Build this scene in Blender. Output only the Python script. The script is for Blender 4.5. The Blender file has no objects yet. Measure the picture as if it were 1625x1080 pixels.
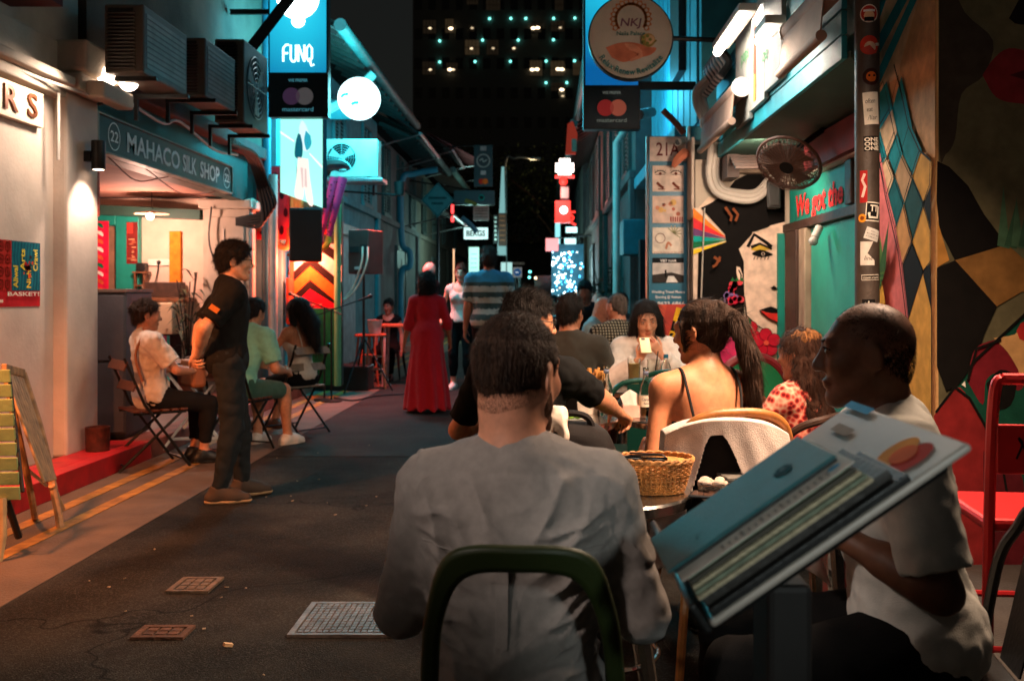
import bpy, bmesh, math, random
import numpy as np
from mathutils import Vector, Matrix
from mathutils.geometry import tessellate_polygon
# camera, sky, moon, exposure
F, VX, VY, CH = 1600.0, 865.0, 468.0, 1.33          # focal length (px of the photo), vanishing point, camera height
scene = bpy.context.scene
COL = scene.collection
cam_data = bpy.data.cameras.new('camera')
cam = bpy.data.objects.new('camera', cam_data)
COL.objects.link(cam)
cam.location = (0, 0, CH)
cam.rotation_euler = (math.pi / 2, 0, 0)
cam_data.sensor_width = 36
cam_data.lens = 36 * F / 1625
cam_data.shift_x = -(VX - 812.5) / 1625
cam_data.shift_y = -(540 - VY) / 1625
cam_data.clip_start = 0.05
cam_data.clip_end = 1000
cam_data.dof.use_dof = True
cam_data.dof.focus_distance = 3.6
cam_data.dof.aperture_fstop = 4.5
scene.camera = cam
world = bpy.data.worlds.new('World')
scene.world = world
world.use_nodes = True
wn = world.node_tree
bg = wn.nodes['Background']
sky_tex = wn.nodes.new('ShaderNodeTexSky')
sky_tex.sky_type = 'NISHITA'
sky_tex.sun_disc = False
sky_tex.sun_elevation = math.radians(2)
sky_tex.sun_rotation = math.radians(200)
glow_add = wn.nodes.new('ShaderNodeMix')          # city glow on the night sky, the same all round
glow_add.data_type = 'RGBA'
glow_add.blend_type = 'ADD'
glow_add.inputs[0].default_value = 1
glow_add.inputs[7].default_value = (4.4, 4.6, 4.3, 1)
wn.links.new(sky_tex.outputs[0], glow_add.inputs[6])
wn.links.new(glow_add.outputs[2], bg.inputs[0])
bg.inputs[1].default_value = 0.0016
moon_data = bpy.data.lights.new('moon', 'SUN')
moon_data.energy = 0.006
moon_data.angle = math.radians(10)
moon_data.color = (0.8, 0.95, 1)
moon = bpy.data.objects.new('moon', moon_data)
COL.objects.link(moon)
moon.rotation_euler = (math.radians(50), 0, math.radians(-160))
scene.view_settings.view_transform = 'Standard'
scene.view_settings.look = 'None'
scene.view_settings.gamma = 1
scene.view_settings.exposure = 0
scene.view_settings.use_curve_mapping = False
scene.render.engine = 'CYCLES'
scene.cycles.use_denoising = True
scene.cycles.max_bounces = 6
scene.cycles.diffuse_bounces = 3
scene.cycles.glossy_bounces = 3
scene.cycles.transmission_bounces = 5
scene.cycles.sample_clamp_indirect = 4
scene.cycles.use_light_tree = True
rnd = random.Random(7)
V = Vector
PI = math.pi
R = math.radians
def at(px, py, d):
 """The point of the place that the photo shows at pixel px, py, d metres in front of the camera."""
 return V(((px - VX) / F * d, d, CH + (VY - py) / F * d))
def lin(c):
 """sRGB 0-255 to linear"""
 out = []
 for v in c[:3]:
  v = v / 255
  out.append(v / 12.92 if v <= 0.04045 else ((v + 0.055) / 1.055) ** 2.4)
 return tuple(out)
# materials
_mats = {}
def mat(name, col, rough=0.6, metal=0.0, var=0.18, scale=6.0, bump=0.15, bscale=80.0, emit=0.0, ecol=None, dirt=0.0, spec=0.5, alpha=None, sss=0.0, stretch=None, trans=0.0):
 key = name
 if key in _mats:
  return _mats[key]
 m = bpy.data.materials.new(name)
 m.use_nodes = True
 nt = m.node_tree
 b = nt.nodes['Principled BSDF']
 b.inputs['Roughness'].default_value = rough
 b.inputs['Metallic'].default_value = metal
 b.inputs['Specular IOR Level'].default_value = spec
 tc = nt.nodes.new('ShaderNodeTexCoord')
 vec = tc.outputs['Object']
 if stretch:
  mp = nt.nodes.new('ShaderNodeMapping')
  mp.inputs['Scale'].default_value = stretch
  nt.links.new(vec, mp.inputs[0])
  vec = mp.outputs[0]
 def noise(sc, det=4.0):
  n = nt.nodes.new('ShaderNodeTexNoise')
  n.inputs['Scale'].default_value = sc
  n.inputs['Detail'].default_value = det
  nt.links.new(vec, n.inputs['Vector'])
  return n
 c = tuple(col[:3])
 if var > 0:
  n = noise(scale)
  r = nt.nodes.new('ShaderNodeValToRGB')
  lo = tuple(max(0, x * (1 - var * 1.6)) for x in c) + (1,)
  hi = tuple(min(1, x * (1 + var * 1.2)) for x in c) + (1,)
  r.color_ramp.elements[0].position = 0.3
  r.color_ramp.elements[1].position = 0.7
  r.color_ramp.elements[0].color = lo
  r.color_ramp.elements[1].color = hi
  nt.links.new(n.outputs['Fac'], r.inputs['Fac'])
  out = r.outputs[0]
  if dirt > 0:
   n2 = noise(scale * 0.35, 8.0)
   r2 = nt.nodes.new('ShaderNodeValToRGB')
   r2.color_ramp.elements[0].position = 0.46
   r2.color_ramp.elements[1].position = 0.72
   r2.color_ramp.elements[0].color = (0, 0, 0, 1)
   r2.color_ramp.elements[1].color = (dirt, dirt, dirt, 1)
   nt.links.new(n2.outputs['Fac'], r2.inputs['Fac'])
   mx = nt.nodes.new('ShaderNodeMix')
   mx.data_type = 'RGBA'
   nt.links.new(r2.outputs[0], mx.inputs[0])
   nt.links.new(out, mx.inputs[6])
   mx.inputs[7].default_value = tuple(x * 0.35 + 0.01 for x in c) + (1,)
   out = mx.outputs[2]
  nt.links.new(out, b.inputs['Base Color'])
  if emit > 0:
   nt.links.new(out, b.inputs['Emission Color'])
 else:
  b.inputs['Base Color'].default_value = c + (1,)
 if emit > 0:
  if ecol is not None:
   for l in list(b.inputs['Emission Color'].links):
    nt.links.remove(l)
   b.inputs['Emission Color'].default_value = tuple(ecol) + (1,)
  elif var <= 0:
   b.inputs['Emission Color'].default_value = c + (1,)
  b.inputs['Emission Strength'].default_value = emit
 if bump > 0:
  nb = noise(bscale, 5.0)
  bp = nt.nodes.new('ShaderNodeBump')
  bp.inputs['Strength'].default_value = bump
  bp.inputs['Distance'].default_value = 0.02
  nt.links.new(nb.outputs['Fac'], bp.inputs['Height'])
  nt.links.new(bp.outputs[0], b.inputs['Normal'])
 if sss > 0:
  b.inputs['Subsurface Weight'].default_value = sss
  b.inputs['Subsurface Radius'].default_value = (0.01, 0.004, 0.002)
 if trans > 0:
  b.inputs['Transmission Weight'].default_value = trans
 _mats[key] = m
 return m
def paint(rgb, emit=0.0, rough=0.75, var=0.14):
 """A painted or printed colour, given as sRGB 0-255."""
 key = 'paint_%d_%d_%d_%d' % (rgb[0], rgb[1], rgb[2], int(emit * 100))
 return mat(key, lin(rgb), rough, var=var if emit == 0 else 0, scale=14, bump=0.08, bscale=120, emit=emit, spec=.12)
def cloth(name, rgb, rough=0.9, bscale=420, bump=0.35, var=0.06, scale=30):
 m = mat(name, lin(rgb), rough, var=var, scale=scale, bump=bump, bscale=bscale, spec=0.15)
 b = m.node_tree.nodes['Principled BSDF']
 b.inputs['Sheen Weight'].default_value = 0.12 if max(rgb) > 60 else 0.0
 return m
def glow(name, rgb, strength):
 m = bpy.data.materials.get(name)
 if m:
  return m
 m = bpy.data.materials.new(name)
 m.use_nodes = True
 b = m.node_tree.nodes['Principled BSDF']
 b.inputs['Base Color'].default_value = (0.02, 0.02, 0.02, 1)
 b.inputs['Emission Color'].default_value = lin(rgb) + (1,)
 b.inputs['Emission Strength'].default_value = strength
 return m
def glass(name, col=(0.9, 0.95, 0.95), rough=0.03):
 m = bpy.data.materials.get(name)
 if m:
  return m
 m = bpy.data.materials.new(name)
 m.use_nodes = True
 b = m.node_tree.nodes['Principled BSDF']
 b.inputs['Base Color'].default_value = tuple(col) + (1,)
 b.inputs['Roughness'].default_value = rough
 b.inputs['Transmission Weight'].default_value = 1.0
 b.inputs['IOR'].default_value = 1.3
 return m
# objects
def tag(o, label=None, cat=None, group=None, kind=None):
 if label: o['label'] = label
 if cat: o['category'] = cat
 if group: o['group'] = group
 if kind: o['kind'] = kind
 return o
def thing(name, label, cat, loc=(0, 0, 0), rz=0.0, group=None):
 o = bpy.data.objects.new(name, None)
 COL.objects.link(o)
 o.location = loc
 o.rotation_euler = (0, 0, rz)
 o.empty_display_size = 0.1
 return tag(o, label, cat, group)
def link_mesh(name, me, parent=None):
 o = bpy.data.objects.new(name, me)
 COL.objects.link(o)
 if parent is not None:
  o.parent = parent
 return o
def copy_tree(o, parent=None):
 c = o.copy()
 COL.objects.link(c)
 if parent is not None:
  c.parent = parent
 for ch in [x for x in KIDS.get(o.name, [])]:
  copy_tree(ch, c)
 return c
KIDS = {}
def reg(parent, o):
 KIDS.setdefault(parent.name, []).append(o)
class MB:
 """Collects solids and links them as one mesh object."""
 def __init__(s):
  s.v, s.f, s.mi, s.m = [], [], [], 0
 def add(s, vs, fs):
  o = len(s.v)
  s.v += [tuple(p) for p in vs]
  for f in fs:
   s.f.append(tuple(i + o for i in f))
   s.mi.append(s.m)
  return s
 def box(s, c, size, rot=None, M=None):
  x, y, z = size[0] / 2, size[1] / 2, size[2] / 2
  vs = [V((a * x, b * y, e * z)) for a in (-1, 1) for b in (-1, 1) for e in (-1, 1)]
  if rot is not None:
   E = Matrix.Rotation(rot[2], 3, 'Z') @ Matrix.Rotation(rot[1], 3, 'Y') @ Matrix.Rotation(rot[0], 3, 'X')
   vs = [E @ p for p in vs]
  if M is not None:
   vs = [M @ p for p in vs]
  c = V(c)
  return s.add([p + c for p in vs], [(0, 1, 3, 2), (4, 6, 7, 5), (0, 4, 5, 1), (2, 3, 7, 6), (0, 2, 6, 4), (1, 5, 7, 3)])
 def bb(s, x0, x1, y0, y1, z0, z1):
  return s.box(((x0 + x1) / 2, (y0 + y1) / 2, (z0 + z1) / 2), (abs(x1 - x0), abs(y1 - y0), abs(z1 - z0)))
 def beam(s, a, b, w, h, up=(0, 0, 1)):
  a, b = V(a), V(b)
  y = (b - a)
  L = y.length
  y.normalize()
  x = y.cross(V(up))
  if x.length < 1e-4: x = y.cross(V((1, 0, 0)))
  x.normalize()
  z = x.cross(y)
  M = Matrix((x, y, z)).transposed()
  return s.box((a + b) / 2, (w, L, h), M=M)
 def tube(s, pts, r, n=8, closed=False):
  pts = [V(p) for p in pts]
  rs = r if isinstance(r, (list, tuple)) else [r] * len(pts)
  N = len(pts)
  rings, prev = [], None
  for i, p in enumerate(pts):
   if closed:
    t = pts[(i + 1) % N] - pts[i - 1]
   else:
    t = pts[min(i + 1, N - 1)] - pts[max(i - 1, 0)]
   if t.length < 1e-9: t = V((0, 0, 1))
   t.normalize()
   if prev is None:
    u = t.cross(V((0, 0, 1)))
    if u.length < 0.05: u = t.cross(V((1, 0, 0)))
   else:
    u = prev - t * prev.dot(t)
    if u.length < 1e-5: u = t.cross(V((1, 0, 0)))
   u.normalize()
   prev = u
   w = t.cross(u)
   rings.append([p + (u * math.cos(2 * PI * k / n) + w * math.sin(2 * PI * k / n)) * rs[i] for k in range(n)])
  vs = [q for rg in rings for q in rg]
  fs = []
  for i in range(N if closed else N - 1):
   a, b = i * n, ((i + 1) % N) * n
   for k in range(n):
    fs.append((a + k, a + (k + 1) % n, b + (k + 1) % n, b + k))
  if not closed:
   fs.append(tuple(range(n - 1, -1, -1)))
   fs.append(tuple((N - 1) * n + k for k in range(n)))
  return s.add(vs, fs)
 def lathe(s, prof, c=(0, 0, 0), n=20, axis='Z', sy=1.0):
  c = V(c)
  vs, fs = [], []
  for (r, z) in prof:
   for k in range(n):
    a = 2 * PI * k / n
    p = V((r * math.cos(a), r * math.sin(a) * sy, z))
    if axis == 'Y': p = V((p.x, p.z, p.y))
    if axis == 'X': p = V((p.z, p.x, p.y))
    vs.append(p + c)
  for i in range(len(prof) - 1):
   for k in range(n):
    fs.append((i * n + k, i * n + (k + 1) % n, (i + 1) * n + (k + 1) % n, (i + 1) * n + k))
  if prof[0][0] > 1e-6: fs.append(tuple(range(n - 1, -1, -1)))
  if prof[-1][0] > 1e-6: fs.append(tuple((len(prof) - 1) * n + k for k in range(n)))
  return s.add(vs, fs)
 def ball(s, c, r, n=12, m=8, sc=(1, 1, 1)):
  prof = [(max(1e-7, math.sin(PI * i / m)) * r, -math.cos(PI * i / m) * r) for i in range(m + 1)]
  k = MB().lathe(prof, (0, 0, 0), n)
  c = V(c)
  return s.add([V((p[0] * sc[0], p[1] * sc[1], p[2] * sc[2])) + c for p in k.v], k.f)
 def prism(s, poly, o, u, v, t):
  """polygon (2D) in the frame o,u,v extruded by t along u x v (centred)"""
  o, u, v = V(o), V(u), V(v)
  n = u.cross(v).normalized() * (t / 2)
  N = len(poly)
  A = [o + u * p[0] + v * p[1] + n for p in poly]
  B = [o + u * p[0] + v * p[1] - n for p in poly]
  tri = tessellate_polygon([[V((p[0], p[1], 0)) for p in poly]])
  area = sum(poly[i][0] * poly[(i + 1) % N][1] - poly[(i + 1) % N][0] * poly[i][1] for i in range(N))
  fs = []
  for t3 in tri:
   a, b, c = t3
   ar = (poly[b][0] - poly[a][0]) * (poly[c][1] - poly[a][1]) - (poly[b][1] - poly[a][1]) * (poly[c][0] - poly[a][0])
   if ar < 0: a, c = c, a
   fs.append((a, b, c))
   fs.append((N + c, N + b, N + a))
  for i in range(N):
   j = (i + 1) % N
   fs.append((i, N + i, N + j, j) if area > 0 else (j, N + j, N + i, i))
  return s.add(A + B, fs)
 def build(s, name, m, parent=None, smooth=False, bevel=0.0, label=None, seg=2):
  me = bpy.data.meshes.new(name)
  me.from_pydata(s.v, [], s.f)
  ms = m if isinstance(m, (list, tuple)) else [m]
  for q in ms: me.materials.append(q)
  if len(ms) > 1:
   me.polygons.foreach_set('material_index', s.mi)
  if smooth:
   me.polygons.foreach_set('use_smooth', [True] * len(me.polygons))
   me.set_sharp_from_angle(angle=R(40))
  me.update()
  o = link_mesh(name, me, parent)
  if parent is not None: reg(parent, o)
  if bevel > 0:
   b = o.modifiers.new('edge', 'BEVEL')
   b.width = bevel
   b.segments = seg
   b.limit_method = 'ANGLE'
   b.angle_limit = R(40)
  if label: o['label'] = label
  return o
def struct(name, mb, m, parent=None, **k):
 o = mb.build(name, m, parent, **k)
 if parent is None: o['kind'] = 'structure'
 return o
# flat print: polygons and lettering laid on a surface
_fontcache = {}
_dg = None
def text_mesh(s, size=1.0, bold=0.0, spacing=1.0, shear=0.0):
 key = (s, bold, spacing, shear)
 if key not in _fontcache:
  cu = bpy.data.curves.new('lettering', 'FONT')
  cu.body = s
  cu.size = 1.0
  cu.offset = bold
  cu.space_character = spacing
  cu.shear = shear
  cu.resolution_u = 3
  ob = bpy.data.objects.new('lettering', cu)
  COL.objects.link(ob)
  dg = bpy.context.evaluated_depsgraph_get()
  me = bpy.data.meshes.new_from_object(ob.evaluated_get(dg))
  vs = [(v.co.x, v.co.y) for v in me.vertices]
  fs = [tuple(p.vertices) for p in me.polygons]
  bpy.data.objects.remove(ob)
  bpy.data.curves.remove(cu)
  bpy.data.meshes.remove(me)
  _fontcache[key] = (vs, fs)
 vs, fs = _fontcache[key]
 return [(x * size, y * size) for x, y in vs], fs
class Art:
 def __init__(s, step=0.0012):
  s.v, s.f, s.mi, s.mats, s.z, s.step = [], [], [], [], 0.0, step
 def _m(s, m):
  if not isinstance(m, bpy.types.Material): m = paint(m)
  if m not in s.mats: s.mats.append(m)
  return s.mats.index(m)
 def raw(s, vs, fs, m, up=True):
  if up: s.z += s.step
  i = s._m(m)
  o = len(s.v)
  s.v += [(x, y, s.z) for x, y in vs]
  for f in fs:
   s.f.append(tuple(k + o for k in f))
   s.mi.append(i)
  return s
 def poly(s, pts, m, up=True):
  tri = tessellate_polygon([[V((p[0], p[1], 0)) for p in pts]])
  out = []
  for a, b, c in tri:
   ar = (pts[b][0] - pts[a][0]) * (pts[c][1] - pts[a][1]) - (pts[b][1] - pts[a][1]) * (pts[c][0] - pts[a][0])
   out.append((a, b, c) if ar > 0 else (c, b, a))
  return s.raw(pts, out, m, up)
 def rect(s, x0, y0, x1, y1, m, up=True):
  return s.poly([(x0, y0), (x1, y0), (x1, y1), (x0, y1)], m, up)
 def disc(s, cx, cy, r, m, ry=None, n=32, up=True, a0=0, a1=2 * PI):
  ry = ry or r
  full = abs(a1 - a0 - 2 * PI) < 1e-6
  pts = [(cx + r * math.cos(a0 + (a1 - a0) * k / n), cy + ry * math.sin(a0 + (a1 - a0) * k / n)) for k in range(n if full else n + 1)]
  return s.poly(pts, m, up)
 def ring(s, cx, cy, r0, r1, m, n=40, up=True, a0=0, a1=2 * PI, sy=1.0):
  vs, fs = [], []
  for k in range(n + 1):
   a = a0 + (a1 - a0) * k / n
   vs += [(cx + r0 * math.cos(a), cy + r0 * sy * math.sin(a)), (cx + r1 * math.cos(a), cy + r1 * sy * math.sin(a))]
  for k in range(n):
   fs.append((2 * k, 2 * k + 1, 2 * k + 3, 2 * k + 2))
  return s.raw(vs, fs, m, up)
 def stroke(s, pts, w, m, up=True):
  vs, fs = [], []
  N = len(pts)
  ws = w if isinstance(w, (list, tuple)) else [w] * N
  for i, p in enumerate(pts):
   a, b = pts[max(i - 1, 0)], pts[min(i + 1, N - 1)]
   dx, dy = b[0] - a[0], b[1] - a[1]
   L = math.hypot(dx, dy) or 1
   nx, ny = -dy / L * ws[i] / 2, dx / L * ws[i] / 2
   vs += [(p[0] - nx, p[1] - ny), (p[0] + nx, p[1] + ny)]
  for k in range(N - 1):
   fs.append((2 * k, 2 * k + 2, 2 * k + 3, 2 * k + 1))
  return s.raw(vs, fs, m, up)
 def text(s, t, x, y, h, m, w=None, align='c', bold=0.0, spacing=1.0, shear=0.0, up=True, rot=0.0):
  """cap height h, optionally fitted to width w; x,y = baseline anchor"""
  vs, fs = text_mesh(t, 1.0, bold, spacing, shear)
  if not vs: return s
  xs = [p[0] for p in vs]
  x0, x1 = min(xs), max(xs)
  k = h / 0.70
  kx = (w / (x1 - x0)) if w else k
  off = {'c': -(x0 + x1) / 2, 'l': -x0, 'r': -x1}[align]
  ca, sa = math.cos(rot), math.sin(rot)
  pts = [((p[0] + off) * kx, p[1] * k) for p in vs]
  return s.raw([(x + a * ca - b * sa, y + a * sa + b * ca) for a, b in pts], fs, m, up)
 def arc_text(s, t, cx, cy, r, h, m, mid=-PI / 2, bold=0.0, wide=1.0, inward=True):
  """letters along the bottom of a circle, heads towards the centre"""
  k = h / 0.70
  adv = []
  for ch in t:
   vs, fs = text_mesh(ch, 1.0, bold)
   adv.append((0.28 if not vs else max(p[0] for p in vs) - min(p[0] for p in vs) + 0.075) * k * wide)
  tot = sum(adv)
  a = mid - tot / 2 / r if inward else mid + tot / 2 / r
  s.z += s.step
  for ch, w in zip(t, adv):
   d = w / 2 / r
   a += d if inward else -d
   vs, fs = text_mesh(ch, 1.0, bold)
   if vs:
    xm = (max(p[0] for p in vs) + min(p[0] for p in vs)) / 2
    px, py = cx + r * math.cos(a), cy + r * math.sin(a)
    th = a + PI / 2 if inward else a - PI / 2
    ca, sa = math.cos(th), math.sin(th)
    s.raw([(px + (p[0] - xm) * k * wide * ca - p[1] * k * sa, py + (p[0] - xm) * k * wide * sa + p[1] * k * ca) for p in vs], fs, m, False)
   a += d if inward else -d
  return s
 def build(s, name, o, u, v, parent=None, thick=0.0, label=None, smooth=False):
  o, u, v = V(o), V(u).normalized(), V(v).normalized()
  n = u.cross(v).normalized()
  me = bpy.data.meshes.new(name)
  me.from_pydata([tuple(o + u * p[0] + v * p[1] + n * (p[2] + 0.0015)) for p in s.v], [], s.f)
  for m in s.mats: me.materials.append(m)
  me.polygons.foreach_set('material_index', s.mi)
  me.update()
  ob = link_mesh(name, me, parent)
  if parent is not None: reg(parent, ob)
  if label: ob['label'] = label
  return ob
def lamp(name, loc, power, col=(1, 0.85, 0.7), size=0.08, kind='POINT', parent=None, aim=None, angle=80, blend=0.5, sy=None, spread=180):
 l = bpy.data.lights.new(name, kind)
 l.energy = power
 l.color = col
 if kind == 'AREA':
  l.size = size
  l.spread = R(spread)
  if sy: l.shape = 'RECTANGLE'; l.size_y = sy
 else:
  l.shadow_soft_size = size
 if kind == 'SPOT':
  l.spot_size = R(angle)
  l.spot_blend = blend
 o = bpy.data.objects.new(name, l)
 COL.objects.link(o)
 o.location = loc
 if aim is not None:
  o.rotation_euler = (V(aim) - V(loc)).to_track_quat('-Z', 'Y').to_euler()
 if parent is not None: o.parent = parent
 return o
def arc(c, r, a0, a1, n, u=(1, 0, 0), v=(0, 0, 1)):
 c, u, v = V(c), V(u), V(v)
 return [c + u * (r * math.cos(a0 + (a1 - a0) * i / n)) + v * (r * math.sin(a0 + (a1 - a0) * i / n)) for i in range(n + 1)]
def bez(P, n=12):
 """smooth curve through points (Catmull-Rom)"""
 P = [V(p) for p in P]
 Q = [P[0] * 2 - P[1]] + P + [P[-1] * 2 - P[-2]]
 out = []
 for i in range(1, len(Q) - 2):
  for k in range(n):
   t = k / n
   a, b, c, d = Q[i - 1], Q[i], Q[i + 1], Q[i + 2]
   out.append(0.5 * (2 * b + (c - a) * t + (2 * a - 5 * b + 4 * c - d) * t * t + (3 * b - a - 3 * c + d) * t ** 3))
 out.append(P[-1])
 return out
def bez2(P, n=8):
 return [(p.x, p.y) for p in bez([(a, b, 0) for a, b in P], n)]
# bodies: a smooth-blended distance field turned into one continuous mesh
_rng = np.random.default_rng(3)
_lat = _rng.random((32, 32, 32)).astype(np.float32) * 2 - 1
def vnoise(X, Y, Z, s):
 x, y, z = X / s + 50.3, Y / s + 50.7, Z / s + 50.1
 x, y, z = np.broadcast_arrays(x, y, z)
 xi, yi, zi = np.floor(x).astype(int), np.floor(y).astype(int), np.floor(z).astype(int)
 fx, fy, fz = x - xi, y - yi, z - zi
 fx, fy, fz = fx * fx * (3 - 2 * fx), fy * fy * (3 - 2 * fy), fz * fz * (3 - 2 * fz)
 def g(a, b, c): return _lat[(xi + a) % 32, (yi + b) % 32, (zi + c) % 32]
 return (((g(0,0,0)*(1-fx)+g(1,0,0)*fx)*(1-fy)+(g(0,1,0)*(1-fx)+g(1,1,0)*fx)*fy)*(1-fz)
   + ((g(0,0,1)*(1-fx)+g(1,0,1)*fx)*(1-fy)+(g(0,1,1)*(1-fx)+g(1,1,1)*fx)*fy)*fz)
class SDF:
 def __init__(s, lo, hi, h):
  s.lo, s.h = np.array(lo, float), h
  s.n = [int(math.ceil((hi[i] - lo[i]) / h)) + 1 for i in range(3)]
  s.f = np.full(s.n, 0.2, np.float32)
  s.ax = [(s.lo[i] + h * np.arange(s.n[i])).astype(np.float32) for i in range(3)]
 def win(s, lo, hi):
  sl = []
  for i in range(3):
   a = max(0, int((lo[i] - s.lo[i]) / s.h) - 1)
   b = min(s.n[i], int((hi[i] - s.lo[i]) / s.h) + 2)
   if b <= a: return None
   sl.append(slice(a, b))
  sl = tuple(sl)
  X = s.ax[0][sl[0]][:, None, None]; Y = s.ax[1][sl[1]][None, :, None]; Z = s.ax[2][sl[2]][None, None, :]
  return sl, X, Y, Z
 def mix(s, sl, d, k, op):
  a = s.f[sl]
  if op == 'add':
   if k <= 0: s.f[sl] = np.minimum(a, d)
   else:
    h = np.maximum(k - np.abs(a - d), 0) / k
    s.f[sl] = np.minimum(a, d) - h * h * k * 0.25
  else:
   d = -d
   if k <= 0: s.f[sl] = np.maximum(a, d)
   else:
    h = np.maximum(k - np.abs(a - d), 0) / k
    s.f[sl] = np.maximum(a, d) + h * h * k * 0.25
 def cone(s, a, b, ra, rb, k=0.03, op='add', cap=False, capa=False, flat=None):
  a, b = np.array(a, float), np.array(b, float)
  pad = max(ra, rb) + 0.07
  w = s.win(np.minimum(a, b) - pad, np.maximum(a, b) + pad)
  if w is None: return s
  sl, X, Y, Z = w
  u = b - a
  L2 = float(u @ u) + 1e-12
  dx, dy, dz = X - a[0], Y - a[1], Z - a[2]
  t0 = (dx * u[0] + dy * u[1] + dz * u[2]) / L2
  t = np.clip(t0, 0, 1)
  d = np.sqrt((dx - t * u[0]) ** 2 + (dy - t * u[1]) ** 2 + (dz - t * u[2]) ** 2) - (ra + t * (rb - ra))
  L = math.sqrt(L2)
  if cap: d = np.maximum(d, (t0 - 1) * L)
  if capa: d = np.maximum(d, -t0 * L)
  s.mix(sl, d.astype(np.float32), k, op)
  return s
 def ell(s, c, r, k=0.03, M=None, op='add', cut=None):
  c, r = np.array(c, float), np.array(r, float)
  pad = r.max() + 0.07
  w = s.win(c - pad, c + pad)
  if w is None: return s
  sl, X, Y, Z = w
  x, y, z = X - c[0], Y - c[1], Z - c[2]
  if M is not None:
   M = np.array(M)
   x, y, z = (M[0, 0] * x + M[1, 0] * y + M[2, 0] * z), (M[0, 1] * x + M[1, 1] * y + M[2, 1] * z), (M[0, 2] * x + M[1, 2] * y + M[2, 2] * z)
  k0 = np.sqrt((x / r[0]) ** 2 + (y / r[1]) ** 2 + (z / r[2]) ** 2)
  k1 = np.sqrt((x / r[0] ** 2) ** 2 + (y / r[1] ** 2) ** 2 + (z / r[2] ** 2) ** 2) + 1e-9
  d = k0 * (k0 - 1) / k1
  s.mix(sl, d.astype(np.float32), k, op)
  return s
 def cutplane(s, p, n):
  """keep the side the normal points away from"""
  p, n = np.array(p, float), np.array(n, float)
  n = n / np.linalg.norm(n)
  X, Y, Z = s.ax[0][:, None, None], s.ax[1][None, :, None], s.ax[2][None, None, :]
  s.f = np.maximum(s.f, ((X - p[0]) * n[0] + (Y - p[1]) * n[1] + (Z - p[2]) * n[2]).astype(np.float32))
  return s
 def disp(s, fn):
  X, Y, Z = np.meshgrid(s.ax[0], s.ax[1], s.ax[2], indexing='ij', sparse=True)
  i = np.nonzero(np.abs(s.f) < 0.04)
  s.f[i] += fn(s.ax[0][i[0]], s.ax[1][i[1]], s.ax[2][i[2]]).astype(np.float32)
  return s
 def mesh(s, smooth=1):
  f = s.f
  f[0], f[-1], f[:, 0], f[:, -1], f[:, :, 0], f[:, :, -1] = .1, .1, .1, .1, .1, .1
  neg = f < 0
  c = [neg[a:neg.shape[0] - 1 + a, b:neg.shape[1] - 1 + b, e:neg.shape[2] - 1 + e] for a in (0, 1) for b in (0, 1) for e in (0, 1)]
  cnt = sum(x.astype(np.int8) for x in c)
  I, J, K = np.nonzero((cnt > 0) & (cnt < 8))
  if len(I) == 0: return np.zeros((0, 3)), np.zeros((0, 4), int)
  idx = np.full(cnt.shape, -1, np.int32)
  idx[I, J, K] = np.arange(len(I))
  corner = [(a, b, e) for a in (0, 1) for b in (0, 1) for e in (0, 1)]
  val = [f[I + a, J + b, K + e] for a, b, e in corner]
  P = np.zeros((len(I), 3)); W = np.zeros(len(I))
  for i in range(8):
   for j in range(i + 1, 8):
    d = [corner[j][q] - corner[i][q] for q in range(3)]
    if sum(abs(q) for q in d) != 1: continue
    m = (val[i] < 0) != (val[j] < 0)
    t = np.where(m, val[i] / np.where(m, val[i] - val[j], 1), 0)
    for q in range(3): P[:, q] += np.where(m, corner[i][q] + t * d[q], 0)
    W += m
  P /= W[:, None]
  P = (P + np.stack([I, J, K], 1)) * s.h + s.lo
  quads = []
  def go(A, B, o1, o2):
   m = neg[A] != neg[B]
   return m
  m = neg[:-1, 1:-1, 1:-1] != neg[1:, 1:-1, 1:-1]
  i, j, k = np.nonzero(m); j += 1; k += 1
  q = np.stack([idx[i, j - 1, k - 1], idx[i, j, k - 1], idx[i, j, k], idx[i, j - 1, k]], 1)
  fl = neg[i, j, k]; q[~fl] = q[~fl][:, ::-1]; quads.append(q)
  m = neg[1:-1, :-1, 1:-1] != neg[1:-1, 1:, 1:-1]
  i, j, k = np.nonzero(m); i += 1; k += 1
  q = np.stack([idx[i - 1, j, k - 1], idx[i - 1, j, k], idx[i, j, k], idx[i, j, k - 1]], 1)
  fl = neg[i, j, k]; q[~fl] = q[~fl][:, ::-1]; quads.append(q)
  m = neg[1:-1, 1:-1, :-1] != neg[1:-1, 1:-1, 1:]
  i, j, k = np.nonzero(m); i += 1; j += 1
  q = np.stack([idx[i - 1, j - 1, k], idx[i, j - 1, k], idx[i, j, k], idx[i - 1, j, k]], 1)
  fl = neg[i, j, k]; q[~fl] = q[~fl][:, ::-1]; quads.append(q)
  Q = np.concatenate(quads)
  Q = Q[(Q >= 0).all(1)]
  for _ in range(smooth):
   S = np.zeros_like(P); C = np.zeros(len(P))
   for a, b in ((0, 1), (1, 2), (2, 3), (3, 0)):
    np.add.at(S, Q[:, a], P[Q[:, b]]); np.add.at(C, Q[:, a], 1)
   C[C == 0] = 1
   P = P * 0.5 + (S / C[:, None]) * 0.5
  return P, Q
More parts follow.
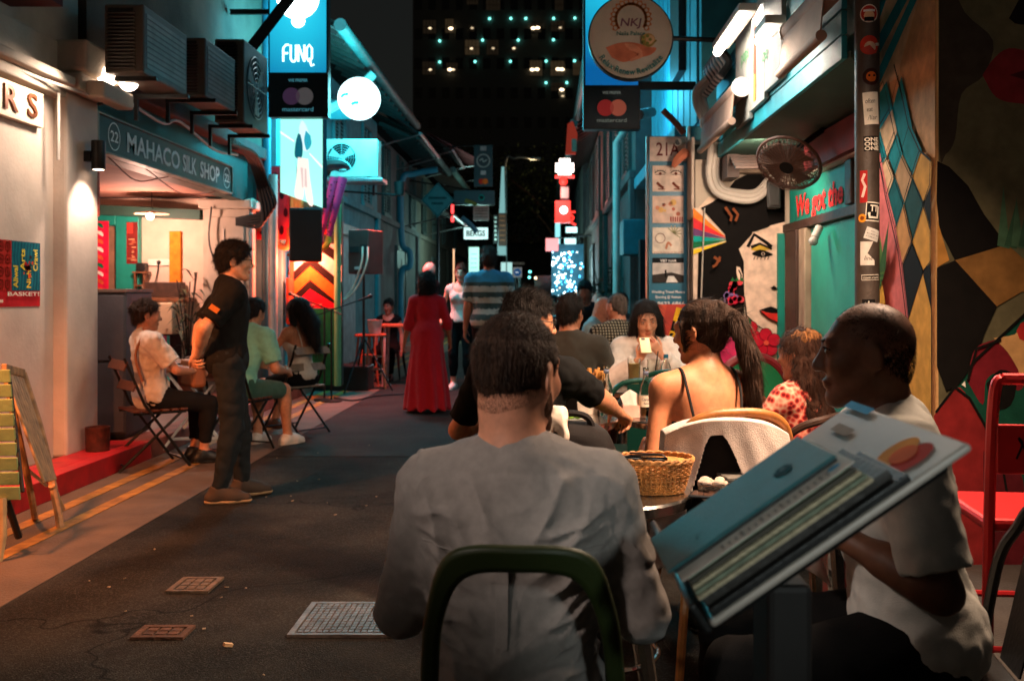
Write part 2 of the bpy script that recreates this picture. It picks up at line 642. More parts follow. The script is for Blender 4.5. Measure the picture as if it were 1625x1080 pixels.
def np_mesh(name, P, Q, mats, parent=None, mi=None, extra=None, smooth=True):
 """P: verts, Q: quads, extra: (verts, tris) appended"""
 me = bpy.data.meshes.new(name)
 nv, nq = len(P), len(Q)
 loops = Q.reshape(-1)
 starts = np.arange(nq) * 4
 tot = np.full(nq, 4)
 if extra is not None and len(extra[0]):
  ev, et = extra
  loops = np.concatenate([loops, (et + nv).reshape(-1)])
  starts = np.concatenate([starts, nq * 4 + np.arange(len(et)) * 3])
  tot = np.concatenate([tot, np.full(len(et), 3)])
  P = np.concatenate([P, ev])
 me.vertices.add(len(P))
 me.vertices.foreach_set('co', P.astype(np.float32).reshape(-1))
 me.loops.add(len(loops))
 me.loops.foreach_set('vertex_index', loops.astype(np.int32))
 me.polygons.add(len(starts))
 me.polygons.foreach_set('loop_start', starts.astype(np.int32))
 me.polygons.foreach_set('use_smooth', np.full(len(starts), smooth))
 for m in (mats if isinstance(mats, (list, tuple)) else [mats]): me.materials.append(m)
 if mi is not None:
  full = np.zeros(len(starts), np.int32)
  full[:len(mi)] = mi
  if extra is not None: full[len(mi):] = 0
  me.polygons.foreach_set('material_index', full)
 me.update(calc_edges=True)
 me.validate()
 o = link_mesh(name, me, parent)
 if parent is not None: reg(parent, o)
 return o
def rotm(yaw=0, pitch=0, roll=0):
 """yaw about z (left positive), pitch forward positive, roll to the right positive; degrees"""
 Mx = Matrix.Rotation(R(-pitch), 3, 'X'); My = Matrix.Rotation(R(roll), 3, 'Y'); Mz = Matrix.Rotation(R(yaw), 3, 'Z')
 return np.array(Mz @ Mx @ My)
def ik(a, t, l1, l2, hint):
 a, t, hint = (np.array(q, float) for q in (a, t, hint))
 v = t - a
 d = np.linalg.norm(v)
 L = (l1 + l2) * 0.999
 if d > L: t = a + v * (L / d); v = t - a; d = L
 u = v / d
 x = (l1 * l1 - l2 * l2 + d * d) / (2 * d)
 h = math.sqrt(max(0, l1 * l1 - x * x))
 w = hint - u * (hint @ u)
 w /= np.linalg.norm(w) + 1e-9
 return a + u * x + w * h, t
def nrm(v):
 v = np.array(v, float)
 return v / (np.linalg.norm(v) + 1e-9)
def hand_prims(S, wrist, d, palm, side, curl=0.5, sc=1.0, k=0.008, spread=0.12):
 """d: direction of the hand, palm: normal out of the palm, side=+1 for a hand whose thumb lies towards palm x d"""
 d = nrm(d); palm = nrm(np.array(palm) - d * (np.array(palm) @ d)); th = np.cross(palm, d) * side
 W = np.array(wrist)
 pl = 0.088 * sc
 for q in (-0.028, -0.009, 0.010, 0.028):
  S.cone(W + th * q * 0.6 * sc + d * 0.01, W + d * pl + th * q * sc, 0.014 * sc, 0.0125 * sc, 0.012)
 base = [0.030, 0.010, -0.010, -0.029]
 ln = [0.9, 1.0, 0.94, 0.76]
 for i in range(4):
  p = W + d * (pl - (0.006 if i in (0, 2) else 0.0 if i == 1 else 0.014)) + th * base[i] * sc
  ang = 0.0
  dd = nrm(d + th * (0.5 - i / 3) * spread)
  for j, L in enumerate((0.044, 0.027, 0.022)):
   ang += curl * (0.75, 1.0, 0.7)[j] * (1 + 0.12 * (i - 1))
   v = dd * math.cos(ang) + palm * math.sin(ang)
   q = p + v * L * ln[i] * sc
   r0, r1 = (0.0092, 0.0085, 0.0078)[j] * sc, (0.0085, 0.0078, 0.0064)[j] * sc
   S.cone(p, q, r0, r1, k * 0.5)
   p = q
 p = W + th * 0.022 * sc + d * 0.02 * sc
 v = nrm(th * 0.75 + d * 0.6 + palm * 0.35)
 q = p + v * 0.045 * sc
 S.cone(p, q, 0.0145 * sc, 0.0105 * sc, k)
 v2 = nrm(th * 0.25 + d * 0.85 + palm * (0.3 + 0.3 * curl))
 q2 = q + v2 * 0.032 * sc
 S.cone(q, q2, 0.0105 * sc, 0.0092 * sc, k * 0.5)
 S.cone(q2, q2 + nrm(v2 + palm * 0.3) * 0.024 * sc, 0.0092 * sc, 0.0072 * sc, k * 0.5)
class Person:
 """A posed figure. Local frame: faces +Y, origin on the ground under the pelvis."""
 def __init__(s, name_label, loc, face=0, H=1.72, sex='m', seated=False, seat=0.46, lean=0, side=0, twist=0, build=1.0, head=(0, 0, 0), headfwd=0.0,
                 hands=None, elbows=None, feet=None, knees=None, vox=0.008, skin=(190, 135, 105), pz=None, hscale=1.0, neckw=1.0, shz=.445, curl=(0.5, 0.5), palms=None, group=None, handdir=None, neck=0.0, lips=None, sh=1.0):
  s.t = thing('person', name_label, 'person', loc, R(face), group)
  k = H / 1.72
  s.k, s.sex, s.bw, s.vox = k, sex, build, vox
  s.hs = 1.0 * (0.96 if sex == 'f' else 1.0) * hscale
  s.P = np.array((0, 0, pz if pz is not None else (seat + 0.095 if seated else 0.955 * k)))
  s.Rt = rotm(twist, lean, side)
  s.shw = (0.168 if sex == 'f' else 0.192) * k * sh
  T = s.T
  s.neckb = T(0, -0.012, 0.50)
  s.Rh = s.Rt * 0 + rotm(twist, 0, 0) @ rotm(*head)
  Rn = rotm(twist, lean * 0.6 + head[1] * 0.35, side * 0.6)
  s.hc = s.neckb + Rn @ (np.array((0, 0.022 + headfwd, 0.158 + neck)) * k)
  s.sh = [T(-s.shw / k, 0, shz), T(s.shw / k, 0, shz)]; s.shz = shz
  s.hip = [s.P + rotm(twist * 0.3) @ np.array((q * 0.088 * k, 0, -0.03 * k)) for q in (-1, 1)]
  ul, fl, tl, sl = 0.29 * k, 0.255 * k, 0.43 * k, 0.415 * k
  hands = hands or [None, None]
  s.el, s.wr = [], []
  for i in range(2):
   sg = -1 if i == 0 else 1
   tgt = hands[i]
   if tgt is None: tgt = s.sh[i] + np.array((sg * 0.06, 0.05, -0.53 * k))
   hint = (elbows or [None, None])[i]
   if hint is None: hint = (sg * 0.5, -1, -0.5)
   e, w = ik(s.sh[i], tgt, ul, fl, hint)
   s.el.append(e); s.wr.append(w)
  feet = feet or [None, None]
  s.kn, s.an = [], []
  for i in range(2):
   sg = -1 if i == 0 else 1
   tgt = feet[i]
   if tgt is None: tgt = (sg * 0.10, 0.36 if seated else 0.0, 0.085)
   hint = (knees or [None, None])[i]
   if hint is None: hint = (sg * 0.15, 1, 0.3)
   e, a = ik(s.hip[i], tgt, tl, sl, hint)
   s.kn.append(e); s.an.append(a)
  s.curl = curl
  s.nw = neckw
  s.palms = palms or [None, None]
  s.handdir = handdir or [None, None]
  s.skin = skin
  s.lips = lips
  s.seated = seated
  allp = np.array([s.hc + 0.16, s.hc - 0.16, *s.el, *s.wr, *s.kn, *s.an, s.P, *s.sh])
  s.lo = allp.min(0) - 0.16; s.hi = allp.max(0) + 0.16
  s.lo[2] = min(s.lo[2], -0.02)
 def T(s, x, y, z):
  return s.P + s.Rt @ (np.array((x, y, z)) * s.k)
 def h(s, x, y, z):
  return s.hc + s.Rh @ (np.array((x, y, z)) * s.hs)
 def torso(s, S, e=0.0, bust=True):
  b = s.bw; k = s.k; f = s.sex == 'f'
  M = s.Rt
  g = e + (0.010 if e > 0 else 0)
  S.ell(s.T(0, -0.01, 0.0), np.array(((0.168 if f else 0.16) * b * k + g, 0.118 * b * k + g, 0.12 * k + g)), 0.05, M)
  S.ell(s.T(0, 0.0 + 0.02 * (b - 1), 0.17), np.array(((0.122 if f else 0.138) * b * k + e, 0.098 * b * k + e, 0.17 * k + e)), 0.06, M)
  S.ell(s.T(0, 0.0, 0.335), np.array(((0.142 if f else 0.165) * (b * .5 + .5) * k + e, 0.108 * b * k + e, 0.165 * k + e)), 0.06, M)
  for q in (-1, 1):
   w = s.shw / k
   S.cone(s.T(q * 0.05, -0.01, 0.43), s.T(q * (w - 0.012), -0.004, s.shz - .008), 0.07 * k + e, 0.054 * k + e, 0.06)
   S.cone(s.T(q * 0.015, -0.022, 0.50), s.T(q * (w - 0.05), -0.012, s.shz + .017), 0.045 * k + e, 0.04 * k + e, 0.05)
   if f and bust: S.ell(s.T(q * 0.07, 0.085, 0.325), np.array((0.058, 0.055, 0.058)) * k + e, 0.04, M)
 def legs(s, S, e=0.0, end=2.0, cut=None, w=1.0):
  for i in range(2):
   a, m, b = s.hip[i], s.kn[i], s.an[i]
   r0, r1, r2 = 0.088 * s.bw * s.k * w, 0.056 * s.k * w, 0.037 * s.k * w
   if end <= 1:
    S.cone(a, a + (m - a) * end, r0 + e, r0 + (r1 - r0) * end + e, 0.05, cap=True)
   else:
    S.cone(a, m, r0 + e, r1 + e, 0.05)
    tt = min(1.0, end - 1)
    S.cone(m, m + (b - m) * tt, r1 + e, r1 + (r2 - r1) * tt + e, 0.03, cap=end < 2)
    if end > 1.5:
     c = m + (b - m) * 0.3 + nrm(np.cross(b - m, np.cross(nrm(m - a), b - m)) + 1e-6) * -0.0
     S.ell(c, (0.052 * s.k + e, 0.055 * s.k + e, 0.1 * s.k), 0.04)
 def arms(s, S, e=0.0, end=2.0, w=1.0, which=(0, 1)):
  for i in which:
   a, m, b = s.sh[i], s.el[i], s.wr[i]
   q = (0.86 if s.sex == 'f' else 1.0) * w * (0.6 + 0.4 * s.bw)
   r0, r1, r2 = 0.046 * s.k * q, 0.039 * s.k * q, 0.026 * s.k * q
   if end <= 1:
    S.cone(a, a + (m - a) * end, r0 + e, r0 + (r1 - r0) * end + e * 1.25, 0.04, cap=True)
   else:
    S.cone(a, m, r0 + e, r1 + e, 0.04)
    tt = min(1.0, end - 1)
    S.cone(m, m + (b - m) * tt, r1 + e, r1 + (r2 - r1) * tt + e, 0.025, cap=end < 2.01 and e > 0)
    if e == 0: S.cone(m + (b - m) * .15, m + (b - m) * .5, r1 * 1.02, r1 * .88, 0.03)
 def headsdf(s, S):
  hs = s.hs
  h, M = s.h, s.Rh
  E = lambda c, r, k, op='add': S.ell(h(*c), np.array(r) * hs, k, M, op)
  C = lambda a, b, ra, rb, k, op='add': S.cone(h(*a), h(*b), ra * hs, rb * hs, k, op)
  nr = (0.056 if s.sex == 'm' else 0.047) * s.nw
  S.cone(s.T(0, -0.015, 0.44), h(0, -0.03, -0.06), (nr + 0.006) * s.k * (0.7 + 0.3 * s.bw), nr * hs * (0.7 + 0.3 * s.bw), 0.035)
  E((0, -0.014, 0.026), (0.075, 0.096, 0.090), 0.03)
  E((0, 0.026, -0.02), (0.057, 0.066, 0.088), 0.03)
  f = s.sex == 'f'
  for q in (-1, 1):
   C((q * 0.045, 0.0, -0.05), (q * 0.015, 0.064, -0.098), 0.021 if f else 0.026, 0.016 if f else 0.021, 0.025)
   E((q * 0.037, 0.062, -0.022), (0.024, 0.024, 0.022), 0.025)
  E((0, 0.072, -0.1), (0.02, 0.019, 0.017), 0.02)
  C((-0.036, 0.080, 0.030), (0.036, 0.080, 0.030), 0.012, 0.012, 0.02)
  for q in (-1, 1):
   E((q * 0.032, 0.100, 0.010), (0.019, 0.016, 0.012), 0.014, 'sub')
   E((q * 0.032, 0.0815, 0.010), (0.0155, 0.0115, 0.0125), 0.004)
  C((0, 0.088, 0.018), (0, 0.110, -0.024), 0.008, 0.0125, 0.012)
  E((0, 0.108, -0.028), (0.012, 0.012, 0.010), 0.008)
  for q in (-1, 1): E((q * 0.0125, 0.097, -0.031), (0.009, 0.011, 0.008), 0.006)
  E((0, 0.090, -0.0585), (0.024, 0.0095, 0.0062), 0.006)
  E((0, 0.089, -0.0705), (0.020, 0.0095, 0.0075), 0.006)
  for q in (-1, 1):
   c = h(q * 0.078, -0.012, -0.004)
   Me = M @ rotm(q * 22, 12, 0)
   S.ell(c, np.array((0.009, 0.023, 0.034)) * hs, 0.008, Me)
   S.ell(c + Me @ (np.array((q * 0.010, 0.003, 0.003)) * hs), np.array((0.006, 0.013, 0.021)) * hs, 0.005, Me, 'sub')
 def body(s, legs=True, hands=True):
  S = SDF(s.lo, s.hi, s.vox)
  s.torso(S)
  if legs: s.legs(S)
  for i in range(2):
   if legs:
    fy = nrm(s.an[i] - s.kn[i])
    fw = s.footdir(i)
    S.cone(s.an[i], s.an[i] + fw * 0.13 - np.array((0, 0, 0.05)), 0.036, 0.028, 0.03)
  s.arms(S)
  if hands:
   for i in range(2):
    d = s.handdir[i] if s.handdir[i] is not None else s.wr[i] - s.el[i]
    sg = -1 if i == 0 else 1
    pal = s.palms[i] if s.palms[i] is not None else (-sg * 0.9, 0, -0.3)
    hand_prims(S, s.wr[i], d, pal, -sg, s.curl[i], (0.92 if s.sex == 'f' else 1.02) * s.k)
  s.headsdf(S)
  P, Q = S.mesh(1)
  skin = mat('skin_%d_%d_%d' % s.skin, lin(s.skin), 0.5, var=0.10, scale=40, bump=0.10, bscale=350, sss=0.12, spec=0.45)
  mats = [skin]
  mi = np.zeros(len(Q), np.int32)
  cen = P[Q].mean(1)
  loc = ((cen - s.hc) @ s.Rh) / s.hs
  if s.lips is not False:
   lc = s.lips or tuple(int(a * b) for a, b in zip(s.skin, (0.88, 0.70, 0.66)))
   mats.append(mat('lips_%d_%d_%d' % tuple(lc), lin(lc), 0.4, var=0.05, bump=0))
   m = ((loc[:, 0] / 0.023) ** 2 + ((loc[:, 2] + 0.0645) / 0.0105) ** 2 < 1) & (loc[:, 1] > 0.08)
   mi[m] = 1
  s.bodyo = np_mesh('body', P, Q, mats, s.t, mi)
  return s
 def footdir(s, i):
  v = np.array(s.kn[i]) - s.hip[i]
  v[2] = 0
  if np.linalg.norm(v) < 0.12: v = np.array((0.12 * (-1 if i == 0 else 1), 1, 0))
  return nrm(v)
 def eyes(s, iris=(40, 25, 18), brow=None, lash=True):
  w = mat('eye_white', (0.75, 0.72, 0.68), 0.25, var=0, bump=0)
  ir = mat('iris_%d' % iris[0], lin(iris), 0.15, var=0, bump=0)
  for q in (-1, 1):
   mb = MB()
   c = s.h(q * 0.032, 0.0800, 0.0095)
   mb.ball(c, 0.0128 * s.hs, 14, 10, (1, 1, 0.62))
   mb.m = 1
   cc = s.h(q * 0.032, 0.0868, 0.0090)
   mb.ball(cc, 0.0066 * s.hs, 12, 8)
   mb.build('eye', [w, ir], s.t, smooth=True)
   if brow is not None:
    b = MB()
    pts = [s.h(q * x, y, z) for x, y, z in ((0.014, 0.0935, 0.030), (0.026, 0.0925, 0.0345), (0.038, 0.084, 0.0345), (0.048, 0.072, 0.028))]
    b.tube(bez(pts, 4), [0.0022 + 0.0022 * math.sin(PI * min(1, k / 12 + .15)) for k in range(13)], 6)
    b.build('eyebrow', brow, s.t, smooth=True)
    if lash:
     b = MB()
     pts = [s.h(q * x, y, z) for x, y, z in ((0.018, 0.0885, 0.0125), (0.026, 0.0945, 0.0185), (0.036, 0.0925, 0.0185), (0.0465, 0.080, 0.0125))]
     b.tube(bez(pts, 4), 0.0017, 5)
     b.build('eyelash', brow, s.t, smooth=True)
  return s
 def garment(s, name, m, fn, amp=0.004, ns=0.055, folds=None, vox=None, label=None, smooth=1, mi_fn=None):
  S = SDF(s.lo - 0.03, s.hi + 0.03, vox or s.vox * 1.2)
  fn(S)
  if amp > 0:
   S.disp(lambda x, y, z: amp * (1 - 2 * np.abs(vnoise(x + 0.4 * z, y, z * 0.8 + 0.3 * x, ns))) * 0.7 + amp * 0.6 * vnoise(x, y, z, ns * 0.45))
  if folds is not None: S.disp(folds)
  P, Q = S.mesh(smooth)
  mi = None
  if mi_fn is not None: mi = mi_fn(P[Q].mean(1)).astype(np.int32)
  o = np_mesh(name, P, Q, m, s.t, mi)
  if label: o['label'] = label
  return o
 def shirt(s, m, e=0.014, sleeve=0.72, hem=-0.06, neck=0.062, amp=0.004, ns=0.055, scoop=0.0, name='shirt', folds=None, vox=None, sw=1.0, label=None, boat=1.0, mi_fn=None):
  def fn(S):
   s.torso(S, e)
   S.cutplane(s.T(0, 0, hem), -(s.Rt @ np.array((0, 0, 1.0))))
   if hem < -0.03 and s.seated:
    pass
   S.ell(s.T(0, 0.012 + scoop * 0.4, 0.525 - scoop * 0.3), np.array((neck * boat, neck + scoop * 0.3, 0.045 + scoop)) * s.k, 0.008, s.Rt, 'sub')
   if sleeve > 0:
    s.arms(S, e, sleeve, sw)
    S.ell(s.T(0, 0.012 + scoop * 0.4, 0.525 - scoop * 0.3), np.array((neck * boat, neck + scoop * 0.3, 0.045 + scoop)) * s.k, 0.008, s.Rt, 'sub')
  return s.garment(name, m, fn, amp, ns, folds, vox, label, mi_fn=mi_fn)
 def trousers(s, m, end=1.93, e=0.013, amp=0.005, name='trousers', waist=0.06, w=1.0):
  def fn(S):
   b, k = s.bw, s.k
   S.ell(s.T(0, -0.01, 0.0), np.array(((0.168 if s.sex == 'f' else 0.16) * b * k + e, 0.118 * b * k + e, 0.12 * k + e)), 0.05, s.Rt)
   S.ell(s.T(0, 0.0, 0.12), np.array((0.135 * b * k + e, 0.1 * b * k + e, 0.14 * k + e)), 0.05, s.Rt)
   S.cutplane(s.T(0, 0, waist), s.Rt @ np.array((0, 0, 1.0)))
   s.legs(S, e, end, w=w)
  return s.garment(name, m, fn, amp, 0.06, vox=s.vox * 1.9)
 def shoes(s, m, sole=None, low=False):
  for i in range(2):
   fw = s.footdir(i)
   a = s.an[i]
   S = SDF(a - 0.22, a + np.array((0.22, 0.22, 0.1)), min(s.vox, 0.008))
   z = np.array((0, 0, 1.0))
   base = a - z * 0.085
   S.cone(base - fw * 0.055 + z * 0.038, base + fw * 0.07 + z * 0.038, 0.038, 0.042, 0.02)
   S.cone(base + fw * 0.07 + z * 0.036, base + fw * 0.165 + z * 0.03, 0.042, 0.032, 0.02)
   S.cone(base - fw * 0.03 + z * 0.05, base - fw * 0.015 + z * (0.06 if low else 0.105), 0.042, 0.045, 0.03, cap=True)
   S.cone(base + z * 0.075, base + fw * 0.10 + z * 0.048, 0.045, 0.041, 0.03)
   S.cutplane(base + z * 0.012, -z)
   P, Q = S.mesh(1)
   o = np_mesh('shoe', P, Q, m, s.t)
   S = SDF(a - 0.24, a + np.array((0.24, 0.24, 0.05)), min(s.vox, 0.008))
   S.cone(base - fw * 0.057 + z * 0.03, base + fw * 0.07 + z * 0.03, 0.041, 0.046, 0.02)
   S.cone(base + fw * 0.07 + z * 0.03, base + fw * 0.168 + z * 0.03, 0.046, 0.036, 0.02)
   S.cutplane(base + z * 0.024, z)
   S.cutplane(base + z * 0.001, -z)
   P, Q = S.mesh(0)
   if len(P): np_mesh('sole', P, Q, sole or m, o)
 def hair(s, m, style='short', thick=0.014, n=1500, ln=0.03, vox=None, rough=0.006, fn=None, width=0.0009, extra=None, seed=1, stand=0.35, hairline=0.062, slope=0.9, nape=None, cap=True, lw=0.0):
  """scalp cap with a hairline, plus longer masses from extra(S), plus loose strands"""
  v = vox or min(s.vox, 0.006)
  hs = s.hs
  ex = 0.16 + (0.5 if extra else 0)
  lo, hi = s.hc - np.array((0.2, 0.2, ex if extra else 0.2)), s.hc + 0.2
  if extra: lo = lo - np.array((0.14, 0.14, 0)); hi = hi + np.array((0.14, 0.14, 0))
  S = SDF(lo, hi, v)
  S.ell(s.h(0, -0.014 - thick * 0.2, 0.026 + thick * 0.35), np.array((0.075 + thick * 0.8, 0.096 + thick, 0.090 + thick)) * hs, 0.0, s.Rh)
  S.ell(s.h(0, -0.04, -0.02), np.array((0.060 + thick * 0.5 - lw, 0.066 + thick * 0.5 - lw, 0.08)) * hs, 0.02, s.Rh)
  nvec = s.Rh @ nrm((0, slope, -1.0))
  S.cutplane(s.h(0, 0.078, hairline), nvec)
  if style == 'short':
   for q in (-1, 1): S.ell(s.h(q * .088, -.006, -.008), np.array((.03, .026, .038)) * hs, .006, s.Rh, 'sub')
  if nape is not None: S.cutplane(s.h(0, 0, nape), s.Rh @ np.array((0, 0, -1.0)))
  if extra: extra(S)
  S.disp(lambda x, y, z: rough * vnoise(x, y, z, 0.022) + rough * 0.6 * vnoise(x, y, z, 0.009))
  P, Q = S.mesh(1)
  ext = None
  if n > 0 and len(Q):
   g = np.random.default_rng(seed)
   fi = g.integers(0, len(Q), n)
   w = g.dirichlet((1, 1, 1, 1), n)
   pts = (P[Q[fi]] * w[:, :, None]).sum(1)
   nn = np.cross(P[Q[fi, 2]] - P[Q[fi, 0]], P[Q[fi, 3]] - P[Q[fi, 1]])
   nn /= np.linalg.norm(nn, axis=1)[:, None] + 1e-9
   l3 = (pts - s.hc) @ s.Rh
   flow = np.zeros_like(pts)
   if style == 'short':
    flow = np.stack([l3[:, 0] * 4, np.where(l3[:, 2] > 0.04, 0.6, -0.3), np.where(l3[:, 2] > 0.07, 0.3, -0.8)], 1) @ s.Rh.T
   elif style == 'pony':
    far = np.linalg.norm(l3, axis=1)[:, None] > .15
    tgt = (np.array((0.0, -.15, .05)) - l3)
    flow = np.where(far, np.array((.1, 0, -1.0)), tgt / (np.linalg.norm(tgt, axis=1)[:, None] + 1e-6)) @ s.Rh.T
   else:
    flow = np.stack([l3[:, 0] * 2, -0.15 + 0 * l3[:, 0], -1.0 + 0 * l3[:, 0]], 1)
   flow = flow + g.normal(0, 0.28 if style != 'pony' else .12, pts.shape)
   tang = flow - nn * (flow * nn).sum(1)[:, None]
   tang /= np.linalg.norm(tang, axis=1)[:, None] + 1e-9
   d = tang + nn * (stand + g.random(n)[:, None] * stand)
   d /= np.linalg.norm(d, axis=1)[:, None]
   L = ln * (0.5 + g.random(n))[:, None]
   sd = np.cross(d, nn) ; sd /= np.linalg.norm(sd, axis=1)[:, None] + 1e-9
   w2 = width * (0.7 + 0.6 * g.random(n))[:, None]
   root = pts - nn * 0.003
   mid = root + d * L * 0.55
   tip = root + d * L + tang * L * 0.25 + (np.array((0, 0, -0.25)) * L if style != 'short' else 0)
   ev = np.concatenate([root - sd * w2, root + sd * w2, mid - sd * w2 * .8, mid + sd * w2 * .8, tip])
   a = np.arange(n)
   et = np.concatenate([np.stack([a, a + n, a + 3 * n], 1), np.stack([a, a + 3 * n, a + 2 * n], 1), np.stack([a + 2 * n, a + 3 * n, a + 4 * n], 1)])
   ext = (ev, et)
  if not cap: return s.strands(ext, m)
  return np_mesh('hair', P, Q, m, s.t, None, ext)
 def strands(s, ext, m):
  me = bpy.data.meshes.new('hair')
  me.from_pydata(ext[0].tolist(), [], ext[1].tolist())
  me.materials.append(m)
  o = link_mesh('hair', me, s.t); reg(s.t, o)
  return o
def hairmat(name, rgb, rough=0.6):
 m = mat(name, lin(rgb), rough, var=0.45, scale=55, bump=0.6, bscale=160, spec=0.22, stretch=(1, 1, 0.12))
 return m
# pixel to plane helpers (places measured off the photograph)
def onX(px, py, X):
 d = X * F / (px - VX)
 return d, CH + (VY - py) * d / F          # (Y, Z)
def onY(px, py, Y):
 return (px - VX) * Y / F, CH + (VY - py) * Y / F   # (X, Z)
# common materials
M = {}
M['plaster'] = mat('white_plaster', lin((215, 196, 180)), 0.85, var=0.09, scale=3, bump=0.12, bscale=30, dirt=0.4)
M['plaster2'] = mat('cream_plaster', lin((190, 175, 158)), 0.85, var=0.10, scale=4, bump=0.25, bscale=45, dirt=0.35)
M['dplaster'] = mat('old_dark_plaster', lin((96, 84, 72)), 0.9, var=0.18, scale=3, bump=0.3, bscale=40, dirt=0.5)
M['blue_wall'] = mat('pale_blue_plaster', lin((92, 150, 158)), 0.85, var=0.14, scale=4, bump=0.25, bscale=40, dirt=0.35)
M['grey_wall'] = mat('grey_plaster', lin((84, 88, 86)), 0.88, var=0.18, scale=3, bump=0.25, bscale=40, dirt=0.5)
M['teal'] = mat('teal_paint', lin((18, 140, 125)), 0.5, var=0.12, scale=5, bump=0.12, bscale=60, dirt=0.2)
M['dteal'] = mat('dark_teal_paint', lin((10, 54, 50)), 0.55, var=0.12, scale=5, bump=0.12, bscale=60, dirt=0.2)
M['dgreen'] = mat('dark_green_board', lin((38, 72, 62)), 0.6, var=0.12, scale=5, bump=0.15, bscale=60)
M['wood'] = mat('brown_wood', lin((110, 68, 42)), 0.55, var=0.3, scale=14, bump=0.2, bscale=70, stretch=(1, 1, 0.15))
M['dwood'] = mat('dark_wood', lin((58, 36, 26)), 0.55, var=0.3, scale=14, bump=0.2, bscale=70)
M['lwood'] = mat('weathered_wood', lin((176, 134, 92)), 0.6, var=0.28, scale=16, bump=0.25, bscale=80)
M['metal'] = mat('grey_metal', (0.45, 0.45, 0.45), 0.35, 1.0, var=0.12, scale=12, bump=0.05)
M['steel'] = mat('polished_steel', (0.62, 0.60, 0.57), 0.22, 1.0, var=0.08, scale=14, bump=0.06, bscale=30)
M['black_metal'] = mat('black_metal', lin((28, 27, 26)), 0.4, 0.3, var=0.2, bump=0.1)
M['black'] = mat('black_plastic', lin((22, 22, 22)), 0.45, var=0.2, bump=0.08)
M['pvc'] = mat('white_pipe', lin((196, 188, 178)), 0.5, var=0.08, scale=6, bump=0.1, dirt=0.3)
M['acw'] = mat('white_enamel', lin((176, 170, 158)), 0.45, var=0.08, scale=5, bump=0.06, dirt=0.35)
M['dark'] = mat('dark_void', lin((20, 19, 18)), 0.8, var=0.2)
M['rooftile'] = mat('clay_roof', lin((70, 44, 36)), 0.85, var=0.3, scale=20, bump=0.4, bscale=60)
M['red'] = mat('red_paint', lin((196, 24, 30)), 0.5, var=0.15, scale=8, bump=0.12, dirt=0.3)
M['glassdark'] = mat('dark_window_glass', lin((14, 20, 22)), 0.08, var=0.1, bump=0.02, spec=0.8)
M['cable'] = mat('cable_rubber', lin((30, 28, 27)), 0.6, var=0.1)
# ground
def asphalt():
 m = mat('asphalt', lin((55, 51, 46)), 0.85, var=0.3, scale=2.2, bump=1.0, bscale=150, dirt=0.35, spec=.12)
 nt = m.node_tree
 b = nt.nodes['Principled BSDF']
 tc = [n for n in nt.nodes if n.type == 'TEX_COORD'][0]
 vo = nt.nodes.new('ShaderNodeTexVoronoi'); vo.inputs['Scale'].default_value = 160
 nt.links.new(tc.outputs['Object'], vo.inputs['Vector'])
 sep = nt.nodes.new('ShaderNodeSeparateColor'); nt.links.new(vo.outputs['Color'], sep.inputs[0])
 rp = nt.nodes.new('ShaderNodeValToRGB'); rp.color_ramp.elements[0].position = 0.6; rp.color_ramp.elements[0].color = (0, 0, 0, 1); rp.color_ramp.elements[1].color = (0.5, 0.5, 0.5, 1)
 nt.links.new(sep.outputs[0], rp.inputs[0])
 src = b.inputs['Base Color'].links[0].from_socket
 mx = nt.nodes.new('ShaderNodeMix'); mx.data_type = 'RGBA'
 nt.links.new(rp.outputs[0], mx.inputs[0]); nt.links.new(src, mx.inputs[6]); mx.inputs[7].default_value = (0.11, 0.105, 0.10, 1)
 nz = nt.nodes.new('ShaderNodeTexNoise'); nz.inputs['Scale'].default_value = 3; nt.links.new(tc.outputs['Object'], nz.inputs['Vector'])
 ad = nt.nodes.new('ShaderNodeMix'); ad.data_type = 'RGBA'; ad.blend_type = 'ADD'; ad.inputs[0].default_value = .5
 nt.links.new(tc.outputs['Object'], ad.inputs[6]); nt.links.new(nz.outputs['Color'], ad.inputs[7])
 ve = nt.nodes.new('ShaderNodeTexVoronoi'); ve.feature = 'DISTANCE_TO_EDGE'; ve.inputs['Scale'].default_value = .55; nt.links.new(ad.outputs[2], ve.inputs['Vector'])
 rc = nt.nodes.new('ShaderNodeValToRGB'); rc.color_ramp.elements[0].position = 0; rc.color_ramp.elements[0].color = (.25, .25, .25, 1); rc.color_ramp.elements[1].position = .006; rc.color_ramp.elements[1].color = (1, 1, 1, 1)
 nt.links.new(ve.outputs['Distance'], rc.inputs[0])
 n3 = nt.nodes.new('ShaderNodeTexNoise'); n3.inputs['Scale'].default_value = .9; n3.inputs['Detail'].default_value = 6; nt.links.new(tc.outputs['Object'], n3.inputs['Vector'])
 rs = nt.nodes.new('ShaderNodeValToRGB'); rs.color_ramp.elements[0].position = .4; rs.color_ramp.elements[0].color = (.45, .43, .42, 1); rs.color_ramp.elements[1].position = .58; rs.color_ramp.elements[1].color = (1.15, 1.15, 1.12, 1)
 nt.links.new(n3.outputs['Fac'], rs.inputs[0])
 cur = mx.outputs[2]
 for o_ in (rc.outputs[0], rs.outputs[0]):
  mm_ = nt.nodes.new('ShaderNodeMix'); mm_.data_type = 'RGBA'; mm_.blend_type = 'MULTIPLY'; mm_.inputs[0].default_value = 1
  nt.links.new(cur, mm_.inputs[6]); nt.links.new(o_, mm_.inputs[7]); cur = mm_.outputs[2]
 nt.links.new(cur, b.inputs['Base Color'])
 return m
M['asphalt'] = asphalt()
M['concrete'] = mat('kerb_concrete', lin((98, 80, 66)), 0.85, var=0.15, scale=4, bump=0.35, bscale=70, dirt=0.4)
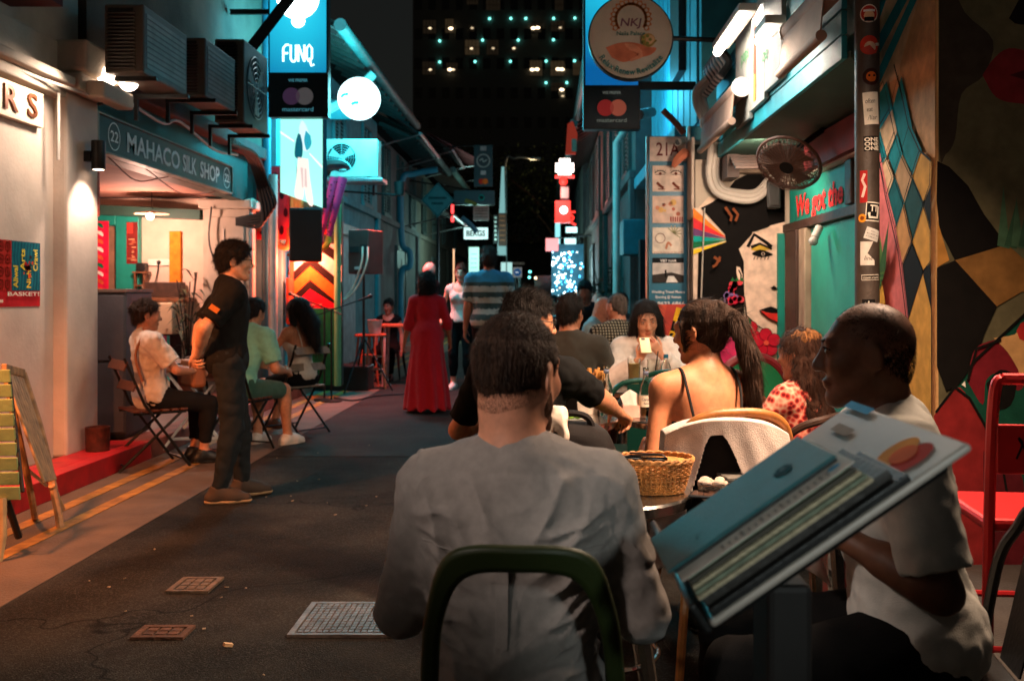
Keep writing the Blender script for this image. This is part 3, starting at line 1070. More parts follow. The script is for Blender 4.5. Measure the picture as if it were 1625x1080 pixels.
M['yellow'] = mat('yellow_road_paint', lin((168, 116, 42)), 0.7, var=0.3, scale=10, bump=0.3, bscale=90, dirt=0.45)
struct('road', MB().add([(-60, -12, 0), (60, -12, 0), (60, 260, 0), (-60, 260, 0)], [(0, 1, 2, 3)]), M['asphalt'])
mb = MB()
mb.bb(-3.2, -2.32, -8, 60, 0.0, 0.004)
struct('drain_strip', mb, M['concrete'])
for x in (-3.0, -2.76):
 struct('road_marking', MB().bb(x - 0.045, x + 0.045, -8, 60, 0.005, 0.008), M['yellow'])
struct('road_patch', MB().bb(-2.31, 1.2, 8.3, 30, 0.0005, 0.004), mat('newer_asphalt', lin((40, 39, 36)), 0.8, var=0.3, scale=2.4, bump=0.9, bscale=150, spec=.2))
mb = MB().bb(-9, -3.27, -8, 60, 0.0, 0.137)
struct('footway', mb, mat('footway_tile', lin((120, 74, 58)), 0.5, var=0.2, scale=5, bump=0.2, dirt=0.3))
mb = MB().bb(-3.32, -3.2, -8, 8.2, 0.0, 0.15)
mb.bb(-3.55, -3.32, -8, 8.2, 0.137, 0.15)
struct('kerb', mb, M['red'], bevel=0.012)
struct('kerb', MB().bb(-3.45, -3.2, 8.21, 60, 0.0, 0.15), mat('stained_kerb', lin((150, 82, 66)), 0.7, var=0.25, scale=5, bump=0.3, dirt=0.4), bevel=0.012)
struct('footway', MB().bb(1.35, 9, -8, 60, 0.001, 0.03), mat('grey_footway', lin((70, 62, 56)), 0.7, var=0.2, scale=4, bump=0.4, dirt=0.4))
def cover(px0, px1, py0, py1, nx, ny, label, m):
 d0, d1 = CH * F / (py1 - VY), CH * F / (py0 - VY)
 x0, x1 = (px0 - VX) / F * d0, (px1 - VX) / F * d0
 t = thing('manhole_cover', label, 'manhole cover', ((x0 + x1) / 2, (d0 + d1) / 2, 0.004))
 w, h = x1 - x0, d1 - d0
 mb = MB()
 for sx in (-1, 1): mb.box((sx * (w / 2 - 0.012), 0, 0.004), (0.024, h, 0.012))
 for sy in (-1, 1): mb.box((0, sy * (h / 2 - 0.012), 0.004), (w - 0.048, 0.024, 0.012))
 mb.build('frame', m, t)
 MB().box((0, 0, 0.001), (w - 0.05, h - 0.05, 0.004)).build('plate', mat('cover_base', lin((40, 36, 33)), 0.6, 0.3, var=0.3), t)
 mb = MB()
 for i in range(nx):
  for j in range(ny):
   cx, cy = -w / 2 + 0.03 + (i + 0.5) * (w - 0.06) / nx, -h / 2 + 0.03 + (j + 0.5) * (h - 0.06) / ny
   mb.box((cx, cy, 0.006), ((w - 0.06) / nx * 0.80, (h - 0.06) / ny * 0.80, 0.008))
 o = mb.build('tread', m, t)
 o['kind'] = 'stuff'
 return t
mm = mat('cast_iron_cover', lin((120, 104, 96)), 0.5, 0.35, var=0.25, scale=12, bump=0.3, bscale=60, dirt=0.5)
cover(455, 622, 959, 1012, 14, 11, 'large grey chequered steel manhole cover in the tarmac', mm)
cover(262, 330, 919, 942, 3, 3, 'small square rusty inspection cover with a round lid in the tarmac', mat('rusty_cover', lin((104, 84, 66)), 0.7, 0.1, var=0.3, scale=20, bump=0.5, dirt=0.4))
cover(206, 290, 996, 1016, 3, 2, 'small rust coloured cover half buried in tarmac before the large manhole', mat('rust', lin((96, 64, 46)), 0.8, 0.1, var=0.35, scale=25, bump=0.5, dirt=0.5))
mb = MB()
for i in range(46):
 x, y = rnd.uniform(-2.3, 0.3), rnd.uniform(3.3, 9)
 r = rnd.uniform(0.003, 0.007)
 mb.box((x, y, 0.008), (r * 2, r * rnd.uniform(1, 2.5), 0.004), (rnd.uniform(-.3, .3), rnd.uniform(-.3, .3), rnd.uniform(0, 3)))
tag(mb.build('litter', mat('litter_bits', lin((150, 130, 105)), 0.8, var=0.3)), kind='stuff')
mb = MB()
x, y, _ = at(362, 1028, CH * F / (1028 - VY))
mb.box((x, y, 0.014), (0.035, 0.014, 0.012), (0.2, 0.3, 0.8))
tag(mb.build('dry_leaf', mat('leaf_dry', lin((196, 160, 120)), 0.7, var=0.2)), 'small pale dry leaf lying on the tarmac below the manhole covers', 'leaf')
# white corner shophouse with the flood lamp
t = thing('shophouse', 'white plastered shophouse wall with poster and bright flood lamps over its pillar', 'building', (-4, 5, 0))
def P_(mb, name, m, parent, off, **k):
 """build world-coordinate solids as a child of a thing that stands at off"""
 o = V(off)
 mb.v = [tuple(V(p) - o) for p in mb.v]
 return mb.build(name, m, parent, **k)
o5 = (-4, 5, 0)
P_(MB().bb(-9, -3.62, -6, 7.42, 0.137, 2.78), 'wall', M['plaster'], t, o5)
P_(MB().bb(-9, -3.66, -6, 7.9, 3.2, 7.5), 'upper_wall', M['plaster2'], t, o5)
mb = MB().bb(-9, -3.52, -6, 7.42, 2.781, 2.86).bb(-9, -3.45, -6, 7.42, 2.862, 2.93).bb(-9, -3.58, -6, 7.42, 2.931, 3.199)
P_(mb, 'cornice', M['plaster2'], t, o5, bevel=0.015)
P_(MB().bb(-4.1, -3.52, 7.423, 7.95, 0.137, 2.84), 'pillar', M['plaster'], t, o5, bevel=0.02)
mb = MB().bb(-4.2, -3.42, 7.43, 7.98, 2.842, 2.98).bb(-4.2, -3.36, 7.40, 8.0, 2.981, 3.21)
P_(mb, 'capital', M['plaster2'], t, o5, bevel=0.025)
P_(MB().bb(-3.42, -3.28, 7.5, 8.05, 2.8, 2.93), 'bracket', M['plaster2'], t, o5, bevel=0.02)
P_(MB().tube([(-3.5, 7.25, 2.78), (-3.5, 7.25, 2.3)], 0.012, 6).tube([(-3.6, 6.2, 2.86), (-3.5, 7.0, 2.83), (-3.4, 7.5, 2.82)], 0.012, 6), 'conduit', M['pvc'], t, o5)
P_(MB().bb(-3.7, -3.3, -6, 6.9, 3.3, 3.42), 'awning', mat('maroon_awning', lin((86, 26, 28)), 0.8, var=0.15), t, o5)
P_(MB().bb(-3.53, -3.514, 7.93, 7.955, 1.95, 2.3), 'edge_strip', mat('red_strip', lin((160, 60, 36)), 0.5), t, o5)
def text_solid(name, s, h, depth, o, u, v, m, parent=None, w=None, bold=0.0, align='c', shear=0.0):
 vs, fs = text_mesh(s, 1.0, bold, 1.0, shear)
 xs = [p[0] for p in vs]
 k = h / 0.70
 kx = w / (max(xs) - min(xs)) if w else k
 xm = {'c': (max(xs) + min(xs)) / 2, 'l': min(xs), 'r': max(xs)}[align]
 o, u, v = V(o), V(u), V(v)
 n = u.cross(v)
 N = len(vs)
 A = [o + u * ((p[0] - xm) * kx) + v * (p[1] * k) + n * depth for p in vs]
 B = [o + u * ((p[0] - xm) * kx) + v * (p[1] * k) for p in vs]
 edges = {}
 for f in fs:
  for a, b in zip(f, f[1:] + f[:1]):
   edges[(a, b)] = edges.get((a, b), 0) + 1
 F_ = [tuple(f) for f in fs] + [tuple(reversed([i + N for i in f])) for f in fs]
 for (a, b) in edges:
  if (b, a) not in edges: F_.append((b, a, a + N, b + N))
 return MB().add(A + B, F_).build(name, m, parent)
s = thing('shop_sign', 'white shop sign ending in bronze letters R S on the white wall', 'sign', (-3.6, 6.85, 2.64))
MB().bb(-0.02, 0.03, -0.42, 0.33, -0.125, 0.118).build('board', mat('ivory_board', lin((225, 205, 180)), 0.5, var=0.05), s, bevel=0.006)
text_solid('lettering', 'R', 0.165, 0.012, (0.031, -0.12, -0.075), (0, 1, 0), (0, 0, 1), mat('bronze_letters', lin((120, 66, 34)), 0.4, 0.4), s, w=0.17, bold=0.012)
text_solid('lettering', 'S', 0.165, 0.012, (0.031, 0.16, -0.075), (0, 1, 0), (0, 0, 1), mat('bronze_letters', (0, 0, 0)), s, w=0.13, bold=0.012)
Y0, Y1 = 6.55, 7.22
s = Art()
s.rect(Y0, 1.25, Y1, 1.70, (190, 34, 40))
s.rect(Y0 + 0.28, 1.36, Y1, 1.70, (20, 92, 110))
s.rect(Y0, 1.36, Y0 + 0.28, 1.70, (178, 44, 34))
for i in range(3):
 for j in range(4):
  cx, cy = Y0 + 0.06 + i * 0.085, 1.40 + j * 0.085
  s.ring(cx, cy, 0.026, 0.036, (230, 130, 50), 8, up=False)
  s.disc(cx, cy, 0.012, (230, 130, 50), n=6, up=False)
for i in range(9):
 yy = Y0 + 0.30 + i * 0.041
 s.stroke(bez2([(yy, 1.365), (yy + 0.015, 1.48), (yy - 0.008, 1.58), (yy + 0.01, 1.695)], 4), 0.009, (30, 130, 140), up=False)
for tx, dx, col in (('Aliwal', 0.36, (240, 215, 60)), ('Arts', 0.45, (245, 220, 70)), ('Night', 0.53, (240, 205, 60)), ('Crawl', 0.62, (250, 225, 90))):
 s.text(tx, Y0 + dx, 1.38 + (0.12 if tx in ('Arts', 'Crawl') else 0), 0.06, col, w=0.15, align='l', bold=0.02, rot=PI / 2)
for i in range(14):
 a = rnd.uniform(0, 6.28); q = rnd.uniform(0, 0.10)
 s.disc(Y0 + 0.47 + q * math.cos(a), 1.52 + q * math.sin(a), rnd.uniform(0.008, 0.02), rnd.choice([(190, 30, 30), (220, 80, 40), (60, 20, 20)]), n=7, up=False)
s.text('BASKET!', Y0 + 0.43, 1.325, 0.026, (250, 240, 220), w=0.42, bold=0.02)
s.rect(Y0 + 0.02, 1.28, Y0 + 0.16, 1.30, (240, 220, 200))
o = s.build('poster', (-3.619, 0, 0), (0, 1, 0), (0, 0, 1))
tag(o, 'red and teal arts night poster stuck on the white plaster wall', 'poster')
s = thing('flood_lamp', 'pair of glaring white bulbs on the capital of the white pillar', 'lamp', (-3.3, 7.72, 3.03))
for i, (dy, dx, dz) in enumerate(((0.0, -0.05, -0.03), (0.28, -0.005, -0.01))):
 b = MB().ball((dx, dy, dz), 0.075, 14, 10, (1, 1, 1)).build('bulb', glow('flood_bulb_glow', (255, 226, 200), 9), s, smooth=True)
 MB().tube([(dx - 0.04, dy, dz + 0.05), (dx - 0.1, dy, dz + 0.09)], 0.03, 8).build('socket', M['black_metal'], b)
lamp('flood_light', (-3.15, 7.15, 2.92), 78, (1, 0.78, 0.62), 0.1, 'SPOT', aim=(-3.85, 6.6, 1.9), angle=112, blend=.7)
s = thing('wall_sconce', 'black cylinder wall light shining down the white pillar', 'lamp', (-3.42, 7.72, 2.4))
MB().lathe([(0.0001, -0.11), (0.048, -0.11), (0.052, -0.105), (0.052, 0.11), (0.0001, 0.11)], (0, 0, 0), 18).build('cylinder', M['black_metal'], s, smooth=True)
MB().bb(-0.1, -0.05, -0.03, 0.03, -0.05, 0.03).build('bracket', M['black_metal'], s)
MB().lathe([(0.0001, -0.112), (0.04, -0.112)], (0, 0, 0), 14).build('lens', glow('sconce_glow', (255, 220, 190), 12), s)
lamp('sconce_light', (-3.36, 7.70, 2.29), 62, (1, 0.74, 0.60), 0.04, 'SPOT', aim=(-3.6, 7.66, 1.2), angle=96, blend=0.6)
mb = MB().lathe([(0.085, 0), (0.09, 0.18), (0.082, 0.18), (0.078, 0.02), (0.0001, 0.02)], (0, 0, 0), 16)
o = mb.build('tin_bucket', mat('rusted_tin', lin((92, 40, 28)), 0.7, 0.3, var=0.4, scale=18, bump=0.4, dirt=0.5), smooth=True)
o.location = (-3.4, 7.66, 0.15)
tag(o, 'small rusty tin standing on the red kerb below the pillar', 'tin')
s = thing('fridge', 'tall grey cabinet standing on the kerb behind the white pillar', 'cabinet', (-3.58, 8.55, 0.15))
cabm = mat('grey_cabinet', lin((84, 82, 86)), 0.5, 0.1, var=0.12, scale=6, bump=0.06, dirt=0.3)
MB().bb(-0.26, 0.13, -0.25, 0.3, 0.03, 1.2).build('body', cabm, s, bevel=0.012)
MB().bb(-0.25, 0.12, -0.268, -0.252, 0.05, 0.62).bb(-0.25, 0.12, -0.268, -0.252, 0.64, 1.18).build('door', mat('grey_cabinet_door', lin((92, 88, 92)), 0.45, 0.1, var=0.1, dirt=0.25), s, bevel=0.006)
MB().bb(-0.27, 0.14, -0.27, 0.31, 1.2, 1.23).build('top', mat('cabinet_top', lin((120, 96, 84)), 0.5), s, bevel=0.006)
MB().bb(-0.24, 0.11, -0.23, 0.28, 0.0, 0.03).build('plinth', M['black'], s)
# silk shop bay between the two pillars
t = thing('silk_shop', 'silk shop bay of the shophouse row with green name board and warm lit interior', 'building', (-4.5, 10, 0))
o5 = (-4.5, 10, 0)
P_(MB().bb(-3.9, -3.72, 7.96, 12.6, 2.5, 3.05), 'beam', M['dteal'], t, o5)
P_(MB().bb(-9, -3.56, 7.96, 13.1, 3.05, 3.2), 'string_course', mat('maroon_ledge', lin((74, 40, 38)), 0.8, dirt=0.4), t, o5, bevel=0.02)
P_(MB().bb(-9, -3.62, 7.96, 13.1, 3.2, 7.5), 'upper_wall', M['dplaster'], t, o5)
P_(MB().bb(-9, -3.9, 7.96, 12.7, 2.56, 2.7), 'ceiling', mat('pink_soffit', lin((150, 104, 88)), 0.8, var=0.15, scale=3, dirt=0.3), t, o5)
P_(MB().bb(-9, -3.7, 12.72, 12.9, 0.137, 2.55), 'back_wall', mat('pinkish_wall', lin((228, 196, 176)), 0.8, var=0.06, dirt=0.15), t, o5)
P_(MB().bb(-9, -6.5, 7.96, 12.72, 0.137, 2.55), 'inner_wall', M['plaster2'], t, o5)
P_(MB().bb(-4.26, -3.68, 12.55, 12.719, 0.137, 2.40).bb(-4.2, -3.74, 12.53, 12.55, 0.3, 2.3), 'pillar', M['plaster2'], t, o5, bevel=0.015)
P_(MB().bb(-4.3, -3.64, 12.48, 13.1, 2.401, 2.52), 'capital', M['plaster2'], t, o5, bevel=0.02)
P_(MB().bb(-5.37, -5.08, 12.60, 12.715, 0.137, 2.33).bb(-6.2, -5.37, 12.60, 12.715, 2.2, 2.33), 'door_frame', M['teal'], t, o5, bevel=0.01)
P_(MB().beam((-6.3, 12.5, 2.42), (-4.3, 12.62, 2.33), 0.16, 0.12), 'green_beam', M['dgreen'], t, o5)
P_(MB().bb(-5.48, -5.375, 12.64, 12.70, 0.5, 2.19), 'door_leaf', mat('door_tan', lin((150, 116, 92)), 0.6), t, o5, bevel=0.006)
P_(MB().bb(-4.72, -4.58, 12.66, 12.718, 1.45, 2.13), 'orange_panel', paint((226, 130, 40)), t, o5)
P_(MB().bb(-5.0, -4.72, 12.69, 12.718, 1.70, 1.78), 'socket_strip', paint((240, 225, 210)), t, o5, bevel=0.004)
P_(MB().ball((-4.86, 12.68, 1.74), 0.028, 8, 6), 'plug', M['black'], t, o5)
P_(MB().tube(bez([(-4.86, 12.68, 1.72), (-4.9, 12.67, 1.5), (-4.98, 12.66, 1.4)], 5), 0.007, 5), 'lead', M['black'], t, o5)
P_(MB().tube(bez([(-4.12, 12.45, 2.42), (-4.14, 12.44, 1.95), (-3.95, 12.44, 1.55), (-3.72, 12.44, 1.62), (-3.68, 12.4, 2.0)], 6), 0.012, 6), 'hanging_cable', M['cable'], t, o5)
P_(MB().bb(-4.0, -3.985, 12.515, 12.53, 1.4, 2.15), 'conduit', M['pvc'], t, o5)
s = thing('name_board', 'long dark green name board reading MAHACO SILK SHOP over the footway', 'sign', (-3.66, 9.92, 2.66))
MB().bb(-0.05, 0.03, -1.74, 1.74, -0.145, 0.145).build('board', mat('sign_green', lin((26, 62, 62)), 0.5, var=0.08), s, bevel=0.008)
mb = MB()
for z0, z1 in ((-0.16, -0.146), (0.146, 0.16)): mb.bb(-0.05, 0.045, -1.76, 1.76, z0, z1)
for y0, y1 in ((-1.76, -1.742), (1.742, 1.76)): mb.bb(-0.05, 0.045, y0, y1, -0.145, 0.145)
mb.build('frame', mat('sign_frame', lin((120, 132, 124)), 0.5), s)
a = Art()
wt = (228, 240, 236)
a.text('MAHACO', -0.54, -0.085, 0.165, wt, w=1.26, bold=0.022)
a.text('SILK', 0.37, -0.085, 0.165, wt, w=0.40, bold=0.022)
a.text('SHOP', 0.99, -0.085, 0.165, wt, w=0.62, bold=0.022)
for y in (-1.44, 1.55):
 a.ring(y, 0.0, 0.108, 0.118, wt, 28)
 a.text('22', y, -0.045, 0.09, wt, w=0.15, bold=0.01)
a.build('lettering', (0.031, 0, 0), (0, 1, 0), (0, 0, 1), s)
for i, (y0, y1) in enumerate(((8.5, 9.6), (9.3, 11.0))):
 mb = MB().tube(bez([(-3.68, y0, 2.49), (-3.68, (y0 + y1) / 2, 2.36), (-3.68, y1, 2.44), (-3.7, y1 + 0.3, 2.49)], 6), 0.006, 5)
 tag(mb.build('loose_wire', M['cable']), ['thin loose wire sagging under the start of the green name board', 'thin loose wire sagging below the word SILK of the name board'][i], 'wire')
s = thing('pendant_lamp', 'bright bulb under a flat shade hanging in the silk shop', 'lamp', (-4.72, 12.1, 2.28))
MB().ball((0, -0.05, -0.01), 0.042, 12, 8).build('bulb', glow('warm_bulb', (255, 205, 165), 45), s, smooth=True)
MB().lathe([(0.0001, 0.06), (0.19, 0.03), (0.2, 0.02), (0.0001, 0.05)], (0, 0, 0), 18).build('lamp_shade', paint((225, 190, 160)), s, smooth=True)
MB().tube([(0, 0, 0.05), (0, 0, 0.28)], 0.006, 5).build('cord', M['cable'], s)
lamp('pendant_light', (-4.72, 11.85, 2.1), 80, (1, 0.56, 0.42), 0.06)
def put(mb, name, m, label, cat, group=None, **k):
 return tag(mb.build(name, m, **k), label, cat, group)
s = thing('shop_counter', 'pale shop counter with a bright pink and orange painted front', 'counter', (-4.75, 12.35, 0.137))
MB().bb(-0.4, 0.25, -0.18, 0.3, 0.72, 1.1).build('top', mat('counter_cream', lin((235, 205, 170)), 0.5, var=0.05), s, bevel=0.01)
MB().bb(-0.35, 0.2, -0.12, 0.28, 0.0, 0.719).build('body', paint((70, 40, 36)), s)
a = Art()
a.rect(-0.35, 0.02, 0.2, 0.70, (246, 120, 170))
a.poly([(-0.35, 0.02), (0.05, 0.02), (0.02, 0.25), (-0.2, 0.45), (-0.35, 0.4)], (250, 170, 70))
a.poly([(-0.35, 0.4), (-0.2, 0.45), (-0.1, 0.62), (-0.35, 0.7)], (250, 200, 190))
a.stroke(bez2([(0.12, 0.6), (0.02, 0.5), (0.1, 0.4), (0.04, 0.3)], 5), 0.03, (60, 16, 50))
a.rect(0.165, 0.02, 0.2, 0.70, (90, 220, 220))
a.build('front_print', (0, -0.121, 0), (1, 0, 0), (0, 0, 1), s)
put(MB().bb(-5.12, -4.4, 12.5, 12.71, 1.25, 1.30), 'wall_shelf', M['wood'], 'brown wooden shelf on the pink wall of the silk shop', 'shelf', bevel=0.004)
put(MB().bb(-4.97, -4.52, 12.5, 12.68, 1.302, 1.49), 'wooden_box', M['dwood'], 'long dark wooden box on the shelf of the silk shop', 'box', bevel=0.008)
s = thing('small_rack', 'small open wooden rack beside the long box on the shelf', 'rack', (-5.04, 12.6, 1.302))
mb = MB().bb(-0.07, -0.055, -0.07, 0.07, 0, 0.3).bb(0.045, 0.06, -0.07, 0.07, 0, 0.3)
mb.build('side_panel', M['wood'], s)
MB().bb(-0.054, 0.044, -0.07, 0.07, 0.14, 0.155).bb(-0.09, 0.09, -0.08, 0.08, 0.301, 0.32).build('board', M['wood'], s)
put(MB().bb(-5.09, -4.98, 12.54, 12.66, 1.624, 1.73), 'black_radio', M['black'], 'small black radio on top of the wooden rack', 'radio', bevel=0.008)
a = Art(); a.rect(-5.23, 1.72, -5.09, 2.24, (120, 40, 36)); a.rect(-5.22, 2.1, -5.15, 2.23, (200, 60, 50))
for i in range(16): a.rect(-5.22 + rnd.random() * 0.06, 1.74 + i * 0.02, -5.15 + rnd.random() * 0.05, 1.752 + i * 0.02, rnd.choice([(200, 150, 110), (90, 40, 30), (170, 100, 70)]), up=False)
tag(a.build('poster', (0, 12.598, 0), (1, 0, 0), (0, 0, 1)), 'narrow brown poster with small pictures on the teal door frame', 'poster')
a = Art(); a.rect(-5.75, 1.30, -5.43, 2.25, (225, 30, 70))
for i in range(9):
 y = 1.34 + i * 0.1
 a.poly(bez2([(-5.74, y), (-5.6, y + 0.06), (-5.5, y + 0.02), (-5.52, y + 0.08), (-5.66, y + 0.10)], 3), rnd.choice([(20, 110, 80), (250, 235, 225), (230, 100, 60), (30, 30, 40)]))
tag(a.build('hanging_banner', (0, 12.55, 0), (1, 0, 0), (0, 0, 1)), 'crimson cloth banner with green and white shapes hung in the doorway', 'banner')
def leafy(name, label, loc, h, n, spread, m, pot=True, seed=1, lw=0.03, ll=0.25, group=None):
 g = random.Random(seed)
 s = thing(name, label, 'plant', loc, 0, group)
 mb = MB()
 stems = []
 for i in range(max(3, n // 7)):
  a = g.uniform(0, 6.28); q = g.uniform(0.02, spread * 0.5)
  top = V((q * math.cos(a), q * math.sin(a), h * g.uniform(0.6, 1)))
  stems.append(top)
  mb.tube(bez([(0, 0, 0.05), (top.x * 0.3, top.y * 0.3, top.z * 0.5), top], 4), 0.008, 5)
 mb.build('stem', M['dwood'], s)
 mb = MB()
 for i in range(n):
  st = g.choice(stems)
  b = V((st.x, st.y, st.z)) * g.uniform(0.45, 1)
  a = g.uniform(0, 6.28)
  d = V((math.cos(a), math.sin(a), g.uniform(-0.2, 0.9))).normalized()
  L = ll * g.uniform(0.6, 1.2)
  sd = d.cross(V((0, 0, 1))).normalized() * lw * g.uniform(.6, 1.2)
  p1 = b + d * L * 0.5 + V((0, 0, 0.02)); p2 = b + d * L + V((0, 0, -0.25 * L))
  mb.add([b, p1 - sd, p1 + sd, p2], [(0, 1, 2), (1, 3, 2)])
 o = mb.build('foliage', m, s)
 o['kind'] = 'stuff'
 if pot: MB().lathe([(0.09, 0), (0.12, 0.2), (0.13, 0.22), (0.11, 0.22), (0.1, 0.18), (0.0001, 0.18)], (0, 0, 0), 14).build('pot', mat('clay_pot', lin((120, 66, 44)), 0.8), s, smooth=True)
 return s
leafm = mat('dark_leaf', lin((46, 58, 34)), 0.5, var=0.4, scale=20, bump=0.1)
leafy('potted_plant', 'tall potted plant with long dark leaves beside the grey pillar', (-4.36, 12.3, 0.137), 1.5, 60, 0.35, leafm, seed=5, lw=0.022, ll=0.3)
# air conditioners over the silk shop
def ac_unit(label, loc, w, d, h, m, fan=True, group='air conditioner units on the shophouse walls', rz=0.0):
 """long side faces +X in local frame (size w along Y, d along X)"""
 s = thing('air_conditioner', label, 'air conditioner', loc, rz, group)
 MB().bb(-d / 2, d / 2, -w / 2, w / 2, 0, h).build('body', m, s, bevel=0.015)
 mb = MB()
 n = int(h / 0.032)
 for i in range(n):
  z = 0.04 + i * (h - 0.08) / n
  mb.box((-0.02, -w / 2 - 0.004, z), (d * 0.7, 0.016, 0.014), (0.5, 0, 0))
 o = mb.build('louvre', M['black_metal'], s); o['kind'] = 'stuff'
 MB().bb(-d / 2 + 0.03, d / 2 - 0.08, -w / 2 - 0.003, -w / 2 - 0.001, 0.03, h - 0.03).build('recess_shade', M['dark'], s)  # flat dark sheet in place of the shade behind the louvres
 if fan:
  r = min(h, w) * 0.38
  cy = -w / 2 + r + 0.07
  MB().lathe([(0.0001, d / 2 + 0.001), (r, d / 2 + 0.001), (r, d / 2 + 0.003)], (0, cy, h / 2), 28, 'X').build('fan_well_shade', M['dark'], s)  # dark disc in place of the shade inside the fan opening
  mb = MB()
  for k in range(1, 7):
   mb.tube([(d / 2 + 0.02, cy + r * k / 6 * math.cos(2 * PI * i / 28), h / 2 + r * k / 6 * math.sin(2 * PI * i / 28)) for i in range(28)], 0.003, 4, True)
  for k in range(8):
   a = k * PI / 4
   mb.tube([(d / 2 + 0.02, cy, h / 2), (d / 2 + 0.02, cy + r * math.cos(a), h / 2 + r * math.sin(a))], 0.003, 4)
  mb.build('fan_guard', M['metal'], s)
  mb = MB()
  mb.lathe([(0.0001, d / 2 + 0.012), (r * 0.25, d / 2 + 0.01), (r * 0.25, d / 2 + 0.002)], (0, cy, h / 2), 14, 'X')
  for k in range(3):
   a = k * 2.094 + 0.4
   c, q = V((d / 2 + 0.008, cy, h / 2)), []
   for (rr, da) in ((0.22, -0.2), (0.9, -0.1), (0.95, 0.5), (0.22, 0.5)):
    q.append(c + V((0.006 * da, math.cos(a + da) * r * rr, math.sin(a + da) * r * rr)))
   mb.add(q, [(0, 1, 2, 3)])
  mb.build('fan_blade', M['acw'], s)
 else:
  mb = MB()
  for i in range(10):
   mb.bb(d / 2 - 0.001, d / 2 + 0.004, -w / 2 + 0.05, w / 2 - 0.05, 0.05 + i * (h - 0.1) / 10, 0.05 + (i + 0.75) * (h - 0.1) / 10)
  o = mb.build('side_grille', mat('grille_enamel', lin((120, 114, 104)), 0.5), s)
  o['kind'] = 'stuff'
 for y in (-w / 2 + 0.12, w / 2 - 0.12):
  MB().box((-0.02, y, -0.02), (d + 0.15, 0.04, 0.035)).beam((-d / 2 - 0.08, y, -0.02), (-d / 2 - 0.08, y, -0.22), 0.03, 0.03).build('bracket', M['black_metal'], s)
 return s
acb = mat('aged_enamel', lin((92, 84, 74)), 0.55, var=0.12, scale=5, bump=0.08, dirt=0.5)
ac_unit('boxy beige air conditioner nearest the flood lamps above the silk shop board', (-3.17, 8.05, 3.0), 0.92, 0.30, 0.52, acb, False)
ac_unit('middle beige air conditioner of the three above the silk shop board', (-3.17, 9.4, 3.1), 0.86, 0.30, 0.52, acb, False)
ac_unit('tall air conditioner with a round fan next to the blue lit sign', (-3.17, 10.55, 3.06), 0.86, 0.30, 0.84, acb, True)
P5 = MB()
for i in range(5):
 P5.tube(bez([(-3.4, 10.9, 3.05 - i * 0.02), (-3.45 + 0.03 * i, 11.6, 2.95), (-3.5 + 0.03 * i, 12.2, 2.75), (-3.46 + 0.035 * i, 12.35, 2.2 + 0.05 * i), (-3.8, 12.4, 2.2 + 0.015 * i)], 5), 0.022, 6)
put(P5, 'cable_bundle', M['cable'], 'bundle of thick black pipes bending down past the end of the name board', 'pipes', smooth=True)
put(MB().tube(bez([(-3.5, 8.2, 2.98), (-3.5, 9.2, 2.9), (-3.48, 9.6, 2.98), (-3.48, 10.6, 2.86), (-3.45, 11.3, 2.9)], 6), 0.014, 6), 'white_cable', M['pvc'], 'pale cable looping along the ledge under the air conditioners', 'cable', smooth=True)
put(MB().tube([(-3.58, 12.95, 0.14), (-3.58, 12.95, 6)], 0.06, 10), 'downpipe', mat('blue_pipe', lin((40, 120, 140)), 0.5, var=0.1), 'blue downpipe running up beside the grey pillar', 'pipe', smooth=True)
put(MB().tube([(-3.44, 12.75, 0.14), (-3.44, 12.75, 2.85)], 0.058, 12), 'downpipe', M['pvc'], 'thick white downpipe in front of the shelf of bar things', 'pipe', smooth=True)
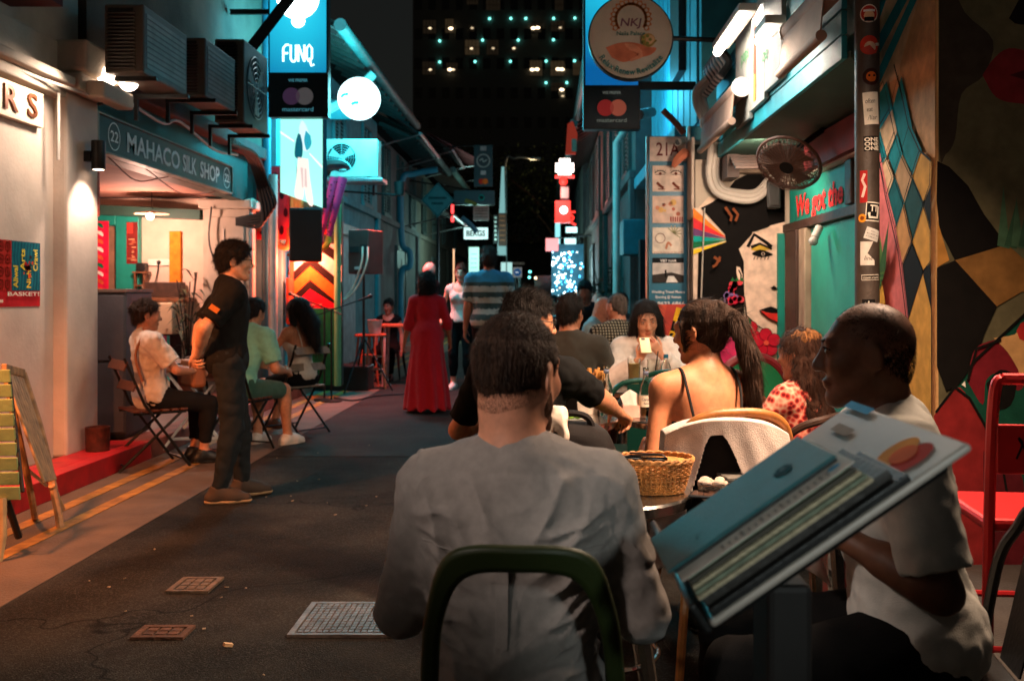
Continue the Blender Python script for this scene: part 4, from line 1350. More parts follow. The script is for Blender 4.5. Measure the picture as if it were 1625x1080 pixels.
# shophouse row on the left, bar first
def shophouse(label, y0, y1, X, wallm, eave=4.9, over=0.75, wins=2, top=7.5, doors=True, roof=True, side=-1, shutm=None):
 """a two storey shophouse front facing the lane; side -1 = left row, +1 = right row"""
 s = thing('shophouse', label, 'building', (X, (y0 + y1) / 2, 0))
 sx = -side            # direction of the street
 L = y1 - y0
 def q(mb, x0, x1, a, b, z0, z1): mb.bb(min(sx * x0, sx * x1), max(sx * x0, sx * x1), a - (y0 + y1) / 2, b - (y0 + y1) / 2, z0, z1); return mb
 q(MB(), -5, 0, y0 + 0.003, y1 - 0.003, 0, eave if roof else top).build('wall', wallm, s)
 q(MB(), 0.001, 0.09, y0 + 0.01, y1 - 0.01, 2.9, 3.02).build('string_course', wallm, s, bevel=0.015)
 for y in (y0 + 0.15, y1 - 0.15): q(MB(), 0.001, 0.08, y - 0.14, y + 0.14, 0.1, 2.899).build('pilaster', wallm, s, bevel=0.012)
 sm = shutm or mat('shutter_dark', lin((62, 70, 66)), 0.6, var=0.15, dirt=0.3)
 for i in range(wins):
  yc = y0 + L * (i + 0.5) / wins
  hw = min(0.42, L / wins * 0.36)
  f = q(q(q(q(MB(), 0.002, 0.05, yc - hw - 0.06, yc - hw, 3.1, 4.62), 0.002, 0.05, yc + hw, yc + hw + 0.06, 3.1, 4.62), 0.002, 0.05, yc - hw, yc + hw, 4.56, 4.62), 0.002, 0.07, yc - hw - 0.08, yc + hw + 0.08, 3.03, 3.099)
  fr = f.build('window_frame', sm, s)
  for j in (0, 1):
   a, b = (yc - hw + 0.004, yc - 0.006) if j == 0 else (yc + 0.006, yc + hw - 0.004)
   mb = MB()
   q(q(mb, 0.012, 0.03, a, a + 0.05, 3.11, 4.55), 0.012, 0.03, b - 0.05, b, 3.11, 4.55)
   for k in range(22):
    z = 3.14 + k * 0.064
    mb.box((sx * 0.022, (a + b) / 2 - (y0 + y1) / 2, z), (0.034, b - a - 0.1, 0.012), (0, sx * 0.7, 0))
   mb.build('shutter', sm, fr)
  q(MB(), 0.001, 0.008, yc - hw, yc + hw, 3.1, 4.56).build('pane', M['glassdark'], fr)
 if doors:
  yc = (y0 + y1) / 2
  f = q(q(q(MB(), 0.002, 0.06, yc - 0.8, yc - 0.7, 0.14, 2.5), 0.002, 0.06, yc + 0.7, yc + 0.8, 0.14, 2.5), 0.002, 0.06, yc - 0.7, yc + 0.7, 2.4, 2.5).build('door_frame', sm, s)
  for j in (-1, 1):
   mb = MB(); c = yc + j * 0.35
   q(mb, 0.005, 0.03, c - 0.34, c + 0.34, 0.15, 2.39)
   for z0, z1 in ((0.3, 0.95), (1.1, 2.2)): q(mb, 0.031, 0.045, c - 0.25, c + 0.25, z0, z1)
   mb.build('door', mat('door_panel', lin((66, 52, 44)), 0.6, var=0.2), s)
 if roof:
  mb = MB()
  yy0, yy1 = y0 - (y0 + y1) / 2, y1 - (y0 + y1) / 2
  n = max(6, int(L / 0.22))
  pr = [(sx * over, eave - 0.02), (-sx * 3.6, eave + 2.2)]
  for k in range(n):
   a, b = yy0 + (yy1 - yy0) * k / n, yy0 + (yy1 - yy0) * (k + 1) / n
   mid, r = (a + b) / 2, (b - a) * 0.5
   vs = []
   for (x, z) in pr:
    for j in range(5):
     an = PI * j / 4
     vs.append((x, mid - r * math.cos(an), z + 0.05 * math.sin(an)))
   mb.add(vs, [(j, j + 1, j + 6, j + 5) for j in range(4)])
  mb.add([(pr[0][0], yy0, pr[0][1] - 0.06), (pr[0][0], yy1, pr[0][1] - 0.06), (pr[1][0], yy1, pr[1][1] - 0.06), (pr[1][0], yy0, pr[1][1] - 0.06)], [(0, 1, 2, 3)])
  mb.build('roof', M['rooftile'], s)
  MB().tube([(sx * (over + 0.08), yy0 + 0.01, eave - 0.05), (sx * (over + 0.08), yy1 - 0.01, eave - 0.05)], 0.085, 10).build('gutter', mat('gutter_green', lin((96, 110, 104)), 0.5, dirt=0.3), s, smooth=True)
  for k in range(int(L / 0.5)):
   y = yy0 + 0.25 + k * 0.5
   MB().beam((sx * 0.0, y, eave + 0.25), (sx * (over), y, eave - 0.10), 0.05, 0.08).build('rafter', M['dwood'], s)
 return s
bar = shophouse('pale blue shophouse of the bar behind the lit round sign and screen', 13.12, 21.0, -3.5, M['blue_wall'], 4.9, 0.75, 3, doors=False, shutm=mat('shutter_blue', lin((88, 120, 124)), 0.6, var=0.12, dirt=0.3))
shophouse('grey shophouse with dark shutters and the number 16 by its door', 21.0, 27.5, -3.5, M['grey_wall'], 4.7, 0.8, 3)
shophouse('dim shophouse in the row behind the diamond shaped sign', 27.5, 36.0, -3.5, M['dplaster'], 4.8, 0.9, 3)
shophouse('long dark shophouse beyond the lit BERGS sign', 36.0, 60.0, -3.5, M['grey_wall'], 5.0, 0.9, 4)
# bar front: stage corner
t = thing('bar_stall', 'open bar corner with red cut out panels and zigzag painted wall', 'bar', (-3.2, 13.4, 0))
o5 = (-3.2, 13.4, 0)
P_(MB().bb(-3.30, -2.66, 13.22, 13.30, 0.15, 2.72), 'side_wall', M['dteal'], t, o5)
a = Art()
x0, x1 = -3.29, -2.67
def chev(zl, zm, zr, h, col):
 xm = x0 + (x1 - x0) * 0.34
 a.poly([(x0, zl - h), (xm, zm - h), (x1, zr - h), (x1, zr), (xm, zm), (x0, zl)], col)
a.rect(x0, 0.15, x1, 1.15, (20, 110, 70))
a.rect(x0, 1.15, x1, 2.0, (230, 215, 205))
chev(1.98, 2.14, 1.86, 0.14, (30, 22, 20))
chev(1.64, 1.84, 1.50, 0.13, (30, 22, 20))
chev(1.51, 1.71, 1.37, 0.20, (230, 110, 40))
chev(1.33, 1.53, 1.19, 0.12, (30, 22, 20))
a.poly([(x0, 1.16), (x0, 1.21), (x0 + .21, 1.41), (x1, 1.16)], (200, 24, 50))
a.poly([(x0, 2.16), (x0 + .21, 2.0), (x1, 2.3), (x1, 2.72), (x0, 2.72)], (70, 120, 96))
a.build('painted_chevrons', (0 - o5[0], 13.219 - o5[1], 0), (1, 0, 0), (0, 0, 1), t)
P_(MB().tube([(-2.70, 13.12, 0.15), (-2.70, 13.12, 2.7)], 0.045, 12), 'post', mat('green_post', lin((90, 160, 110)), 0.5, var=0.1), t, o5, smooth=True)
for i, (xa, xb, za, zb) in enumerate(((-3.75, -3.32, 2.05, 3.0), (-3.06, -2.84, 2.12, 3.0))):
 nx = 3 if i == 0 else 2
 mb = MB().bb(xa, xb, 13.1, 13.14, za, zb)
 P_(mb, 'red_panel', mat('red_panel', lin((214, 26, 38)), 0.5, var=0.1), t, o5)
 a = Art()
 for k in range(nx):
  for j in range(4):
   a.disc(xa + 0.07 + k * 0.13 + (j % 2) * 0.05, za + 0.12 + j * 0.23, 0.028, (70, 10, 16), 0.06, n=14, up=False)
 a.build('hole_shade', (0 - o5[0], 13.098 - o5[1], 0), (1, 0, 0), (0, 0, 1), t)  # dark ovals laid on the panel in place of shaded holes
P_(MB().bb(-3.36, -3.16, 13.12, 13.2, 2.3, 2.62), 'yellow_crate_end', mat('pine', lin((206, 150, 70)), 0.6), t, o5)
for i in range(4): P_(MB().bb(-3.355 + i * 0.05, -3.32 + i * 0.05, 13.1, 13.119, 2.31, 2.61), 'slat', mat('pine', (0, 0, 0)), t, o5)
P_(MB().tube(bez([(-3.72, 13.0, 2.2), (-3.5, 13.0, 2.18), (-3.46, 13.0, 2.0), (-3.32, 13.0, 1.96), (-3.28, 13.0, 2.2)], 6), 0.045, 8), 'orange_pipe', paint((226, 110, 60)), t, o5, smooth=True)
P_(MB().bb(-3.9, -3.31, 13.9, 14.0, 0.15, 2.9), 'back_panel', mat('bar_red_brown', lin((110, 44, 34)), 0.8, var=0.25), t, o5)
P_(MB().bb(-3.345, -3.30, 13.2, 13.3, 0.6, 1.9).tube([(-3.33, 13.15, 0.95), (-3.33, 13.15, 1.55)], 0.05, 8), 'red_column', paint((226, 90, 60)), t, o5)
s = thing('bar_shelf', 'tall open shelf of bottles and bar things lit red', 'shelf', (-3.55, 13.55, 0.15))
mb = MB()
for x in (-0.27, 0.2): mb.bb(x, x + 0.03, -0.16, 0.16, 0, 2.05)
mb.build('upright', M['wood'], s)
zs = [0.22, 0.5, 0.85, 1.19, 1.45, 1.70]
for z in zs: MB().bb(-0.239, 0.199, -0.17, 0.17, z, z + 0.03).build('board', mat('shelf_board', lin((200, 120, 80)), 0.6, var=0.2), s)
g = random.Random(11)
kinds = [((200, 60, 40), 'red bottle'), ((70, 130, 140), 'teal bottle'), ((220, 180, 120), 'amber bottle'), ((60, 40, 32), 'dark bottle'), ((230, 210, 190), 'white bottle')]
NTH = ('first', 'second', 'third', 'fourth', 'fifth', 'sixth', 'seventh', 'eighth')
for zi, z in enumerate(zs[:-1]):
 for k in range(8):
  c, nm = g.choice(kinds)
  h = g.uniform(0.1, 0.2); r = g.uniform(0.016, 0.026)
  x, y = -3.55 - 0.21 + k * 0.052, 13.55 - 0.08 + g.uniform(-.04, .06)
  o = MB().lathe([(r, 0), (r, h * 0.6), (r * 0.4, h * 0.75), (r * 0.4, h)], (0, 0, 0), 8).build('bottle', mat('bottle_%s' % nm.split()[0], lin(c), 0.25, var=0.05, bump=0), smooth=True)
  o.location = (x, y, 0.15 + z + 0.031)
  tag(o, '%s standing %s from the wall on the %s board up of the bar shelf' % (nm, NTH[k], NTH[zi]), 'bottle', 'bottles on the bar shelf')
def speaker(label, loc, rz, w, d, h, m, back=False):
 s = thing('loudspeaker', label, 'loudspeaker', loc, rz)
 b = MB()
 b.prism([(-w / 2, d / 2), (-w / 2 * .7, -d / 2), (w / 2 * .7, -d / 2), (w / 2, d / 2)][::-1], (0, 0, h / 2), (1, 0, 0), (0, 1, 0), h)
 b.build('cabinet', m, s, bevel=0.012)
 MB().bb(-w / 2 + 0.015, w / 2 - 0.015, d / 2 + 0.001, d / 2 + 0.012, 0.02, h - 0.02).build('grille', M['black'], s, bevel=0.006)
 MB().bb(-w * .12, w * .12, -d / 2 - 0.012, -d / 2 - 0.001, h * 0.1, h * 0.16).build('badge', mat('pale_badge', lin((190, 190, 185)), 0.4), s)
 MB().bb(-w * .3, w * .02, -d / 2 - 0.01, -d / 2 - 0.001, h * .48, h * .62).bb(w * .08, w * .3, -d / 2 - 0.01, -d / 2 - 0.001, h * .46, h * .66).build('socket_plate', M['dark'], s)
 return s
speaker('black loudspeaker hung under the lit screen in front of the red panels', (-2.97, 12.55, 1.74), R(190), 0.40, 0.34, 0.66, M['black'])
put(MB().tube([(-3.0, 12.75, 2.35), (-3.0, 13.1, 2.5)], 0.02, 6).tube([(-2.98, 12.55, 2.41), (-3.0, 12.75, 2.43), (-3.0, 12.8, 2.35)], 0.015, 6), 'speaker_bracket', M['black_metal'], 'black bracket carrying the black loudspeaker on the bar wall', 'bracket')
speaker('dark brown loudspeaker seen from behind on a pole by the stool table', (-2.5, 13.9, 1.62), R(-14), 0.42, 0.36, 0.60, mat('brown_cabinet', lin((74, 50, 44)), 0.55, var=0.15))
s = thing('speaker_stand', 'thin black tripod stand under the brown loudspeaker', 'stand', (-2.5, 13.9, 0))
MB().tube([(0, 0, 0.3), (0, 0, 1.62)], 0.018, 8).build('pole', M['black_metal'], s)
for k in range(3):
 a = k * 2.094
 MB().tube([(0, 0, 0.75), (0.4 * math.cos(a), 0.4 * math.sin(a), 0.01)], 0.012, 6).build('leg', M['black_metal'], s)
for i in range(2):
 mb = MB().tube(bez([(-2.47 + i * .07, 13.65, 1.98), (-2.47 + i * .07, 13.55, 1.75), (-2.58 + i * .05, 13.5, 1.42), (-2.75, 13.4, 1.22), (-2.95 - i * .1, 13.2, 1.2)], 7), 0.014, 6)
 put(mb, 'speaker_cable', mat('pink_cable', lin((220, 150, 130)), 0.5), ['thick pale cable hanging from the socket nearer the cabinet middle', 'thick pale cable hanging from the socket at the cabinet edge'][i], 'cable', smooth=True)
def mic_stand(label, loc, rz, h=1.35):
 s = thing('microphone_stand', label, 'microphone stand', loc, rz)
 MB().lathe([(0.13, 0), (0.13, 0.02), (0.02, 0.035), (0.0001, 0.035)], (0, 0, 0), 16).build('base', M['black_metal'], s)
 MB().tube([(0, 0, 0.03), (0, 0, h)], 0.012, 6).build('pole', M['black_metal'], s)
 MB().tube([(-0.25, 0, h - 0.1), (0.35, 0, h + 0.12)], 0.009, 6).build('boom', M['black_metal'], s)
 MB().tube([(0.33, 0, h + 0.11), (0.47, 0, h + 0.16)], [0.012, 0.02], 8).ball((0.48, 0, h + 0.165), 0.028, 10, 8).build('microphone', M['black'], s, smooth=True)
mic_stand('black microphone stand with its boom over the green painted wall', (-2.78, 12.7, 0), R(165), 1.18)
mic_stand('second black microphone stand close to the green post', (-2.66, 12.55, 0), R(10), 1.15)
s = thing('mannequin_legs', 'pair of hanging mannequin legs in pink polka dot stockings and bright shoes', 'mannequin', (-2.85, 12.95, 1.95))
pk = mat('pink_stocking', lin((236, 70, 150)), 0.6, var=0.1)
for i in range(2):
 x = 0.05 + i * 0.10
 lg = MB().tube(bez([(x + 0.1, 0, 0.88), (x + 0.02, -0.05, 0.5), (x - 0.08, 0, 0.12)], 6), [0.065 - 0.035 * k / 12 for k in range(13)], 10).build('leg', pk, s, smooth=True)
 mb = MB()
 g = random.Random(3 + i)
 for k in range(20):
  tt = k / 20
  zc = 0.12 + 0.74 * tt
  xc = x - 0.08 + 0.16 * tt; r = 0.032 + 0.033 * tt
  an = g.uniform(-2.6, -0.5)
  mb.ball((xc + r * math.cos(an), -0.03 * math.sin(PI * tt) * 1.4 + r * math.sin(an), zc), 0.011, 6, 4)
 mb.build('polka_dot', M['black'], lg)
 MB().tube(bez([(x - 0.08, 0, 0.13), (x - 0.09, -0.02, 0.04), (x - 0.16, -0.04, -0.04)], 4), [0.035, .036, .038, .04, .042, .04, .036, .03, .02], 8).build('shoe', paint((230, 170, 60)) if i else paint((200, 60, 80)), s, smooth=True)
s = thing('fabric_tail', 'dark teal curled fabric serpent hanging behind the pink stockings', 'decoration', (-2.95, 13.05, 2.0))
MB().tube(bez([(0.42, 0, 0.98), (0.3, 0, 1.02), (0.08, 0, 0.95), (-0.02, 0, 0.55), (0.02, 0, 0.25), (-0.08, 0, 0.05)], 6), [0.03 + 0.06 * math.sin(PI * k / 30) for k in range(31)], 8).build('body', M['dteal'], s, smooth=True)
MB().ball((-0.01, -0.09, 0.62), 0.03, 8, 6).build('eye', paint((240, 240, 230)), s, smooth=True)
# lit signs of the bar
def lightbox(label, name, x0, x1, Y, z0, zs_, z1, dim, logo=True, blue_only=False, st=1.0):
 s = thing(name, label, 'sign', ((x0 + x1) / 2, Y, z0))
 w, h = x1 - x0, z1 - z0
 MB().bb(-w / 2, w / 2, -0.07, 0.07, 0, h).build('case', M['black'], s, bevel=0.006)
 zz = zs_ - z0
 m = bpy.data.materials.new('blue_lightbox')
 m.use_nodes = True
 nt = m.node_tree; b = nt.nodes['Principled BSDF']
 tc = nt.nodes.new('ShaderNodeTexCoord'); mp = nt.nodes.new('ShaderNodeMapping')
 mp.inputs['Location'].default_value = (0, 0, -(h - 0.28))
 gr = nt.nodes.new('ShaderNodeTexGradient'); gr.gradient_type = 'SPHERICAL'
 mp.inputs['Scale'].default_value = (1.1, 0.001, 1.0)
 mp.inputs['Location'].default_value = (0, 0, -(h - 0.28) * 1.0)
 nt.links.new(tc.outputs['Object'], mp.inputs[0]); nt.links.new(mp.outputs[0], gr.inputs[0])
 rp = nt.nodes.new('ShaderNodeValToRGB')
 rp.color_ramp.elements[0].color = lin((0, 88, 150)) + (1,)
 rp.color_ramp.elements[1].color = lin((40, 215, 245)) + (1,)
 nt.links.new(gr.outputs['Fac'], rp.inputs[0]); nt.links.new(rp.outputs[0], b.inputs['Emission Color'])
 b.inputs['Emission Strength'].default_value = 1.1 * st
 b.inputs['Base Color'].default_value = (0.01, 0.02, 0.03, 1)
 a = Art()
 a.rect(-w / 2 + 0.02, zz, w / 2 - 0.02, h - 0.02, m)
 a.rect(-w / 2 + 0.02, 0.015, w / 2 - 0.02, zz - 0.01, mat('navy_print', lin((14, 30, 40)), 0.4, var=0.05))
 u = w / 0.68
 c1, c2, ct = dim
 lc = paint(tuple(int(p * .5 + q * .5) for p, q in zip(c1, c2)), emit=.3)
 c1, c2, ct = paint(c1, emit=.3), paint(c2, emit=.3), paint(ct, emit=.4)
 a.text('WE PREFER', 0, zz - 0.105 * u, 0.032 * u, ct, w=0.22 * u, bold=0.02)
 r = 0.098 * u
 yc = zz - 0.27 * u
 a.disc(-0.075 * u, yc, r, c1)
 a.disc(0.075 * u, yc, r, c2)
 th = math.acos(0.075 * u / r)
 lens = [(-0.075 * u + r * math.cos(-th + 2 * th * k / 12), yc + r * math.sin(-th + 2 * th * k / 12)) for k in range(13)] + [(0.075 * u + r * math.cos(PI - th + 2 * th * k / 12), yc + r * math.sin(PI - th + 2 * th * k / 12)) for k in range(13)]
 a.poly(lens, lc)
 a.text('mastercard', 0, zz - 0.44 * u, 0.048 * u, ct, w=0.35 * u, bold=0.005)
 if logo:
  wg = glow('logo_white_glow', (225, 252, 255), 9)
  a.disc(0.0, h - 0.13, 0.24, wg)
  a.disc(0.005, h - 0.39, 0.075, wg)
  fg = glow('letter_glow', (200, 250, 255), 3)
  def S_(pts, k=0.022): a.stroke(pts, k, fg, up=False)
  a.z += 0.001
  yb, hh = zz + 0.12, 0.19
  xs = -0.165
  S_([(xs, yb), (xs, yb + hh * .8), (xs + 0.03, yb + hh), (xs + 0.065, yb + hh)]); S_([(xs, yb + hh * .5), (xs + 0.055, yb + hh * .5)])
  xs = -0.08
  S_([(xs, yb + hh), (xs, yb + .03), (xs + 0.02, yb), (xs + 0.04, yb), (xs + 0.06, yb + .03), (xs + 0.06, yb + hh)])
  xs = 0.005
  S_([(xs, yb), (xs, yb + hh)]); S_([(xs, yb + hh), (xs + .07, yb)]); S_([(xs + .07, yb), (xs + .07, yb + hh)])
  xs = 0.10
  S_([(xs + .03, yb), (xs, yb + .04), (xs, yb + hh - .04), (xs + .03, yb + hh), (xs + .06, yb + hh - .04), (xs + .06, yb + .04), (xs + .03, yb)]); S_([(xs + .03, yb + .04), (xs + .055, yb - .05), (xs + .085, yb - .03)])
 else:
  a.text('l', -w * 0.06, zz + 0.1, 0.06, glow('letter_glow', (200, 250, 255), 3), bold=0.03)
 a.build('print', (0, -0.0705, 0), (1, 0, 0), (0, 0, 1), s)
 e0, e1_ = (-w / 2 - .45, -w / 2 - .001) if x0 < 0 else (w / 2 + .001, w / 2 + .5)
 for k in (.2, .8): MB().bb(e0, e1_, -.02, .02, h * k, h * (k + .04)).build('wall_bracket', M['black_metal'], s)
 return s
lightbox('blue lit hanging sign reading FUNQ with white round logo', 'bar_sign', -3.14, -2.46, 11.5, 3.345, 3.85, 4.82, ((88, 62, 96), (112, 108, 110), (90, 180, 200)))
lamp('sign_wash', (-2.8, 11.9, 4.5), 110, (0.10, 0.75, 1.0), 0.2)
put(MB().beam((-3.2, 10.98, 4.02), (-2.72, 11.2, 4.78), 0.06, 0.12), 'roof_strut', M['black_metal'], 'black diagonal strut crossing in front of the blue sign', 'strut')
A_, B_, C_, D_ = at(445, 188, 12.0), at(512, 189, 11.5), at(512, 330, 11.5), at(445, 305, 12.0)
s = thing('video_screen', 'glowing mint video screen showing a standing figure under the blue sign', 'screen', tuple((A_ + C_) / 2))
c0 = (A_ + C_) / 2
u_ = (B_ - A_); w_ = u_.length; u_ = u_.normalized(); v_ = V((0, 0, 1)); n_ = u_.cross(v_).normalized()
def sp(fx, fy):  # screen coordinates 0-1
 top = A_.lerp(B_, fx); bot = D_.lerp(C_, fx)
 return bot.lerp(top, fy)
mb = MB()
vs = [p - c0 - n_ * 0.002 for p in (D_, C_, B_, A_)] + [p - c0 - n_ * 0.06 for p in (D_, C_, B_, A_)]
mb.add(vs, [(0, 1, 2, 3), (7, 6, 5, 4), (0, 4, 5, 1), (1, 5, 6, 2), (2, 6, 7, 3), (3, 7, 4, 0)])
mb.build('case', M['black'], s)
shapes = [([(0, 0), (1, 0), (1, 1), (0, 1)], (150, 238, 222), 2.6),
          ([(0.0, 0.80), (0.34, 0.70), (0.34, 0.72), (0, 0.83)], (235, 255, 250), 2.6), ([(0.7, 0.58), (1, 0.44), (1, 0.47), (0.7, 0.60)], (235, 255, 250), 2.6),
          (bez2([(0.52, 0.98), (0.46, 0.88), (0.50, 0.70), (0.55, 0.62), (0.68, 0.62), (0.72, 0.75), (0.64, 0.9), (0.56, 0.97)], 3), (196, 226, 232), 2.6),
          (bez2([(0.62, 0.86), (0.58, 0.74), (0.64, 0.62), (0.75, 0.70), (0.73, 0.80)], 3), (40, 176, 200), 1.8),
          (bez2([(0.44, 0.82), (0.38, 0.70), (0.36, 0.52), (0.52, 0.52), (0.55, 0.66), (0.5, 0.8)], 3), (10, 120, 140), 1.2),
          (bez2([(0.36, 0.52), (0.40, 0.36), (0.38, 0.22), (0.42, 0.36)], 3), (40, 170, 190), 1.6),
          (bez2([(0.44, 0.52), (0.40, 0.25), (0.36, 0.02), (0.56, 0.02), (0.58, 0.18), (0.66, 0.0), (0.80, 0.0), (0.72, 0.3), (0.68, 0.52)], 3), (236, 224, 214), 2.4),
          ([(0.50, 0.40), (0.54, 0.16), (0.57, 0.16), (0.56, 0.40)], (215, 190, 186), 2.2), ([(0.60, 0.40), (0.60, 0.18), (0.66, 0.18), (0.64, 0.40)], (215, 190, 186), 2.2)]
mb = MB(); ms = []
for i, (pts, c, st) in enumerate(shapes):
 mb.m = i; ms.append(glow('screen_%d' % i, c, st * .55))
 tri = tessellate_polygon([[V((p[0], p[1], 0)) for p in pts]])
 fs = []
 for q in tri:
  a_, b_, c_ = (pts[k] for k in q)
  fs.append(q if (b_[0] - a_[0]) * (c_[1] - a_[1]) - (b_[1] - a_[1]) * (c_[0] - a_[0]) > 0 else (q[2], q[1], q[0]))
 mb.add([sp(*p) - c0 + n_ * 0.001 * (i + 1) for p in pts], fs)
mb.build('picture', ms, s)
s = thing('round_sign', 'round white glowing sign with a winking smile on a bracket', 'sign', (-2.40, 13.0, 3.86))
MB().lathe([(0.0001, -0.06), (0.25, -0.06), (0.27, -0.03), (0.27, 0.05), (0.0001, 0.05)], (0, 0, 0), 40, 'Y').build('disc', glow('round_sign_glow', (205, 250, 255), 4), s, smooth=True)
a = Art()
dk = paint((10, 110, 125))
a.stroke(bez2([(-0.215, 0.0), (-0.19, 0.035), (-0.12, 0.05)], 6), [0.01] + [0.034] * 11 + [0.014], dk)
a.stroke(bez2([(-0.09, -0.09), (-0.04, -0.065), (0.01, -0.066)], 6), [0.008] + [0.04] * 11 + [0.016], dk)
a.build('wink', (0, -0.061, 0), (1, 0, 0), (0, 0, 1), s)
MB().tube([(-0.27, 0.0, 0), (-1.1, 0.1, 0.0)], 0.02, 8).build('bracket', M['black_metal'], s)
lamp('round_sign_light', (-2.40, 12.75, 3.86), 70, (0.2, 0.9, 1.0), 0.25)
lamp('round_sign_back', (-2.30, 13.5, 3.8), 380, (0.04, 0.80, 1.0), 0.25)
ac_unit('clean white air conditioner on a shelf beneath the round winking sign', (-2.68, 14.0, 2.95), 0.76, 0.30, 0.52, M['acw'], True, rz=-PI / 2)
put(MB().bb(-3.5, -2.22, 13.78, 14.2, 2.88, 2.93), 'unit_shelf', M['metal'], 'metal shelf carrying the clean white air conditioner', 'shelf', bevel=0.005)
put(MB().tube(bez([(-2.55, 15.0, 4.62), (-2.72, 15.0, 4.45), (-2.78, 14.9, 4.3), (-3.2, 14.5, 3.95), (-3.42, 14.0, 3.7), (-3.42, 14.0, 0.2)], 5), 0.07, 10), 'downpipe', M['pvc'], 'pale downpipe bending from the roof gutter behind the round sign', 'pipe', smooth=True)
put(MB().bb(-3.45, -2.85, 15.6, 15.7, 4.05, 4.35), 'cut_board', M['blue_wall'], 'pale notched board fixed high beside the blue sign', 'board')
put(MB().tube(bez([(-2.55, 23.9, 4.3), (-3.1, 23.9, 4.2), (-3.38, 23.8, 4.0), (-3.38, 23.8, 2.6), (-3.2, 23.8, 2.35), (-3.2, 23.8, 2.0), (-3.4, 23.8, 1.8), (-3.4, 23.8, 0.2)], 5), 0.075, 10), 'downpipe', mat('blue_pipe', (0, 0, 0)), 'kinked blue downpipe on the grey shophouse with the number 16', 'pipe', smooth=True)
a = Art(); a.text('16', 0, 0, 0.14, (20, 20, 20), bold=0.02)
tag(a.build('house_number', (-3.39, 21.25, 1.95), (0, 1, 0), (0, 0, 1)), 'dark house number 16 on the grey wall', 'number')
s = thing('side_door', 'white arched side door in the wall behind the brown loudspeaker', 'door', (-3.47, 17.6, 0.14))
MB().bb(0, 0.05, -0.6, 0.6, 0, 2.2).build('leaf', mat('white_door', lin((180, 185, 185)), 0.6, dirt=0.3), s, bevel=0.01)
MB().bb(0, 0.09, -0.75, 0.75, 2.21, 2.4).build('lintel', M['pvc'], s, bevel=0.01)
put(MB().bb(-3.4, -3.34, 15.2, 16.6, 0.2, 1.45), 'menu_wall', mat('scribbled_board', lin((66, 54, 48)), 0.8, var=0.6, scale=30), 'dark scribbled board on the wall behind the stool table', 'board')
# hanging things further up the lane
s = thing('diamond_sign', 'dark diamond shaped sign with two lines of lettering on a pole', 'sign', (-2.34, 22.0, 3.4))
MB().prism([(0, -0.38), (0.36, 0), (0, 0.38), (-0.36, 0)], (0, 0, 0), (1, 0, 0), (0, 0, 1), 0.03).build('plate', mat('diamond_teal', lin((50, 92, 92)), 0.5, var=0.1), s)
a = Art(); a.stroke([(0, -0.35), (0.33, 0), (0, 0.35), (-0.33, 0), (0, -0.35)], 0.014, (20, 40, 40))
for z, w in ((0.045, 0.40), (-0.075, 0.26)):
 k = -w / 2
 while k < w / 2 - 0.02:
  q = rnd.uniform(0.018, 0.03); a.rect(k, z - 0.025, k + q * .7, z + 0.025, (18, 38, 38), up=False); k += q
a.build('print', (0, -0.016, 0), (1, 0, 0), (0, 0, 1), s)
MB().tube([(0, 0.03, -0.3), (0, 0.03, -3.4)], 0.03, 8).build('pole', M['black_metal'], s)
def awning(label, y0, y1, z, reach, m, tilt=0.5, edge=None):
 s = thing('awning', label, 'awning', (-3.45, (y0 + y1) / 2, z))
 L = y1 - y0
 MB().add([(0, -L / 2, 0), (reach, -L / 2, -tilt), (reach, L / 2, -tilt), (0, L / 2, 0), (0, -L / 2, -0.03), (reach, -L / 2, -tilt - 0.03), (reach, L / 2, -tilt - 0.03), (0, L / 2, -0.03)],
             [(0, 1, 2, 3), (7, 6, 5, 4), (0, 4, 5, 1), (2, 6, 7, 3), (1, 5, 6, 2), (3, 7, 4, 0)]).build('canopy', m, s)
 MB().tube([(reach + 0.02, -L / 2, -tilt - 0.02), (reach + 0.02, L / 2, -tilt - 0.02)], 0.035, 8).build('front_bar', edge or M['metal'], s)
 for y in (-L / 2 + 0.05, L / 2 - 0.05): MB().tube([(0, y, -tilt - 0.3), (reach, y, -tilt - 0.03)], 0.02, 6).build('arm', M['metal'], s)
awd = mat('awning_dark', lin((60, 50, 50)), 0.8, var=0.2)
edgem = mat('pale_edge', lin((220, 170, 170)), 0.4)
awning('dark awning with a pale front bar just past the kinked blue downpipe', 20.0, 23.5, 5.25, 0.95, awd, 0.7, edgem)
awning('second dark awning with pale bar further up the lane', 25.5, 29.0, 5.7, 1.1, awd, 0.7, edgem)
awning('pink striped awning lit red near the round brewery sign', 29.5, 33.0, 6.1, 1.7, mat('awning_pink', lin((200, 110, 110)), 0.8, var=0.3, scale=3), 0.9, edgem)
awning('low dark awning over the doors behind the diamond sign', 24.5, 28.5, 3.9, 1.2, awd, 0.6, edgem)
def flatsign(name, label, px0, px1, py0, py1, d, face, thick=0.08, paint_fn=None, post=None):
 x0, z1 = onY(px0, py0, d); x1, z0 = onY(px1, py1, d)
 s = thing(name, label, 'sign', ((x0 + x1) / 2, d, z0))
 w, h = x1 - x0, z1 - z0
 MB().bb(-w / 2, w / 2, 0, thick, 0, h).build('panel', face, s, bevel=0.004)
 if paint_fn:
  a = Art(0.002); paint_fn(a, w, h); a.build('print', (0, -0.002, 0), (1, 0, 0), (0, 0, 1), s)
 if post: MB().tube([(0, thick / 2, h), post], 0.02, 6).build('hanger', M['black_metal'], s)
 return s
def scribble(a, x0, x1, z, h, col):
 k = x0
 while k < x1:
  q = rnd.uniform(h * .4, h * .8); a.rect(k, z, min(k + q * .7, x1), z + h * rnd.uniform(.7, 1), col, up=False); k += q
